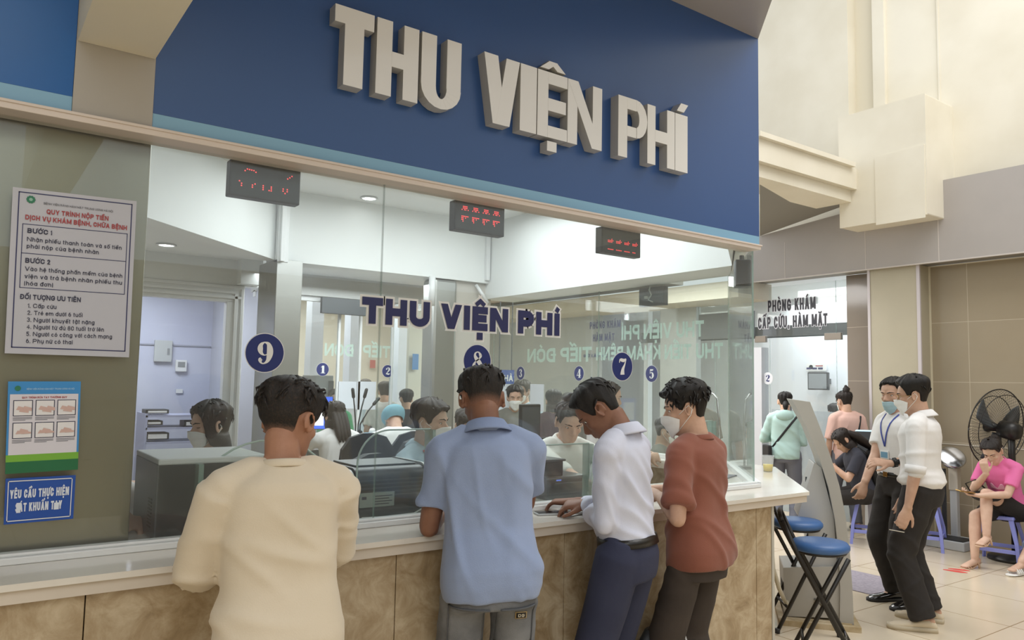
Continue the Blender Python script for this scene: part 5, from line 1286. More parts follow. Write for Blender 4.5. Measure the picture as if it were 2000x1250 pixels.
def rbox(x0, x1, y0, y1, z0, z1, r, seg=6):     # box with a rounded top front and rear edge (profile in y-z)
    pr = [(y0, z0), (y1, z0)]+[(y1-r+r*math.cos(a), z1-r+r*math.sin(a)) for a in np.linspace(0, math.pi/2, seg)]+[(y0+r+r*math.cos(a), z1-r+r*math.sin(a)) for a in np.linspace(math.pi/2, math.pi, seg)]
    return MB().prism(pr, (x0, 0, 0), (0, 1, 0), (0, 0, 1), (1, 0, 0), x1-x0)
yp = 2.98; xa, xb = xg(696, yp), xg(836, yp); zp = at(770, 912, y=yp)[2]
t = thing('printer', 'dark grey laser printer with pale label behind window 8', 'printer', (xa, yp, 1.0))
rbox(xa, xb-.012, yp, yp+.36, 1.0005, zp, .05).build('body', M_blk, t, True)
MB().box((xa+.02, yp+.06, zp+.0005), (xb-.03, yp+.30, zp+.008)).build('output_tray', M_dgrey, t, bevel=.004)
rbox(xb-.012, xb, yp-.006, yp+.37, 1.0005, zp+.010, .06).build('end_panel', M_lgrey, t, True)
mb = MB()
for k in range(5): mb.box((xa+.012, yp-.003, zp-.055-.016*k), (xb-.03, yp, zp-.050-.016*k))
mb.build('groove', M_dgrey, t)
MB().box((xa+.015, yp-.004, 1.045), (xa+.175, yp-.001, 1.105)).build('label', mat('printer_label', 'A9B0AA', .5), t)
tx = MB(); 
for k in range(4): tx.box((xa+.085, yp-.0052, 1.055+.011*k), (xa+(.165 if k % 2 else .15), yp-.0042, 1.058+.011*k))
tx.box((xa+.025, yp-.0052, 1.078), (xa+.045, yp-.0042, 1.090)); tx.build('label_print', M_ink, t)
mb = MB(); mb.tube([(xa+.02, yp-.02, 1.008), (xa+.10, yp-.03, 1.006), (xb-.08, yp-.025, 1.008), (xb-.02, yp-.015, 1.03), (xb+.0, yp-.01, 1.05)], .003, 6); mb.build('cable', M_stickw, t, True)
xc, xd = xg(628, 2.98), xg(690, 2.98); zq = at(665, 926, y=2.98)[2]
t = thing('printer', 'light grey device with rounded edge left of dark printer', 'printer', (xc, 2.98, 1.0))
rbox(xc, xd, 2.975, 3.30, 1.0005, zq, .07).build('body', M_lgrey, t, True)
MB().box((xc+.01, 2.972, 1.08), (xd-.006, 2.976, 1.084)).build('seam', M_mgrey, t); rbox(xd, xd+.008, 2.97, 3.31, 1.0005, zq+.01, .07).build('side_rim', M_alu, t, True)
yq = 3.0; xa, xb = xg(1068, yq), xg(1148, yq); za, zb = at(1110, 930, y=yq)[2], at(1085, 898, y=yq)[2]
t = thing('receipt_printer', 'black receipt printer behind window 7 beside the clerk in white', 'printer', (xa, yq, 1.0))
rbox(xa, xb, yq, yq+.24, 1.0005, za, .02).build('body', M_blk, t, True); MB().box((xa+.01, yq+.02, za), (xa+(xb-xa)*.45, yq+.20, zb-.01)).build('paper_housing', M_blk2, t, bevel=.006)
MB().box((xa+.005, yq+.015, zb-.012), (xa+(xb-xa)*.5, yq+.205, zb)).build('lid', M_dgrey, t, bevel=.004); MB().box((xa+.05, yq-.003, za-.035), (xb-.02, yq, za-.030)).build('paper_slot', M_dgrey, t)
MB().box((xa+.06, yq-.003, za-.02), (xa+.09, yq, za-.014)).build('status_lamp', mat('blue_led', '5A7AE0', .4, emit=.8), t)
ym = 3.15; c = at(1034, 835, y=ym); hx_, hz_ = .045, .055
t = thing('monitor', 'small black screen seen from behind beside polo man', 'monitor', (c[0], ym, 1.0))
w2 = (xg(1056, ym)-xg(1012, ym))/2; zt2 = at(1034, 789, y=ym)[2]; zb2 = zt2-.21
MB().obox((c[0], ym, (zt2+zb2)/2), (2*w2, .018, .21), (1, .12, 0)).build('housing', M_blk, t, bevel=.006); MB().obox((c[0], ym-.010, (zt2+zb2)/2), (2*w2-.02, .004, .18), (1, .12, 0)).build('back_panel', M_dgrey, t)
MB().box((c[0]-.015, ym+.01, 1.012), (c[0]+.015, ym+.03, zb2+.03)).build('stand', M_blk, t); MB().lathe([(.07, 0), (.068, .012), (.02, .014)], (c[0], ym+.02, 1.0005), 24).build('base', M_blk2, t)
t = thing('penholder', 'dark holder of pens by the small black screen', 'pen holder', at(1062, 850, y=3.2)*[1, 1, 0]+[0, 0, 1.0])
c = at(1064, 880, y=3.2); MB().lathe([(.032, 0), (.034, .11), (.030, .11), (.028, .01)], (c[0], 3.2, 1.0005), 20).build('cup', M_blk, t, True)
for k in range(5): MB().tube([(c[0]-.015+.008*k, 3.2, 1.02), (c[0]-.03+.015*k, 3.2+.01*(k % 2), 1.17+.01*(k % 3))], .004, 6).build('pen', [M_stickw, M_mgrey, M_navyt][k % 3], t)
# ---- rear desk and what stands on it
t = thing('rear_desk', 'white topped rear desk where two clerks sit facing away', 'desk', (3.0, 6.5, 0))
MB().box((2.34, 6.22, .975), (3.52, 7.40, 1.0)).build('desk_top', M_alu, t, bevel=.004); MB().box((2.36, 6.30, .02), (3.5, 6.33, .975)).build('front_panel', M_mgrey, t)
for x in (2.40, 2.95, 3.47): MB().box((x-.02, 6.26, 0), (x+.02, 6.30, .975)).build('leg', M_lgrey, t)
def monitor(px, py, y, w, h, ang, label, scr, sub=None):
    c = at(px, py, y=y); u = (math.cos(ang), math.sin(ang), 0); n = np.array([math.sin(ang), -math.cos(ang), 0])
    t = thing('monitor', label, 'monitor', (c[0], y, 1.0))
    MB().obox(c, (w, .025, h), u).build('housing', M_blk, t, bevel=.004); MB().obox(c+n*.0135, (w-.012, .002, h-.012), u).build('screen', scr, t)
    if sub: MB().obox(c+n*.0150-np.array(u)*.02+np.array([0, 0, -.01]), (w-.12, .001, h-.09), u).build('window_on_screen', sub, t)
    MB().obox((c[0]-n[0]*.03, c[1]-n[1]*.03, (1.01+c[2])/2), (.04, .02, c[2]-1.01), u).build('stand', M_blk2, t); MB().obox((c[0]-n[0]*.03, c[1]-n[1]*.03, 1.007), (.2, .15, .012), u).build('base', M_blk2, t)
monitor(610, 806, 6.7, .36, .30, -.25, 'lit blue and white monitor beside cream man\'s face', mat('screen_blue', '3D63D8', .3, emit=.9), mat('screen_white', 'F4F6FA', .3, emit=1.0))
monitor(905, 830, 6.8, .40, .28, .05, 'white lit monitor beyond masked clerk', mat('screen_white2', 'DDE4EA', .3, emit=.7))
for k, (px, tip) in enumerate(((694, (690, 771)), (699, (713, 771)), (703, (733, 786)))):
    b = at(px, 845, y=6.75); e_ = at(*tip, y=6.75)
    t = thing('gooseneck_microphone', ('desk microphone with upright black stem behind long-haired clerk', 'desk microphone leaning over toward sticker 2', 'lowest desk microphone with long slanted stem')[k], 'microphone', (b[0], 6.75, 1.0), 0, 'gooseneck microphones on the rear desk')
    MB().obox((b[0], 6.75, 1.012), (.10, .12, .024), (1, 0, 0)).build('base', M_blk2, t, bevel=.004)
    MB().tube([(b[0], 6.75, 1.02), (b[0], 6.75, 1.15), ((b[0]+e_[0])/2, 6.75, (1.15+e_[2])/2+.02), e_], .007, 8).build('stem', M_blk2, t, True)
    d = nrm(e_-np.array([b[0], 6.75, 1.2])); MB().tube([e_-d*.02, e_+d*.05], .016, 10, dome=True).build('capsule', M_blk2, t, True)
c = at(728, 853, y=6.45); t = thing('tissue_box', 'blue and white tissue box on the rear desk', 'box', (c[0], 6.45, 1.0))
MB().box((c[0]-.06, 6.40, 1.0005), (c[0]+.06, 6.52, 1.09)).build('carton', mat('cyan_print', '7FB8CE', .6), t, bevel=.003); MB().box((c[0]-.03, 6.398, 1.02), (c[0]+.03, 6.40, 1.07)).build('printed_panel', M_stickw, t)
mb = MB(); mb.sphere((c[0], 6.46, 1.10), (.035, .03, .035), 10); mb.build('tissue', M_paper, t, True)
def flat(name, label, cat, px0, py0, px1, py1, y, m, th=.003):
    a, b = at(px0, py0, y=y), at(px1, py1, y=y); t = thing(name, label, cat, ((a[0]+b[0])/2, y, (a[2]+b[2])/2)); MB().box((a[0], y, b[2]), (b[0], y+th, a[2])).build('sheet', m, t); return t
flat('privacy_panel', 'white board on rear glass, just right of sticker 1', 'board', 661, 745, 695, 798, 7.482, mat('white_board', 'D8DDE4', .4), .012)
flat('privacy_panel', 'white board on rear glass under sticker 2', 'board', 698, 745, 733, 800, 7.482, MATS['white_board'], .012)
for px0, px1, lb in ((974, 995, 'blank white notice on glass beside polo man\'s head'), (1036, 1061, 'blank white notice on glass right of masked pair')):
    a, b_ = at(px0, 750, x=4.588), at(px1, 804, x=4.588); t = thing('paper_notice', lb, 'notice', (4.588, (a[1]+b_[1])/2, (a[2]+b_[2])/2)); MB().box((4.586, b_[1], b_[2]), (4.5945, a[1], a[2])).build('sheet', MATS['white_board'], t)
flat('hanging_sign', 'blue sign with white lettering beyond sticker 3', 'sign', 972, 722, 1004, 750, 7.0, mat('blue_hanging_sign', '33529C', .4), .03); hs = bpy.data.objects['hanging_sign']
a, b = at(972, 722, y=7.0), at(1004, 750, y=7.0)
for x in (a[0]+.03, b[0]-.03): MB().box((x-.005, 7.01, a[2]), (x+.005, 7.02, 3.05)).build('rod', M_dgrey, hs)
tx = MB(); text(tx, 'NHÀ', (a[0]+.02, 6.997, b[2]+.03), (1, 0, 0), (0, 0, 1), .07, .014, .9); tx.build('lettering', M_stickw, hs)
flat('wall_sign', 'small red and white notice on the far beige wall', 'notice', 723, 703, 733, 719, 12.9, mat('red_notice', 'B0605A', .5))
flat('wall_sign', 'blue printed notice on the warm white rear panel', 'notice', 806, 691, 817, 722, 8.55, mat('blue_notice', '5D8FC9', .5))
c = at(631, 800, y=8.3); t = thing('self_service_terminal', 'dark grey terminal with white slots behind rear glass, below sticker 1', 'terminal', (c[0], 8.3, 0))
xa, xb = at(614, 780, y=8.3)[0], at(650, 780, y=8.3)[0]; MB().box((xa, 8.3, 0), (xb, 8.7, at(630, 733, y=8.3)[2])).build('body', M_mgrey, t, bevel=.01); mb = MB()
for k in range(4): mb.box((xa+.05, 8.295, 1.40+.02*k), (xa+.13, 8.30, 1.408+.02*k))
mb.build('slot', M_stickw, t); MB().box((xa+.03, 8.293, .95), (xb-.03, 8.30, 1.28)).build('display', M_lgrey, t); MB().box((xb-.06, 8.29, 0), (xb, 8.30, 1.55)).build('side_trim', M_dgrey, t)
# ---- corridor fittings
a, b = at(302, 664, y=8.98), at(334, 707, y=8.98); t = thing('electrical_panel', 'grey metal electrical panel on the marble corridor wall', 'panel', a); MB().box((a[0], 8.95, b[2]), (b[0], 8.99, a[2])).build('door', mat('grey_beige_enamel', 'B9BDBE', .4), t, bevel=.004); MB().box((b[0]-.05, 8.945, (a[2]+b[2])/2-.04), (b[0]-.025, 8.95, (a[2]+b[2])/2+.03)).build('latch', M_mgrey, t)
a, b = at(343, 703, y=8.98), at(363, 726, y=8.98); t = thing('breaker_box', 'small white breaker box with grey window on corridor wall', 'panel', a); MB().box((a[0], 8.95, b[2]), (b[0], 8.99, a[2])).build('case', M_alu, t, bevel=.004); MB().box((a[0]+.02, 8.945, b[2]+.05), (b[0]-.02, 8.95, a[2]-.02)).build('window', M_mgrey, t)
a, b = at(344, 760, y=8.98), at(357, 768, y=8.98); t = thing('wall_switch', 'white wall switch low on the corridor wall', 'switch', a); MB().box((a[0], 8.98, b[2]), (b[0], 8.99, a[2])).build('plate', M_alu, t, bevel=.002)
# stack of papers and dark shelves in the corridor window
for k, (x0, z0, x1, z1) in enumerate(((285, 800, 330, 808), (380, 800, 425, 808), (285, 822, 318, 830), (360, 822, 428, 832), (285, 846, 330, 858))):
    a, b = at(x0, z0, y=8.2), at(x1, z1, y=8.2); t = thing('desk_folder', ('dark folder upper left behind the door glass', 'dark folder upper right behind the door glass', 'dark folder lower left behind the door glass', 'dark folder lower right behind the door glass', 'bottom dark folder behind the door glass')[k], 'folder', (a[0], 8.2, b[2]), 0, 'folders behind the door glass'); MB().box((a[0], 8.2, b[2]), (b[0], 8.4, a[2])).build('cover', M_blk2, t, bevel=.004); MB().box((a[0]+.02, 8.198, b[2]+.01), (b[0]-.02, 8.2, a[2]-.012)).build('pages', M_paper, t)
t = thing('shelf_unit', 'lavender shelf unit behind the door glass', 'shelf', at(350, 850, y=8.3)*[1, 1, 0])
for py in (810, 833, 860): a = at(285, py, y=8.18); b = at(428, py, y=8.18); MB().box((a[0], 8.18, min(a[2], b[2])-.02), (b[0], 8.6, min(a[2], b[2]))).build('shelf', mat('lavender_shelf', 'A8ACC4', .5), t)
for px in (284, 429): a = at(px, 850, y=8.18); MB().box((a[0]-.012, 8.18, 0), (a[0]+.012, 8.6, 1.2)).build('upright', MATS['lavender_shelf'], t)

# ---- on the public side of the counter
c = at(1500, 921, z=1.0); t = thing('plastic_cup', 'clear plastic cup half full of yellow drink on counter end', 'cup', c)
MB().lathe([(.030, .0005), (.041, .105), (.044, .107), (.042, .110), (.0395, .105), (.0285, .003)], c, 28).build('cup', mat('clear_plastic', 'EDEFF0', .15, alpha=.22), t, True); MB().lathe([(.0002, .004), (.028, .0035), (.0335, .050), (.0002, .0505)], c, 28).build('drink', mat('yellow_drink', 'E8CF3E', .15), t, True)
c = at(1077, 1004, z=1.0); t = thing('mobile_phone', 'dark mobile phone lying on counter beside polo man', 'phone', c); MB().obox(c+[0, 0, .0045], (.15, .072, .008), (1, -.35, 0)).build('body', M_lgrey, t, bevel=.003); MB().obox(c+[0, 0, .009], (.142, .066, .001), (1, -.35, 0)).build('screen', M_watch, t)
for k, (px, py, an, lb) in enumerate(((1105, 990, .5, 'white form on the counter under the bending man\'s hand'), (1122, 1000, .2, 'lower white form on counter by the phone'))):
    c = at(px, py, z=1.0); t = thing('paper_form', lb, 'paper', c); u = np.array([math.cos(an), math.sin(an), 0]); v = np.array([-u[1], u[0], 0]); mb = MB(); n_ = 8
    V = [c+u*(-.105+.21*i/n_)+v*(-.07+.14*j/n_)+np.array([0, 0, .0015+.0022*k+.006*abs(math.sin(i*.9+k))*(i/n_)]) for j in range(n_+1) for i in range(n_+1)]
    mb.add(V, [(j*9+i, j*9+i+1, j*9+i+10, j*9+i+9) for j in range(n_) for i in range(n_)]); mb.build('sheet', M_paper, t, True)
    tx = MB()
    for r in range(6): tx.obox(c+v*(.045-.016*r)+[0, 0, .0105+.0022*k], (.15 if r % 2 else .12, .003, .0004), u)
    tx.build('print', M_greyink, t)
c = at(1410, 938, z=1.0)+np.array([.05, .12, 0]); t = thing('paper_stack', 'white papers propped inside corner glass', 'paper', c)
mb = MB(); mb.add([c+[-.10, 0, .001], c+[.20, .12, .001], c+[.20, .14, .02], c+[-.10, .04, .16]], [(0, 1, 2, 3)]); mb.build('top_sheet', M_paper, t, solid=.002)
mb = MB(); mb.obox(c+[.05, .02, .004], (.30, .20, .006), (1, .4, 0)); mb.build('bottom_sheet', M_greyink, t)
c = at(1404, 775, x=4.4); t = thing('gooseneck_microphone', 'silver gooseneck microphone at the side window', 'microphone', (4.42, c[1], 1.0))
b = at(1405, 850, x=4.42); e_ = at(1387, 766, x=4.42); m1 = at(1401, 780, x=4.42); MB().tube([(4.42, b[1], 1.0), (4.42, b[1], b[2]+.1), m1, (m1+e_)/2+[0, 0, .012], e_], .008, 8).build('stem', M_chrome, t, True); MB().tube([e_, e_+nrm(e_-m1)*.04], .014, 10, dome=True).build('capsule', M_dgrey, t, True); MB().lathe([(.05, .0005), (.045, .02), (.01, .022)], (4.42, b[1], 1.0), 20).build('base', M_blk2, t)

# ---- grey self-service kiosk on a wooden stand
F_ = nrm((.63, -.78, 0)); Wd = nrm((.78, .63, 0)); kc = np.array([4.80, 2.98, 0])
t = thing('payment_kiosk', 'grey curved self-service kiosk on whitewashed wooden stand', 'kiosk', kc)
kp = lambda px, py: (lambda q: (float((q-kc)@F_), float(q[2])))( (lambda d: EYE+d*(((kc-Wd*.02-EYE)@Wd)/(d@Wd)))(ray(px, py)) )   # pixel to the near side plane of the kiosk
frontc = [kp(*q) for q in ((1582, 785), (1600, 830), (1622, 890), (1640, 950), (1652, 1010), (1660, 1080), (1665, 1150), (1668, 1225))]
backc = [kp(*q) for q in ((1640, 1220), (1641, 1150), (1638, 1080), (1631, 1015), (1619, 955), (1601, 895), (1577, 835), (1546, 780))]
K = MB(); K.prism(frontc+backc, kc-Wd*.02, F_, (0, 0, 1), Wd, .42); K.build('curved_frame', M_kiosk, t, bevel=.006)
inner = [kp(*q) for q in ((1550, 792), (1577, 838), (1601, 898), (1619, 958), (1629, 1010), (1560, 1000), (1592, 900))]
K = MB(); K.prism([kp(*q) for q in ((1592, 905), (1606, 915), (1630, 1010), (1636, 1080), (1638, 1140), (1588, 1140), (1580, 1040), (1560, 1010))], kc+Wd*.03, F_, (0, 0, 1), Wd, .32); K.build('rear_housing', M_kiosk2, t, bevel=.008)
K = MB(); q1, q2 = kp(1575, 1000), kp(1594, 915); K.prism([(q1[0]-.015, q1[1]), (q1[0], q1[1]-.02), (q2[0]+.01, q2[1]), (q2[0]-.01, q2[1]+.01)], kc+Wd*.06, F_, (0, 0, 1), Wd, .25); K.build('service_door', M_kiosk2, t, bevel=.004)
lk = np.array([*(kc+Wd*.17+F_*((q1[0]+q2[0])/2-.012))[:2], (q1[1]+q2[1])/2+.05]); MB().obox(lk, (.012, .012, .035), F_).build('lock', M_dgrey, t)
K = MB(); K.prism([kp(*q) for q in ((1530, 1110), (1640, 1108), (1643, 1210), (1534, 1205))], kc+Wd*.0, F_, (0, 0, 1), Wd, .38); K.build('base_cabinet', M_kiosk, t, bevel=.008)
b0 = kp(1535, 1160); mb = MB()
for k in range(5): mb.obox(np.array([*(kc+F_*(b0[0]-.008)+Wd*(.12+.03*k))[:2], b0[1]]), (.010, .012, .10), F_)
mb.build('vent', M_blk2, t)
sz0, sz1 = .0, kp(1600, 1212)[1]; fx0, fx1 = kp(1520, 1210)[0], kp(1680, 1225)[0]
for dy in (-.06, .42):
    mb = MB(); mb.obox(kc+F_*((fx0+fx1)/2)+Wd*dy+[0, 0, sz1-.025], (fx1-fx0, .04, .045), F_); mb.build('rail', M_wood, t, bevel=.003)
    mb = MB(); mb.obox(kc+F_*((fx0+fx1)/2)+Wd*dy+[0, 0, sz1-.14], (fx1-fx0-.05, .03, .025), F_); mb.build('lower_rail', M_wood, t, bevel=.003)
    for fx in (fx0+.03, fx1-.03): mb = MB(); mb.obox(kc+F_*fx+Wd*dy+[0, 0, (sz1-.05)/2], (.045, .045, sz1-.05), F_); mb.build('leg', M_wood, t, bevel=.003)
for fx in (fx0+.02, fx1-.02): mb = MB(); mb.obox(kc+F_*fx+Wd*.18+[0, 0, sz1-.025], (.04, .46, .045), F_); mb.build('cross_rail', M_wood, t, bevel=.003)
mb = MB(); mb.obox(kc+F_*((fx0+fx1)/2)+Wd*.18+[0, 0, sz1-.008], (fx1-fx0-.1, .44, .016), F_); mb.build('deck', M_wood, t)
h_ = [at(1508, 1000, y=3.05), at(1506, 1060, y=3.05), at(1510, 1110, y=3.06), at(1522, 1150, y=3.07), at(1536, 1180, y=3.1)]
t = thing('drain_hose', 'cream plastic hose hanging from counter end to kiosk base', 'hose', h_[-1]*[1, 1, 0]); mb = MB(); mb.tube(h_+[h_[-1]+[.12, .08, -.02]], .014, 10); mb.build('hose', mat('cream_hose', 'CFC8B4', .4), t, True)

# ---- folding bar stools
def folding_stool(loc, ang, label, first=None):
    t = thing('folding_stool', label, 'stool', loc, ang, 'black folding stools with blue seats')
    lw = dict(world=False)
    MB().lathe([(.0002, .655), (.150, .655), (.160, .668), (.160, .685), (.145, .702), (.08, .710), (.0002, .711)], (0, 0, 0), 36).build('seat', M_bseat, t, True, **lw)
    MB().lathe([(.140, .640), (.148, .655), (.10, .656), (.10, .640)], (0, 0, 0), 32).build('seat_ring', M_tubeb, t, True, **lw)
    for g in (-1, 1):
        MB().tube([(-.17, g*.13, .012), (.14, g*.13, .64)], .0125, 10).build('leg', M_tubeb, t, True, **lw)
        MB().tube([(.21, g*.155, .012), (-.13, g*.155, .66), (-.205, g*.15, .825)], .0125, 10).build('leg', M_tubeb, t, True, **lw)
        for x, y in ((-.17, g*.13), (.21, g*.155)): MB().lathe([(.016, .0), (.018, .03), (.013, .032)], (x, y, 0), 12).build('rubber_foot', M_blk2, t, True, **lw)
    MB().tube([(-.205, -.15, .825), (-.215, -.13, .85), (-.22, 0, .858), (-.215, .13, .85), (-.205, .15, .825)], .0125, 10).build('back_rail', M_tubeb, t, True, **lw)
    MB().tube([(-.10, -.13, .16), (-.10, .13, .16)], .009, 8).build('foot_rest', M_tubeb, t, True, **lw)
    MB().tube([(.13, -.155, .17), (.13, .155, .17)], .009, 8).build('brace', M_chrome, t, True, **lw)
    return t
sa = at(1582, 1056, z=.70); s1 = folding_stool((sa[0]+.03, sa[1]-.045, 0), -math.radians(55), 'black folding stool with blue seat, in front of kiosk')
sb = at(1585, 1010, z=.70); copy_tree(s1, None, (4.60, 3.08, 0), -math.radians(40), 'black folding stool with blue seat, half hidden behind counter end')

# ---- periwinkle plastic stools
def plastic_stool(loc, ang, label):
    t = thing('plastic_stool', label, 'stool', loc, ang, 'periwinkle plastic stools'); lw = dict(world=False); mb = MB(); a, b = .135, .185; hz = .44
    MB().box((-a, -a, hz-.035), (a, a, hz)).build('seat', M_purple, t, bevel=.012, **lw)
    for sx in (-1, 1):
        for sy in (-1, 1):
            q = MB(); R = []
            for z, e, w in ((0, b, .028), (.2, b*.92, .030), (hz-.03, a-.008, .038)):
                R.append([(sx*(e-w*(1-i)), sy*(e-w*(1-j)), z) for i, j in ((1, 1), (0, 1), (0, .55), (.55, .55), (.55, 0), (1, 0))])
            q.loft(R); q.build('leg', M_purple, t, bevel=.003, **lw)
    for k in range(4):
        an = k*math.pi/2; u = np.array([math.cos(an), math.sin(an), 0]); v = np.array([-u[1], u[0], 0]); MB().obox(u*(b-.025)+[0, 0, .13], (.012, 2*b-.08, .035), u).build('stretcher', M_purple, t, bevel=.003, **lw)
    return t
ps = plastic_stool((7.96, 3.20, 0), .2, 'periwinkle plastic stool under woman in pink')
copy_tree(ps, None, (7.98, 3.90, 0), .35, 'periwinkle plastic stool behind man with rolled sleeves')
copy_tree(ps, None, (7.74, 4.34, 0), .5, 'periwinkle plastic stool under woman with black backpack')
copy_tree(ps, None, (8.22, 2.72, 0), .1, 'periwinkle plastic stool at the right edge of view')

# ---- fan, scale, second kiosk
fc = at(1946, 835, x=8.22); fn = nrm((.25, .95, .14)); fz = nrm(np.cross(np.cross(fn, (0, 0, 1.)), fn)); fx = np.cross(fz, fn)
t = thing('pedestal_fan', 'large black pedestal fan behind woman in pink', 'fan', (fc[0], fc[1], 0)); RF = .375
mb = MB()
for d, r in ((.06, RF*.80), (.0, RF), (-.07, RF*.88)): mb.tube([fc+fn*d+(fx*math.cos(a)+fz*math.sin(a))*r for a in np.linspace(0, 2*math.pi, 49)], .006 if r == RF else .004, 6)
mb.build('cage_ring', M_tubeb, t, True)
mb = MB()
for k in range(64):
    a = 2*math.pi*k/64; e0 = fx*math.cos(a)+fz*math.sin(a); a2 = a+.25; e1 = fx*math.cos(a2)+fz*math.sin(a2)
    mb.tube([fc+fn*.085+e0*.06, fc+fn*.08+e0*RF*.5, fc+fn*.055+e0*RF*.82, fc+e0*RF], .0014, 4); mb.tube([fc-fn*.10+e0*.07, fc-fn*.09+e1*RF*.6, fc-fn*.06+e1*RF*.9, fc+e1*RF], .0014, 4)
mb.build('wire_guard', M_tubeb, t)
for k in range(3):
    a = 2*math.pi*k/3+.4; V = []
    for i in range(9):
        r = .05+(RF-.09)*i/8
        for j in range(7):
            aa = a+(-.45+.9*j/6)*(1-.25*i/8)+.25*i/8; V.append(fc+(fx*math.cos(aa)+fz*math.sin(aa))*r+fn*(-.022+.045*j/6))
    mb = MB(); mb.add(V, [(i*7+j, i*7+j+1, i*7+j+8, i*7+j+7) for i in range(8) for j in range(6)]); mb.build('blade', M_dgrey, t, True, solid=.003)
MB().lathe([(.001, .10), (.06, .098), (.062, .075), (.05, .06), (.03, -.03)], fc, 24, fn).build('hub', M_tubeb, t, True)
MB().lathe([(.03, -.03), (.085, -.06), (.09, -.17), (.07, -.22), (.001, -.23)], fc, 24, fn).build('motor', M_tubeb, t, True)
bs = fc-fn*.15; MB().tube([bs, (bs[0], bs[1], bs[2]-.25), (bs[0], bs[1], .03)], [.032, .030, .028], 14).build('pole', M_tubeb, t, True)
MB().lathe([(.23, .0005), (.225, .03), (.05, .05), (.03, .07)], (bs[0], bs[1], 0), 32).build('base', M_tubeb, t, True)
c = np.array([8.30, 3.92, 0]); hz = at(1856, 893, x=8.30)[2]; yh = at(1856, 893, x=8.30)[1]; c[1] = yh
t = thing('weighing_scale', 'upright white weighing scale with round chrome dial by tan wall', 'scale', c)
MB().box((c[0]-.20, c[1]-.20, .0005), (c[0]+.16, c[1]+.18, .09)).build('platform', M_lgrey, t, bevel=.01); MB().box((c[0]-.18, c[1]-.18, .09), (c[0]+.05, c[1]+.16, .10)).build('platform_mat', M_blk2, t)
MB().box((c[0]+.05, c[1]-.03, .09), (c[0]+.12, c[1]+.04, hz-.30)).build('column', M_lgrey, t, bevel=.01); MB().box((c[0]+.04, c[1]-.045, hz-.34), (c[0]+.125, c[1]+.045, hz-.08)).build('column_head', mat('ivory_plastic', 'CFC9B8', .5), t, bevel=.01)
dn = nrm((-.55, -.55, .62)); dc = np.array([c[0]+.03, c[1], hz-.01]); MB().lathe([(.001, -.06), (.085, -.055), (.125, -.01), (.130, .02), (.118, .028)], dc, 36, dn).build('dial_case', M_chrome, t, True)
MB().lathe([(.001, .018), (.105, .018), (.117, .026)], dc, 36, dn).build('dial_face', mat('dial_white', 'D9D8D2', .3), t, True); MB().tube([dc+dn*.021, dc+dn*.021+np.cross(dn, (0, 0, 1.))*.08], .003, 6).build('pointer', M_blk2, t)
MB().box((c[0]-.03, c[1]+.045, .10), (c[0]+.0, c[1]+.085, hz-.12)).build('height_rod', M_blk2, t, bevel=.004)
c = at(1722, 1042, z=0); t = thing('payment_kiosk', 'black-screened kiosk behind man with lanyard', 'kiosk', (8.0, 4.55, 0))
kf = nrm((-.75, -.65, 0)); kw = np.array([-kf[1], kf[0], 0]); kc2 = np.array([8.02, 4.36, 0])
MB().prism([(-.12, 0), (.22, 0), (.22, .05), (.05, .10), (-.02, .60), (-.10, .60), (-.14, .08)], kc2-kw*.14, kf, (0, 0, 1), kw, .28).build('pedestal', M_kiosk2, t, bevel=.006)
MB().prism([(-.02, .55), (.06, .58), (-.10, 1.12), (-.18, 1.10)], kc2-kw*.24, kf, (0, 0, 1), kw, .48).build('screen_housing', M_blk, t, bevel=.006)
MB().prism([(-.10, 1.121), (-.175, 1.101), (-.178, 1.115), (-.105, 1.135)], kc2-kw*.22, kf, (0, 0, 1), kw, .44).build('light_strip', mat('cyan_light_strip', 'BFE3F2', .3, emit=.7), t)
# ---- clinic: lettering on the glass, monitor, small sign
t = thing('glass_lettering', 'dark two-line lettering across the upper clinic glass', 'lettering', (8.66, 5.7, 2.45))
for body, (pa, pb, zc_) in (('PHÒNG KHÁM', ((1500, 612), (1593, 600), .15)), ('CẤP CỨU, HÀM MẶT', ((1481, 645), (1616, 633), .15))):
    a, b = at(*pa, x=8.66), at(*pb, x=8.66); zz = (a[2]+b[2])/2 if body[0] == 'P' else (a[2]+b[2])/2
    letters(t, body, (8.660, a[1], zz), (0, -1, 0), (0, 0, 1), .150, .026, .55, .14, .34, abs(b[1]-a[1]), mat('black_navy_vinyl', '23242E', .5), mat('pale_outline', 'C6C6CC', .5), .007, .003)
t = thing('glass_lettering', 'small navy lettering and figure 1 seen through side glass', 'lettering', (8.6, 8.2, 2.3))
for s_, pa, pb, hh_ in (('PHÒNG KHÁM', (1152, 643), (1212, 638), .12), ('HÀM MẶT', (1158, 667), (1200, 666), .12), ('GIỜ LÀM VIỆC', (1140, 698), (1192, 696), .05)):
    a, b = at(*pa, x=8.60), at(*pb, x=8.60); letters(t, s_, (8.60, a[1], a[2]), (0, -1, 0), (0, 0, 1), hh_, hh_*.19, .6, .14, .34, abs(b[1]-a[1]), M_stick)
a = at(1154, 742, x=8.59); mb = MB(); numeral(mb, '1', (8.59, a[1], a[2]), (0, -1, 0), (0, 0, 1), .10); mb.build('numeral', M_stick, t)
mx = 10.6; a, b = at(1577, 727, x=mx), at(1617, 762, x=mx); t = thing('wall_monitor', 'grey screen with black frame hanging in the clinic', 'monitor', (mx, a[1], a[2]))
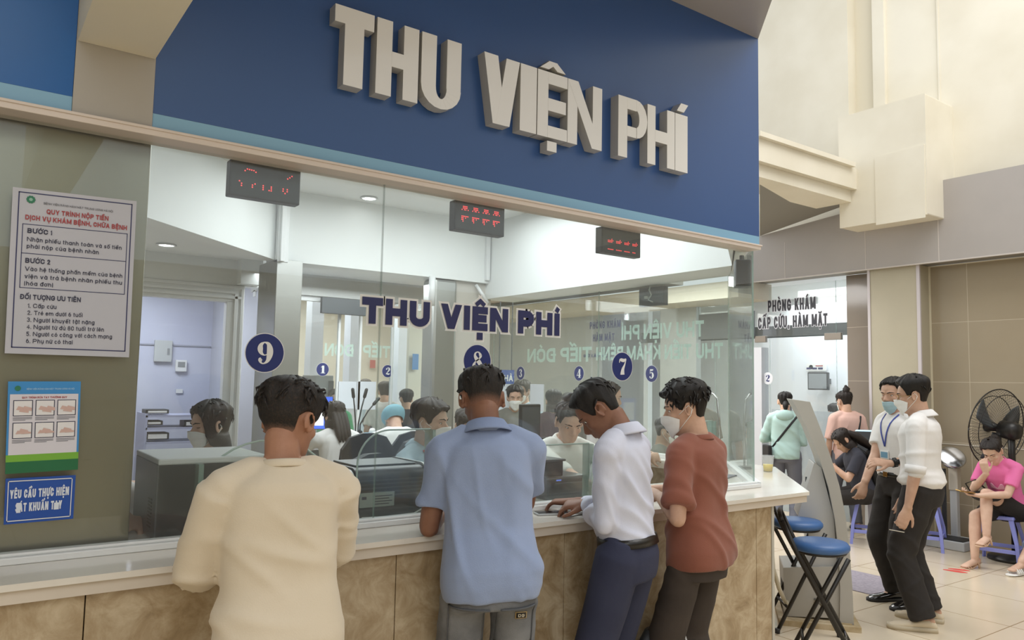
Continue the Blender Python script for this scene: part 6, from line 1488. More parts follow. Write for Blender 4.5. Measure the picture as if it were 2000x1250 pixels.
MB().box((mx, b[1], b[2]), (mx+.05, a[1], a[2])).build('frame', M_blk, t, bevel=.006); MB().box((mx-.004, b[1]+.02, b[2]+.02), (mx+.001, a[1]-.02, a[2]-.02)).build('screen', M_mgrey, t); MB().box((mx+.05, (a[1]+b[1])/2-.04, (a[2]+b[2])/2-.04), (10.9, (a[1]+b[1])/2+.04, (a[2]+b[2])/2+.04)).build('bracket', M_dgrey, t)
a, b = at(1575, 710, x=10.85), at(1613, 724, x=10.85); t = thing('wall_sign', 'small white clinic sign with green emblem above the screen', 'sign', (10.85, a[1], a[2]))
MB().box((10.85, b[1], b[2]), (10.87, a[1], a[2])).build('plate', M_stickw, t); mb = MB(); mb.lathe([(.0001, 0), (.035, 0)], (10.848, a[1]-.08, (a[2]+b[2])/2), 16, (-1, 0, 0)); mb.build('emblem', M_green, t)
mb = MB(); mb.box((10.847, b[1]+.05, a[2]-.045), (10.849, a[1]-.16, a[2]-.03)); mb.build('red_line', M_redink, t); mb = MB()
for k in range(3): mb.box((10.847, b[1]+.05+.10*k, b[2]+.02), (10.849, b[1]+.13+.10*k, b[2]+.05))
mb.build('navy_line', M_navyt, t)
mb = MB(); t = thing('clinic_desk', 'pale grey reception desk inside the clinic', 'desk', (9.9, 5.9, 0)); MB().box((9.5, 5.0, 1.17), (9.9, 7.0, 1.20)).build('desk_top', M_alu, t); MB().box((9.55, 5.05, 0), (9.6, 6.95, 1.17)).build('front_panel', M_lgrey, t)
# ---- floor things
mb = MB(); a = [at(*q, z=.004) for q in ((1660, 1112), (1735, 1130), (1735, 1171), (1660, 1153))]; t = thing('floor_mat', 'grey floor mat between kiosk and man with lanyard', 'mat', a[0]*[1, 1, 0]); mb.box((5.80, 3.24, .0005), (6.42, 3.92, .006)); mb.build('mat', mat('grey_mat', '9C95A0', .9, var=.2, vscale=40), t)
t = thing('floor_sticker', 'red footprint sticker on the floor in front of woman in pink', 'sticker', at(1865, 1113, z=0))
for (pa, pb, w) in (((1842, 1112), (1890, 1119), .045), ((1852, 1110), (1895, 1115), .04)):
    a, b = at(*pa, z=.001), at(*pb, z=.001); d = b-a; n = nrm((-d[1], d[0], 0)); mb = MB(); mb.add([a+d*s-n*w*(1 if g else -1)*math.sin(math.pi*min(1, max(.02, s*.9+.08)))**.6*(.6+.4*s) for g, s in [(0, x) for x in np.linspace(0, 1, 9)]+[(1, x) for x in np.linspace(1, 0, 9)]], [tuple(range(18))]); mb.build('footprint', M_red, t)
c = np.array([2.66, 2.475, 0])
t = thing('shopping_bag', 'dark bag with white handles on floor behind brown shirt man\'s legs', 'bag', c)
mb = MB(); R_ = []
for z, w, d in ((.0005, .10, .05), (.02, .13, .055), (.25, .15, .056), (.42, .13, .05), (.50, .07, .03)): R_.append([c+[w*math.cos(a)-.06, d*math.sin(a)-.02, z] for a in np.linspace(0, 2*math.pi, 24, endpoint=False)])
mb.loft(R_); mb.build('body', M_blk2, t, True)
for x in (-.03, .08): mb = MB(); mb.tube([(c[0]+x-.02, c[1]-.06, .50), (c[0]+x, c[1]-.085, .40), (c[0]+x+.03, c[1]-.085, .25)], [(.016, .004)]*3, 8); mb.build('handle', M_stickw, t, True)
MATS_DONE = True
# ---- cream T-shirt man
a = at(548, 1100, y=2.22)
p = Person('man in oversized cream T-shirt leaning at the counter below sticker 9', (a[0], 2.22, 0), (.16, 1), 1.605, lean=6, head=(12, -46, 2), handL=(a[0]-.10, 2.60, 1.045), handR=(a[0]+.20, 2.60, 1.045), poleL=(-.30, -.35, -.8), poleR=(.35, -.45, -.8), skin='tan', build=1.02)
p.body(hand_args={'L': dict(dw=(.5, .8, 0), nw=(0, 0, 1), curl=.25), 'R': dict(dw=(-.5, .8, 0), nw=(0, 0, 1), curl=.25)})
p.shirt(M_tee, hem=-.34, ease=.024, sleeve=1.02, sr=(.078, .076), mw=(.172, .128), flare=.012, amp=.012, seed=4, axis=1.35)
p.neckband(M_tee, .066, .012, tilt=4, dz=.002)
p.trousers(M_char, rr=(.086, .08, .07), top=.0); p.shoes(M_sneaker, M_sole)
p.hair('short', fade=True, thick=.026, top=.034, fringe=.10, fl=.38, locks=110, seed=2, lock_len=.045); p.face()

# ---- blue polo man
a = at(958, 1100, y=2.36)
p = Person('man in light blue polo shirt and grey jeans, forearm on the counter', (a[0], 2.36, 0), (.42, .9), 1.69, lean=8, side=-2, head=(18, 4, 0), handL=(a[0]+.0, 2.72, 1.05), handR=(a[0]+.32, 2.72, 1.06), poleL=(-.22, -.3, -.8), poleR=(.25, -.6, -.7), skin='brown', build=1.0)
p.body(hand_args={'L': dict(dw=(.7, .6, 0), nw=(0, 0, 1), curl=.45), 'R': dict(dw=(-.3, .9, 0), nw=(0, 0, 1), curl=.3)})
p.shirt(M_polo, hem=-.20, ease=.020, sleeve=.72, sr=(.066, .066), mw=(.168, .118), flare=.010, amp=.017, seed=9, axis=.45, freq=(8, 4, 2))
p.collar(M_poloc, .066, .036); 
p.trousers(M_jean, rr=(.088, .084, .076), amp=.007, top=.0)
jv = p.trouVF; R3 = p.W[:3, :3]
for g in (-1, 1):
    o = p.world((g*.088, -.02, .705*p.k)); u = R3@np.array([1., 0, 0]); d = R3@np.array([0, 1., 0])
    pk = p.patch(jv, 'back_pocket', M_jean, o, u, (0, 0, 1), d, .135, .15, .004, 10, 10, shape=lambda x, y: (x, y if y > .22 else y-(.5-abs(x-.5))*.12*(1-y/.22)))
    sm = MB(); P_ = [np.array(v.co) for v in pk.data.vertices]; n1 = 11
    edge = [P_[j*n1] for j in range(10, -1, -1)]+[P_[i] for i in range(n1)]+[P_[j*n1+10] for j in range(11)]
    sm.tube([q-np.array([0, .0035, 0]) for q in edge], .0022, 6); sm.tube([P_[10*n1+i]-np.array([0, .0035, 0]) for i in range(n1)], .0035, 6)
    sm.build('pocket_seam', M_jeand, pk, True, world=False)
    if g == 1:
        lb = p.patch(jv, 'pocket_label', mat('gold_plate', 'C7AE83', .35, .6), o+u*.018+np.array([0, 0, .035]), u, (0, 0, 1), d, .044, .026, .009, 4, 4, parent=pk)
        c = np.mean([np.array(v.co) for v in lb.data.vertices], axis=0)
        i_ = p.patch(jv, 'label_field', M_watch, o+u*.018+np.array([0, 0, .035]), u, (0, 0, 1), d, .036, .019, .011, 4, 4, parent=pk)
        t_ = MB(); text(t_, 'DG', c+np.array([0, -.0062, -.0055]), (1, 0, 0), (0, 0, 1), .011, .0022, 1.0, align='c', track=.25); t_.build('label_letters', mat('ivory_letter', 'E6DCC6', .5), pk, world=False)
ws = MB(); wv = p.wr['L']; dw_ = nrm(p.wr['L']-p.el['L']); ws.tube([wv-dw_*.035, wv-dw_*.012], .034, 16, ratio=.85); ws.build('watch_strap', M_watch, p.root, True, world=False)
p.shoes(M_sneaker, M_sole)
p.hair('short', fade=True, thick=.012, top=.018, fl=.46, locks=40, seed=5, lock_len=.012, skincol='845D4A'); p.face()

# ---- white shirt, navy trousers, bent over the counter
a = at(1226, 1150, y=2.33)
p = Person('man in pale long-sleeved shirt and navy trousers bending over papers', (a[0], 2.33, 0), (-.36, .93), 1.665, lean=5, head=(42, 22, 0), handL=at(1150, 984, y=2.52), handR=(a[0]-.02, 2.64, 1.05), poleL=(-.85, -.75, -.35), poleR=(.5, -.5, -.6), skin='brown', build=.90, fwd=.0)
p.body(hand_args={'L': dict(dw=(-.55, .75, -.1), nw=(-.3, -.2, 1), curl=.55), 'R': dict(dw=(-.5, .8, -.05), nw=(0, 0, 1), curl=.4)})
p.shirt(M_shw, hem=.11, ease=.014, long=True, sr=(.056, .057), mw=(.134, .106), blouse=.010, tight_hem=.012, amp=.014, seed=12, axis=1.0, cuff=.90)
p.collar(M_shw, .064, .036)
sv = p.shirtVF; V3 = p.W[:3, :3]
cf = MB(); E_, W_ = p.el['L'], p.wr['L']; cf.tube([E_+(W_-E_)*.70, E_+(W_-E_)*.93], [.043, .041], 18); cf.build('cuff', M_shw, p.shirtobj, True, world=False)
ws = MB(); ws.tube([E_+(W_-E_)*.955, E_+(W_-E_)*1.03], [.031, .031], 16, ratio=.85); ws.build('wristwatch', M_chrome, p.root, True, world=False)
p.trousers(M_navy, top=.17, rr=(.098, .082, .070), ease=.006, amp=.0); p.belt(M_belt, .125, .016, ease=.015, buckle=M_chrome)
p.shoes(M_belt, M_sole); p.hair('short', thick=.016, top=.024, locks=26, seed=8, lock_len=.005); p.face()

# ---- brown T-shirt man with mask
a = at(1366, 1150, y=2.32)
p = Person('man in rust brown T-shirt with white mask, hands on the counter', (a[0], 2.32, 0), (-.18, .98), 1.63, lean=3, head=(10, 34, 0), handL=at(1298, 975, z=1.07)+np.array([.03, .05, 0]), handR=(a[0]+.12, 2.72, 1.06), poleL=(-.5, -.5, -.65), poleR=(.6, -.4, -.6), skin='light', build=.93)
p.body(hand_args={'L': dict(dw=(.1, .9, .1), nw=(-.5, -.2, .8), curl=.6), 'R': dict(dw=(-.5, .8, 0), nw=(0, 0, 1), curl=.4)})
p.shirt(M_brown, hem=-.16, ease=.023, sleeve=.80, sr=(.066, .068), mw=(.152, .115), flare=.008, amp=.015, seed=21, axis=.8)
p.neckband(M_brown, .063, .012, tilt=4, dz=.002)
p.trousers(M_char, rr=(.080, .084, .080), ease=.010, amp=.008, top=.0); p.shoes(M_sneaker, M_sole)
p.hair('short', thick=.022, top=.034, fringe=.06, locks=130, seed=11, lock_len=.03); p.face(); p.mask()
# ---- people in the hall on the right
M_teal = mat('pale_teal_hoodie', 'AFCBC6', .85, color2='A8C5C0', vscale=4, bump=.12, bscale=200); M_pinkp = mat('dusty_pink_cotton', 'D8B2A6', .85, bump=.1); M_pink = mat('bright_pink_jersey', 'E878AE', .85, color2='E471A8', vscale=4, bump=.1, bscale=200)
M_dnavy = mat('dark_navy_tee', '34353F', .9, bump=.1); M_bag = mat('black_nylon', '1E1D1F', .6, bump=.15, bscale=120); M_slate = mat('slate_trousers', '6E717D', .9, bump=.12); M_pblue = mat('pale_blue_shirt', 'BCD0DC', .82, color2='B5CAD7', vscale=4, bump=.1); M_ivory = mat('ivory_shirt', 'DFE0DA', .82, bump=.1)
M_redl = mat('red_ribbon', 'C9555A', .6); M_bluel = mat('blue_ribbon', '3F4FA0', .6); M_cap = mat('teal_cap_fabric', '7FA9B5', .85, bump=.4, bscale=60, stretch=(6, 1, 1)); M_beigeshoe = mat('beige_canvas_shoe', 'CDBFA6', .75); M_beigesole = mat('beige_rubber', 'C2B69E', .7); M_blkshoe = mat('polished_black_leather', '191615', .18, coat=.5)
M_sandal = mat('beige_sandal', 'C9A98E', .5); M_dsh = mat('dark_shirt', '2B2A2E', .85); M_plum = mat('plum_jacket', '4A2E3C', .85); M_olive = mat('olive_grey_shirt', '7B7A72', .85); M_greensh = mat('green_vest', '3FA070', .85); M_jeanb = mat('light_blue_denim', '7F93B5', .9, bump=.2)

p = Person('man with blue lanyard, white T-shirt and mask below nose', (5.76, 2.99, 0), (-.92, .38), 1.70, lean=1, head=(6, 14, 0), handR=at(1684, 958, z=.83), handL=at(1738, 905, z=1.06)+np.array([0, 0, 0]), poleR=(.3, -.7, -.5), poleL=(-.7, -.4, -.6), skin='light', build=.98)
p.body(voxel=.006, hand_args={'R': dict(dw=(-.35, .1, -1), nw=(-.5, -.8, 0), curl=.55), 'L': dict(dw=(-.75, .55, .1), nw=(-.4, -.5, .8), curl=.45)})
p.shirt(M_white_sh, hem=.05, ease=.016, sleeve=.72, sr=(.064, .066), amp=.005, seed=31, tight_hem=.01); p.collar(M_white_sh, .062, .030)
p.trousers(M_black, top=.12, rr=(.098, .076, .066)); p.belt(M_belt, .11, .016, buckle=M_gold); p.shoes(M_blkshoe, M_sole, .29); p.hair('short', thick=.012, top=.022, locks=8, seed=31, lock_len=.004); p.face(); p.mask(M_maskb, low=.10)
lan = MB(); bv = p.shirtVF
def lanyard(p, m, badge=True, tip=-.24, w=.007):
    V, F = p.shirtVF[0], p.shirtVF[1]; bv = BVHTree.FromPolygons(V.tolist(), F); mb = MB(); c = p.C7; f = p.At@np.array([0, 1., 0]); r = p.At@np.array([1., 0, 0]); up = p.At@np.array([0, 0, 1.])
    for g in (-1, 1):
        pts = []
        for k in range(8):
            s_ = k/7; o = c+r*g*(.068*(1-s_))+up*(-.005+(tip)*s_); hit = bv.ray_cast(Vector(o+f*.5), Vector(-f))
            pts.append((np.array(hit[0]) if hit[0] is not None else o+f*.08)+f*.004)
        mb.tube(pts, [(w, .002)]*8, 8, up=f)
    o = mb.build('lanyard', m, p.root, True, world=False)
    if badge:
        e = pts[-1]; b = MB(); b.obox(e-up*.06+f*.003, (.088, .004, .060), r, f); bo = b.build('badge_card', M_stickw, o, bevel=.001, world=False)
        b = MB(); b.obox(e-up*.062+f*.006, (.070, .002, .042), r, f); b.build('badge_photo', mat('badge_print', '6F9BB5', .4), bo, world=False)
lanyard(p, M_bluel)
wv, dv = p.wr['L'], nrm(p.wr['L']-p.el['L']); mb = MB(); mb.tube([wv-dv*.045, wv-dv*.015], .034, 16); mb.obox(wv-dv*.03+p.Wi[:3, :3]@np.array([-.3, -.9, .2])*.034, (.034, .034, .012), dv, np.cross(dv, p.Wi[:3, :3]@np.array([-.3, -.9, .2]))); mb.build('wristwatch', M_watch, p.root, True, world=False)

p = Person('man in white shirt with rolled sleeves, glasses and black trousers', (5.39, 2.645, 0), (-.26, .97), 1.70, lean=1, head=(8, 12, 0), handL=(5.13, 2.62, .745), handR=(5.60, 2.88, .78), poleL=(-.35, -1, 0), skin='light', build=.98, footL=(5.25, 2.61, 0), footR=(5.51, 2.69, 0), toeL=.35, toeR=.1)
p.body(voxel=.006, hand_args={'L': dict(dw=(-.30, .25, -1), nw=(-.7, -.6, 0), curl=.5)})
p.shirt(M_white_sh, hem=.04, ease=.022, long=True, cuff=.06, sr=(.068, .066), blouse=.016, tight_hem=.025, amp=.009, seed=33, axis=1.0); p.collar(M_white_sh, .063, .034)
E_, W_ = p.el['L'], p.wr['L']
for q in 'LR': E_, W_ = p.el[q], p.wr[q]; S_ = p.sh[q]; mb = MB(); mb.tube([E_-(E_-S_)*.10, E_+(W_-E_)*.08], [.066, .062], 18); mb.build('rolled_cuff', M_white_sh, p.shirtobj, True, world=False)
p.trousers(M_black, top=.12, rr=(.108, .088, .082), amp=.008, seed=35); p.belt(M_belt, .10, .016); p.shoes(M_beigeshoe, M_beigesole, .29, h=.03, wid=1.05)
p.hair('short', thick=.020, top=.038, locks=22, seed=34, lock_len=.01, side=.01); p.face(); p.mask(M_maskw)
mb = MB(); X = p.X
for g in (-1, 1):
    mb.tube([X((g*.034+.022*math.cos(a), .098-.01*abs(math.cos(a)) if True else 0, .51*HH+.019*math.sin(a))) for a in np.linspace(0, 2*math.pi, 17)], .0015, 6); mb.tube([X((g*.056, .092, .515*HH)), X((g*.077, .04, .52*HH)), X((g*.080, -.01, .50*HH))], .0014, 6)
mb.tube([X((-.012, .101, .515*HH)), X((0, .103, .525*HH)), X((.012, .101, .515*HH))], .0015, 6); mb.build('glasses', M_gold, p.root, True, world=False)
c = at(1724, 1040, z=.55)
t = thing('paper_slip', 'small white slip in hand of man with rolled sleeves', 'paper', p.world(p.wr['L'])+np.array([-.03, .02, -.12])); o_ = np.array(t.location); MB().obox(o_+np.array([-.04, .02, -.03]), (.09, .001, .055), (-.45, .9, .1), (.2, .1, .9)).build('sheet', M_paper, t)

p = Person('woman in bright pink top and black shorts looking at phone', (8.01, 3.13, 0), (-.98, .12), 1.58, lean=22, pelvis=.50, head=(16, 6, 0), handL=at(1912, 968, x=7.55), handR=at(1926, 925, x=7.66), poleL=(-.6, -.3, -.6), poleR=(.4, .3, -1), footR=(7.50, 3.24, 0), footL=at(1925, 1064, x=7.52)+np.array([0, 0, 0]), kneeR=(.15, .8, .6), kneeL=(.3, .8, .6), skin='fair', build=.94)
p.body(voxel=.006, neck_r=.046, hand_args={'L': dict(dw=(-.6, .75, .1), nw=(0, .1, -1), curl=.5), 'R': dict(dw=(-.25, .1, 1), nw=(-1, -.2, .1), curl=.5)})
p.shirt(M_pink, hem=-.02, ease=.012, sleeve=.70, sr=(.060, .062), amp=.005, seed=41); p.neckband(M_pink, .060, .008)
p.trousers(M_black, rr=(.100, .090, .06), length=-.35, name='shorts', amp=.004)
for q in 'LR':
    mb = MB(); a_ = p.ak[q]; tw = p.toe[q]; fd = np.array([-math.sin(tw), math.cos(tw), 0]); rd = np.array([math.cos(tw), math.sin(tw), 0]); b_ = a_+np.array([0, 0, -.085])
    mb.loft([[b_+fd*y+rd*w*math.cos(k)+np.array([0, 0, zz+.006*math.sin(k)]) for k in np.linspace(0, 2*math.pi, 10, endpoint=False)] for y, w, zz in ((-.055, .028, .045), (.0, .030, .032), (.06, .040, .010), (.12, .045, .006), (.17, .030, .006))])
    for y, zz in ((.10, .028), (.125, .022), (.0, .07)): mb.tube([b_+fd*y+rd*.042*math.cos(k)+np.array([0, 0, .004+zz*math.sin(k)]) for k in np.linspace(0, math.pi, 9)], [(.008, .003)]*9, 6, up=fd)
    mb.tube([b_+fd*-.045+np.array([0, 0, .045]), b_+fd*-.06+np.array([0, 0, .003])], [.012, .006], 8); mb.build('sandal', M_sandal, p.root, True, world=False)
p.hair('tied', M_hairb, thick=.016, top=.020, locks=20, seed=42, lock_len=.01, drop=[([(0, -.085, .16), (0, -.125, .17), (.01, -.15, .14), (.01, -.14, .06)], [.03, .042, .038, .016])]); p.face(True)
mb = MB(); mb.tube([p.X((.028*math.cos(a), -.108, .165+.028*math.sin(a))) for a in np.linspace(0, 2*math.pi, 13)], .008, 8); mb.build('hair_tie', M_pink, p.hairobj, True, world=False)
pr = MB(); o_ = p.C7+p.At@np.array([0, .2, -.20]); pt_ = p.patch(p.shirtVF, 'chest_print', mat('pale_pink_print', 'F0B6D0', .7), p.world(o_), p.W[:3, :3]@(p.At@np.array([1., 0, 0])), p.W[:3, :3]@(p.At@np.array([0, 0, 1.])), p.W[:3, :3]@(p.At@np.array([0, -1., 0])), .13, .06, .003, 8, 6, parent=p.shirtobj, shape=lambda x, y: (x, y*(.6+.4*math.sin(x*9))))
hw = p.world(p.wr['L']); t = thing('mobile_phone', 'gold phone held by woman in pink', 'phone', hw+np.array([-.10, .06, .04])); MB().obox(hw+np.array([-.10, .07, .035]), (.145, .009, .072), (-.85, .5, .12), (.1, -.15, .98)).build('body', M_gold, t, bevel=.003)
t = thing('handbag', 'small dark handbag on lap of woman in pink', 'bag', (7.72, 3.22, .52)); mb = MB(); mb.sphere((7.74, 3.22, .615), (.10, .13, .05), 14); mb.build('pouch', M_bag, t, True); MB().tube([(7.70, 3.32, .62), (7.66, 3.36, .72), (7.72, 3.30, .76), (7.78, 3.22, .66)], .007, 8).build('strap', M_bag, t, True)

p = Person('woman in pale teal hoodie standing at the clinic door', (7.70, 5.30, 0), (.86, .52), 1.56, lean=2, head=(10, 6, 0), handR=(7.90, 5.38, .98), handL=(7.84, 5.50, 1.0), poleR=(.6, -.6, -.3), poleL=(-.6, -.6, -.3), skin='light', build=.95)
p.body(voxel=.008); p.shirt(M_teal, hem=-.12, ease=.026, long=True, sr=(.066, .064), amp=.010, seed=51, axis=.8, mw=(.165, .12))
mb = MB(); c = p.C7; mb.tube([c+p.At@np.array([.085*math.cos(a), .02+.075*math.sin(a), .005-.035*max(0, -math.sin(a))]) for a in np.linspace(0, 2*math.pi, 17)], [(.030, .026)]*17, 10); mb.sphere(c+p.At@np.array([0, -.075, -.03]), (.10, .055, .07), 14); V, F = remesh(mb, .008, 4); mesh_obj('hood', V, F, M_teal, p.root)
p.trousers(M_slate, rr=(.10, .078, .066)); p.shoes(mat('red_white_shoe', 'B8656B', .6), M_stickw, .25); p.hair('tied', M_hair, thick=.013, top=.016, locks=10, seed=52, lock_len=.01, drop=[([(0, -.085, .09), (.0, -.12, .07), (.0, -.125, .03), (0, -.11, -.02)], [.025, .036, .032, .014])])
mb = MB(); V_, F_s = p.shirtVF[0], p.shirtVF[1]; bv = BVHTree.FromPolygons(V_.tolist(), F_s); pts = []
for k in range(12):
    s_ = k/11; o = p.hip+p.A@np.array([.14-.30*s_, 0, .44-.40*s_]); hit = bv.ray_cast(Vector(o+p.A@np.array([0, -.5, 0])), Vector(p.A@np.array([0, 1., 0])))
    if hit[0] is not None: pts.append(np.array(hit[0])+p.A@np.array([0, -.004, 0]))
st_ = MB(); st_.tube(pts, [(.012, .003)]*len(pts), 8, up=p.A@np.array([0, -1., 0])); st_.build('bag_strap', M_bag, p.root, True, world=False)
e_ = p.world(pts[-1]); t = thing('shoulder_bag', 'thin black shoulder bag at hip of teal hoodie woman', 'bag', e_); MB().obox(e_+np.array([-.03, .05, -.11]), (.16, .05, .26), (.5, .86, 0)).build('body', M_bag, t, bevel=.012)

p = Person('woman in dusty pink top with hair in bun by grey pier', (8.22, 4.86, 0), (.6, .8), 1.58, head=(12, 12, 0), skin='light', build=.94)
p.body(voxel=.008); p.shirt(M_pinkp, hem=-.12, ease=.022, sleeve=.9, sr=(.066, .068), amp=.007, seed=61); p.trousers(M_slate); p.shoes(M_sneaker, M_sole, .25)
p.hair('tied', M_hairb, thick=.014, top=.020, locks=20, seed=62, lock_len=.01, drop=[([(0, -.06, .215), (0, -.075, .26), (0, -.07, .285)], [.035, .042, .020])]); p.mask(M_maskw)
pts = []; bv = BVHTree.FromPolygons(p.shirtVF[0].tolist(), p.shirtVF[1])
for k in range(10):
    s_ = k/9; o = p.hip+p.A@np.array([.13-.10*s_, 0, .44-.40*s_]); hit = bv.ray_cast(Vector(o+p.A@np.array([0, -.5, 0])), Vector(p.A@np.array([0, 1., 0])))
    if hit[0] is not None: pts.append(np.array(hit[0])+p.A@np.array([0, -.004, 0]))
st_ = MB(); st_.tube(pts, [(.010, .003)]*len(pts), 8, up=(0, -1, 0)); st_.build('bag_strap', M_bag, p.root, True, world=False)

p = Person('seated woman with long wavy dark hair in navy tee', (7.70, 4.36, 0), (-.72, .69), 1.56, lean=16, pelvis=.50, head=(26, 8, 0), handL=(7.38, 4.55, .80), handR=(7.55, 4.72, .80), poleL=(-.5, -.4, -.7), footL=(7.32, 4.58, 0), footR=(7.48, 4.74, 0), skin='light', build=.95)
p.body(voxel=.008); p.shirt(M_dnavy, hem=-.02, ease=.014, sleeve=.75, sr=(.060, .062), amp=.005, seed=71); p.trousers(M_black); p.shoes(M_sneaker, M_sole, .25)
p.hair('long', M_hairb, thick=.018, top=.022, locks=40, seed=72, lock_len=.02, drop=[([(-.04+.04*i, -.095, .14), (-.05+.05*i, -.135, .06), (-.05+.05*i, -.16, -.05), (-.04+.04*i, -.175, -.16)], [.034, .042, .040, .016]) for i in range(3)])
bk = p.C7+p.A@np.array([0, -.17, -.26]); w_ = p.world(bk); t = thing('backpack', 'black backpack with red patch on back of seated woman', 'backpack', w_)
mb = MB(); rings = []
for h, w, d in ((-.24, .10, .05), (-.22, .15, .09), (-.1, .165, .105), (.08, .155, .09), (.18, .12, .06), (.21, .06, .03)):
    rings.append([p.world(bk+p.A@np.array([w*math.copysign(abs(math.cos(a))**.7, math.cos(a)), d*math.copysign(abs(math.sin(a))**.7, math.sin(a)), h])) for a in np.linspace(0, 2*math.pi, 24, endpoint=False)])
mb.loft(rings); mb.build('body', M_bag, t, True); mb = MB(); mb.obox(p.world(bk+p.A@np.array([.10, -.085, -.17])), (.10, .03, .06), p.W[:3, :3]@(p.A@np.array([1., -.2, 0])), p.W[:3, :3]@(p.A@np.array([.2, 1., 0]))); mb.build('red_patch', M_redl, t, bevel=.006)
for g in (-1, 1): MB().tube([p.world(bk+p.A@np.array([g*.09, .06, .18])), p.world(p.sh['L' if g < 0 else 'R']+p.A@np.array([-g*.07, -.05, .075])), p.world(p.sh['L' if g < 0 else 'R']+p.A@np.array([-g*.06, .085, -.02]))], [(.022, .006)]*3, 8).build('strap', M_bag, t, True)

p = Person('seated person at right edge in blue jeans and white sandals', (8.25, 2.72, 0), (-.98, .1), 1.58, lean=8, pelvis=.50, footL=(7.62, 2.72, 0), footR=(7.52, 2.90, 0), handL=(7.85, 2.62, .66), handR=(7.85, 2.85, .66), skin='fair', build=.95)
p.body(voxel=.008); p.shirt(M_ivory, hem=-.02, sleeve=.7, seed=81); p.trousers(M_jeanb, rr=(.095, .078, .075), length=.55); p.hair('long', M_hairb, seed=82, locks=10); p.face()
for q in 'LR':
    mb = MB(); shoe_mb(mb, p.ak[q], p.toe[q], p.k, .25, .018); mb2 = MB(); a_ = p.ak[q]; fd = np.array([-math.sin(p.toe[q]), math.cos(p.toe[q]), 0]); rd = np.array([math.cos(p.toe[q]), math.sin(p.toe[q]), 0]); b_ = a_*[1, 1, 0]
    mb2.loft([[b_+fd*y+rd*w*math.cos(k)+np.array([0, 0, .010+.009*math.sin(k)]) for k in np.linspace(0, 2*math.pi, 12, endpoint=False)] for y, w in ((-.075, .022), (-.06, .034), (.0, .036), (.09, .047), (.15, .044), (.185, .02))])
    for y in (.06, .085, .11): mb2.tube([b_+fd*y+rd*.046*math.cos(k)+np.array([0, 0, .015+.045*math.sin(k)]) for k in np.linspace(0, math.pi, 9)], [(.014, .003)]*9, 6, up=fd)
    mb2.build('sandal', [M_stickw], p.root, True, world=False)

p = Person('dark-haired person sitting behind the clinic desk', (9.95, 6.05, 0), (.8, .6), 1.62, pelvis=.62, lean=4, skin='light'); p.body(voxel=.01, legs=False); p.shirt(M_ivory, hem=0, seed=85, sleeve=.7, amp=0); p.hair('short', seed=86, locks=20)

# ---- clerks in the booth
def chair(loc, ang, label, h=.60):
    t = thing('office_chair', label, 'chair', loc, ang, 'black office chairs in the booth'); lw = dict(world=False)
    MB().lathe([(.0002, h-.06), (.21, h-.06), (.235, h-.03), (.22, h), (.0002, h+.005)], (0, 0, 0), 28).build('seat', M_bag, t, True, **lw)
    P = [(-.20, h+.10), (.20, h+.10), (.235, h+.22), (.215, h+.38), (.15, h+.47), (.05, h+.50), (-.05, h+.50), (-.15, h+.47), (-.215, h+.38), (-.235, h+.22)]
    MB().prism(P, (0, -.26, 0), (1, 0, 0), (0, 0, 1), (0, -1, 0), .045).build('backrest', M_bag, t, bevel=.015, **lw)
    MB().box((-.03, -.29, h-.03), (.03, -.255, h+.2)).build('back_bar', M_blk2, t, **lw); MB().tube([(0, 0, .06), (0, 0, h-.05)], .03, 12).build('post', M_blk2, t, True, **lw)
    for k in range(5): a = k*2*math.pi/5; MB().tube([(0, 0, .09), (.27*math.cos(a), .27*math.sin(a), .06)], [.025, .016], 8).build('foot', M_blk2, t, True, **lw); MB().sphere((.27*math.cos(a), .27*math.sin(a), .03), .03, 10).build('caster', M_blk2, t, True, **lw)
    return t
def hair_clip(p, q):
    mb = MB()
    for k in range(5): mb.sphere(p.X(np.array(q)+np.array([0, .006*math.cos(k*1.26), .009*math.sin(k*1.26)])), .006, 8)
    mb.build('hair_clip', M_stickw, p.hairobj, True, world=False)
SH_ = .60
p = Person('masked woman with short dark hair and clip behind black computer case', (1.10, 3.98, 0), (-1, -.12), 1.56, lean=4, pelvis=SH_+.145, head=(4, 0, 0), handL=(.75, 3.75, 1.05), handR=(.70, 4.1, 1.05), footL=(.75, 3.9, .0), footR=(.75, 4.1, 0), skin='fair', build=.94)
p.body(voxel=.007, neck_r=.046); p.shirt(M_ivory, hem=0, sleeve=.8, seed=91); p.trousers(M_black); p.shoes(M_sneaker, M_sole); p.hair('long', M_hairb, thick=.022, top=.026, locks=40, seed=92, lock_len=.02, side=.016); p.face(True); p.mask(M_maskw); hair_clip(p, (.075, -.075, .17))
ch0 = chair((1.16, 3.98, 0), math.radians(90), 'black office chair under masked woman by the computer case', .66)
p = Person('person in white sleeves behind the steel pier', (.41, 3.50, 0), (.2, -1), 1.62, lean=6, pelvis=SH_+.08, head=(20, 0, 0), handL=(.60, 3.16, 1.03), handR=(.40, 3.16, 1.03), poleL=(-1, -.2, -.3), footL=(.55, 3.25, 0), footR=(.40, 3.25, 0), skin='fair'); p.body(voxel=.008); p.shirt(M_white_sh, hem=0, long=True, seed=93); p.trousers(M_black); p.hair('short', seed=94, locks=20); p.face()
copy_tree(ch0, None, (.40, 3.56, 0), math.radians(190), 'black office chair behind the steel pier')
p = Person('clerk with long black hair and white uniform seen from behind', (2.56, 5.92, 0), (.05, 1), 1.58, lean=8, pelvis=SH_+.08, head=(14, 6, 0), handL=(2.40, 6.42, 1.03), handR=(2.70, 6.45, 1.03), poleL=(-.9, -.1, -.4), poleR=(.8, -.2, -.4), footL=(2.48, 6.2, 0), footR=(2.64, 6.2, 0), skin='fair', build=.96)
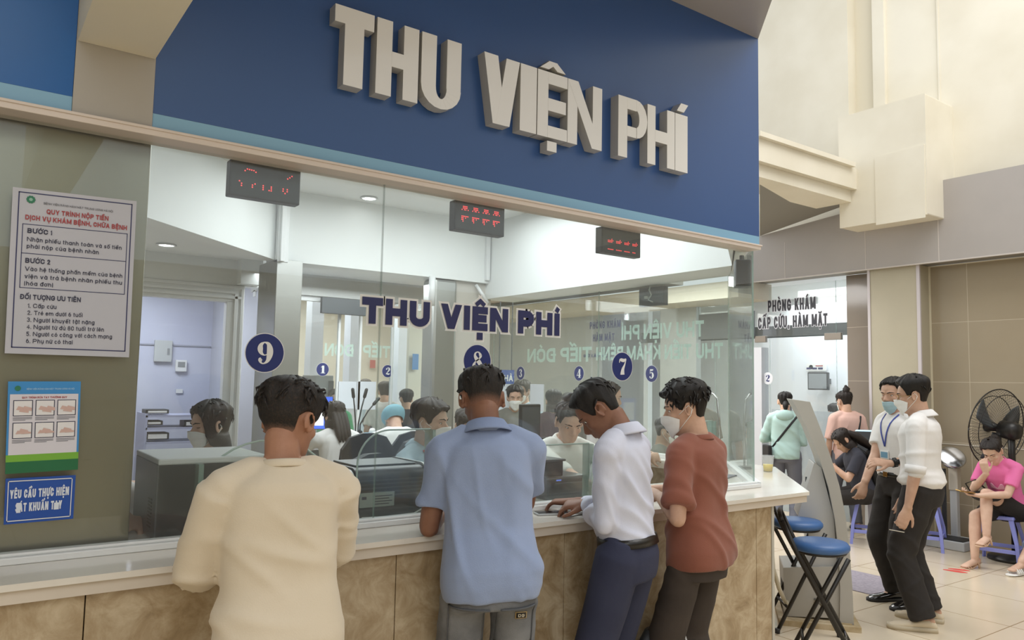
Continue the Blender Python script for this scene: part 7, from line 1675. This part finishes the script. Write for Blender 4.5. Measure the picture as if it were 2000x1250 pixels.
p.body(voxel=.007); p.shirt(M_white_sh, hem=-.02, sleeve=.85, sr=(.066, .068), seed=95, ease=.018); p.trousers(M_white_sh); p.shoes(M_sneaker, M_sole)
p.hair('long', M_hairb, thick=.020, top=.024, locks=40, seed=96, lock_len=.02, side=.016, drop=[([(-.045+.03*i, -.092, .10), (-.045+.03*i, -.105, .0), (-.04+.03*i, -.112, -.09), (-.035+.03*i, -.112, -.15)], [.026, .032, .026, .010]) for i in range(4)])
copy_tree(ch0, None, (2.62, 5.80, 0), 0, 'black office chair back behind the long-haired clerk')
p = Person('clerk in teal surgical cap and white uniform, seen from behind', (3.16, 5.98, 0), (.25, 1), 1.60, lean=26, pelvis=SH_+.10, head=(16, 8, 0), handL=(2.96, 6.45, 1.03), handR=(3.40, 6.5, 1.03), poleL=(-.8, -.3, -.4), footL=(3.1, 6.2, 0), footR=(3.3, 6.2, 0), skin='fair', build=.96)
p.body(voxel=.007); p.shirt(M_white_sh, hem=-.02, sleeve=.85, sr=(.066, .068), seed=97, ease=.018); p.trousers(M_white_sh); p.shoes(M_sneaker, M_sole)
V = []; nt, ns = 40, 14
for i in range(nt):
    th = -math.pi+2*math.pi*i/nt; tl = .74 if abs(th) < .9 else .40
    for j in range(ns+1): t_ = tl+(1-tl)*j/ns; V.append(p.X(head_pt(th, t_, .012+.024*math.sin(math.pi*min(1, j/ns*.9+.08))+.003*math.sin(th*20))))
mesh_obj('surgical_cap', V, [(i*(ns+1)+j, ((i+1) % nt)*(ns+1)+j, ((i+1) % nt)*(ns+1)+j+1, i*(ns+1)+j+1) for i in range(nt) for j in range(ns)], M_cap, p.root)
copy_tree(ch0, None, (3.16, 5.88, 0), -.2, 'black office chair under clerk in teal cap')
p = Person('masked clerk in pale blue shirt with red lanyard behind dark printer', (2.06, 3.66, 0), (.42, -.9), 1.64, lean=2, pelvis=SH_+.13, head=(2, 14, 0), handL=(2.30, 3.22, 1.03), handR=(1.95, 3.15, 1.03), poleL=(-.9, -.2, -.3), poleR=(.9, -.2, -.3), footL=(2.2, 3.4, 0), footR=(2.0, 3.35, 0), skin='fair', build=.96)
p.body(voxel=.006); p.shirt(M_pblue, hem=0, long=True, sr=(.062, .060), seed=101, amp=.006); p.collar(M_pblue, .062, .032); p.trousers(M_black); p.shoes(M_sneaker, M_sole); p.hair('short', M_hairb, thick=.020, top=.026, fringe=.04, locks=20, seed=102, lock_len=.02); p.face(); p.mask(M_maskw, pleat=False); lanyard(p, M_redl, False, -.30, .009)
copy_tree(ch0, None, (2.03, 3.74, 0), math.radians(200), 'black office chair under clerk in pale blue shirt')
p = Person('clerk in white collared shirt with hair in bun across from bending man', (2.93, 3.52, 0), (-.35, -.94), 1.58, lean=5, pelvis=SH_+.17, head=(20, 0, 0), handL=(3.05, 3.05, 1.04), handR=(2.72, 3.02, 1.04), poleL=(-1, .1, -.3), poleR=(1, .1, -.3), footL=(3.0, 3.3, 0), footR=(2.8, 3.3, 0), skin='fair', build=.98)
p.body(voxel=.006, neck_r=.046); p.shirt(M_ivory, hem=0, long=True, cuff=.35, sr=(.066, .068), ease=.020, seed=103, amp=.007); p.collar(M_ivory, .062, .032, open_=.6); p.trousers(M_black); p.shoes(M_sneaker, M_sole); p.face(); p.hair('tied', M_hairb, thick=.014, top=.020, locks=20, seed=104, lock_len=.01, drop=[([(0, -.05, .22), (0, -.055, .25), (0, -.05, .27)], [.035, .045, .020])])
copy_tree(ch0, None, (2.95, 3.62, 0), math.radians(160), 'black office chair under clerk in white collared shirt').scale = (1, 1, 1.06)
p = Person('standing man with receding hair inside booth near sticker 7', (4.02, 4.36, 0), (.84, -.54), 1.64, head=(14, 0, 0), handL=(4.35, 4.3, 1.04), handR=(4.25, 4.1, 1.04), skin='fair')
p.body(voxel=.007); p.shirt(M_white_sh, hem=-.05, sleeve=.8, seed=105); p.trousers(M_black); p.shoes(M_sneaker, M_sole); p.hair('short', M_hairb, thick=.008, top=.008, locks=10, seed=106, lock_len=.01, fade=False); p.face()
p = Person('masked clerk in white half hidden by blue polo man', (2.86, 4.62, 0), (.2, -1), 1.58, lean=8, pelvis=SH_+.08, head=(16, -20, 0), handL=(2.9, 4.2, 1.0), handR=(2.7, 4.2, 1.0), footL=(2.9, 4.4, 0), footR=(2.75, 4.4, 0), skin='fair', build=.95)
p.body(voxel=.008); p.shirt(M_white_sh, hem=0, long=True, seed=107); p.trousers(M_black); p.hair('long', M_hairb, seed=108, locks=20); p.face(); p.mask(M_maskw)
copy_tree(ch0, None, (2.84, 4.70, 0), math.radians(190), 'black office chair under masked clerk in white')

# ---- people waiting beyond the glass
def waiting(label, px, pytop, dist, face, shirt, skin='light', msk=None, hair='short', sit=False, seed=0, cap=None, hd=(6, 0, 0)):
    d = ray(px, pytop); a = math.atan2(d[0], d[1]); x, y = dist*math.sin(a), dist*math.cos(a); zt = at(px, pytop, y=y)[2]
    H = zt/1.0 if not sit else 1.60; pel = None if not sit else max(.48, zt-.80)
    d2 = nrm((*face, 0)); h = dict(handL=np.array([x, y, (pel or .9)+.14])+d2*.28+np.array([-d2[1], d2[0], 0])*.12, handR=np.array([x, y, (pel or .9)+.14])+d2*.28-np.array([-d2[1], d2[0], 0])*.12) if sit else {}
    if sit: h.update(footL=np.array([x, y, 0])+d2*.38+np.array([-d2[1], d2[0], 0])*.1, footR=np.array([x, y, 0])+d2*.38-np.array([-d2[1], d2[0], 0])*.1)
    p = Person(label, (x, y, 0), face, H, head=hd, pelvis=pel, skin=skin, build=.96, lean=3, **h)
    p.body(voxel=.009); p.shirt(shirt, hem=-.08, sleeve=.8, seed=seed, voxel=.011); p.trousers(M_slate if seed % 2 else M_black, voxel=.012); p.shoes(M_sneaker, M_sole)
    p.hair(hair, M_hairb, seed=seed, locks=12); p.face()
    if msk: p.mask(msk)
    if sit: plastic = MB(); plastic.box((x-.17, y-.17, .0005), (x+.17, y+.17, pel-.10)); s_ = thing('waiting_bench', 'seat under the '+label.split(' beyond')[0].split(' behind')[0], 'seat', (x, y, 0)); plastic.build('seat_block', M_lgrey, s_, bevel=.02)
    return p
waiting('masked woman in grey shirt behind sticker 3', 1005, 748, 7.85, (-.5, -.86), M_olive, msk=M_maskw, hair='tied', seed=201)
waiting('taller masked man in pale blue beside masked woman, behind sticker 3', 1026, 738, 8.5, (-.9, -.4), M_pblue, msk=M_maskw, seed=202)
waiting('woman in plum jacket with back turned behind side glass', 1083, 757, 7.9, (.5, .86), M_plum, hair='long', seed=203)
waiting('masked man in olive shirt behind sticker 4', 1111, 764, 8.5, (-.6, -.8), M_olive, msk=M_maskw, seed=204)
waiting('small dark-haired person seated behind side glass below sticker 7', 1222, 803, 7.0, (-.7, .7), M_dsh, seed=205, sit=True)
waiting('masked person seated behind side glass left of brown shirt man', 1288, 801, 7.2, (.6, -.8), M_olive, msk=M_maskw, seed=206, sit=True)
waiting('person in grey hood behind brown shirt man', 1362, 742, 7.6, (.5, .86), M_olive, hair='long', seed=207)
waiting('masked person under sticker 1 behind rear glass', 605, 744, 9.2, (-.3, -.95), M_dsh, msk=M_maskb, seed=208)
waiting('masked person in green vest behind rear glass', 655, 757, 9.0, (-.3, -.95), M_greensh, msk=M_maskb, seed=209)
waiting('dark-haired person above left white board', 692, 735, 11.0, (.2, 1), M_pblue, seed=210)
waiting('dark-haired person above right white board', 716, 738, 11.3, (.2, 1), M_dsh, seed=211)
waiting('nurse with grey cap in white behind sticker 2', 752, 742, 9.4, (.5, .86), M_white_sh, hair='tied', seed=212)
waiting('short-haired person in black right of the nurse', 797, 757, 9.2, (.2, 1), M_dsh, seed=213)
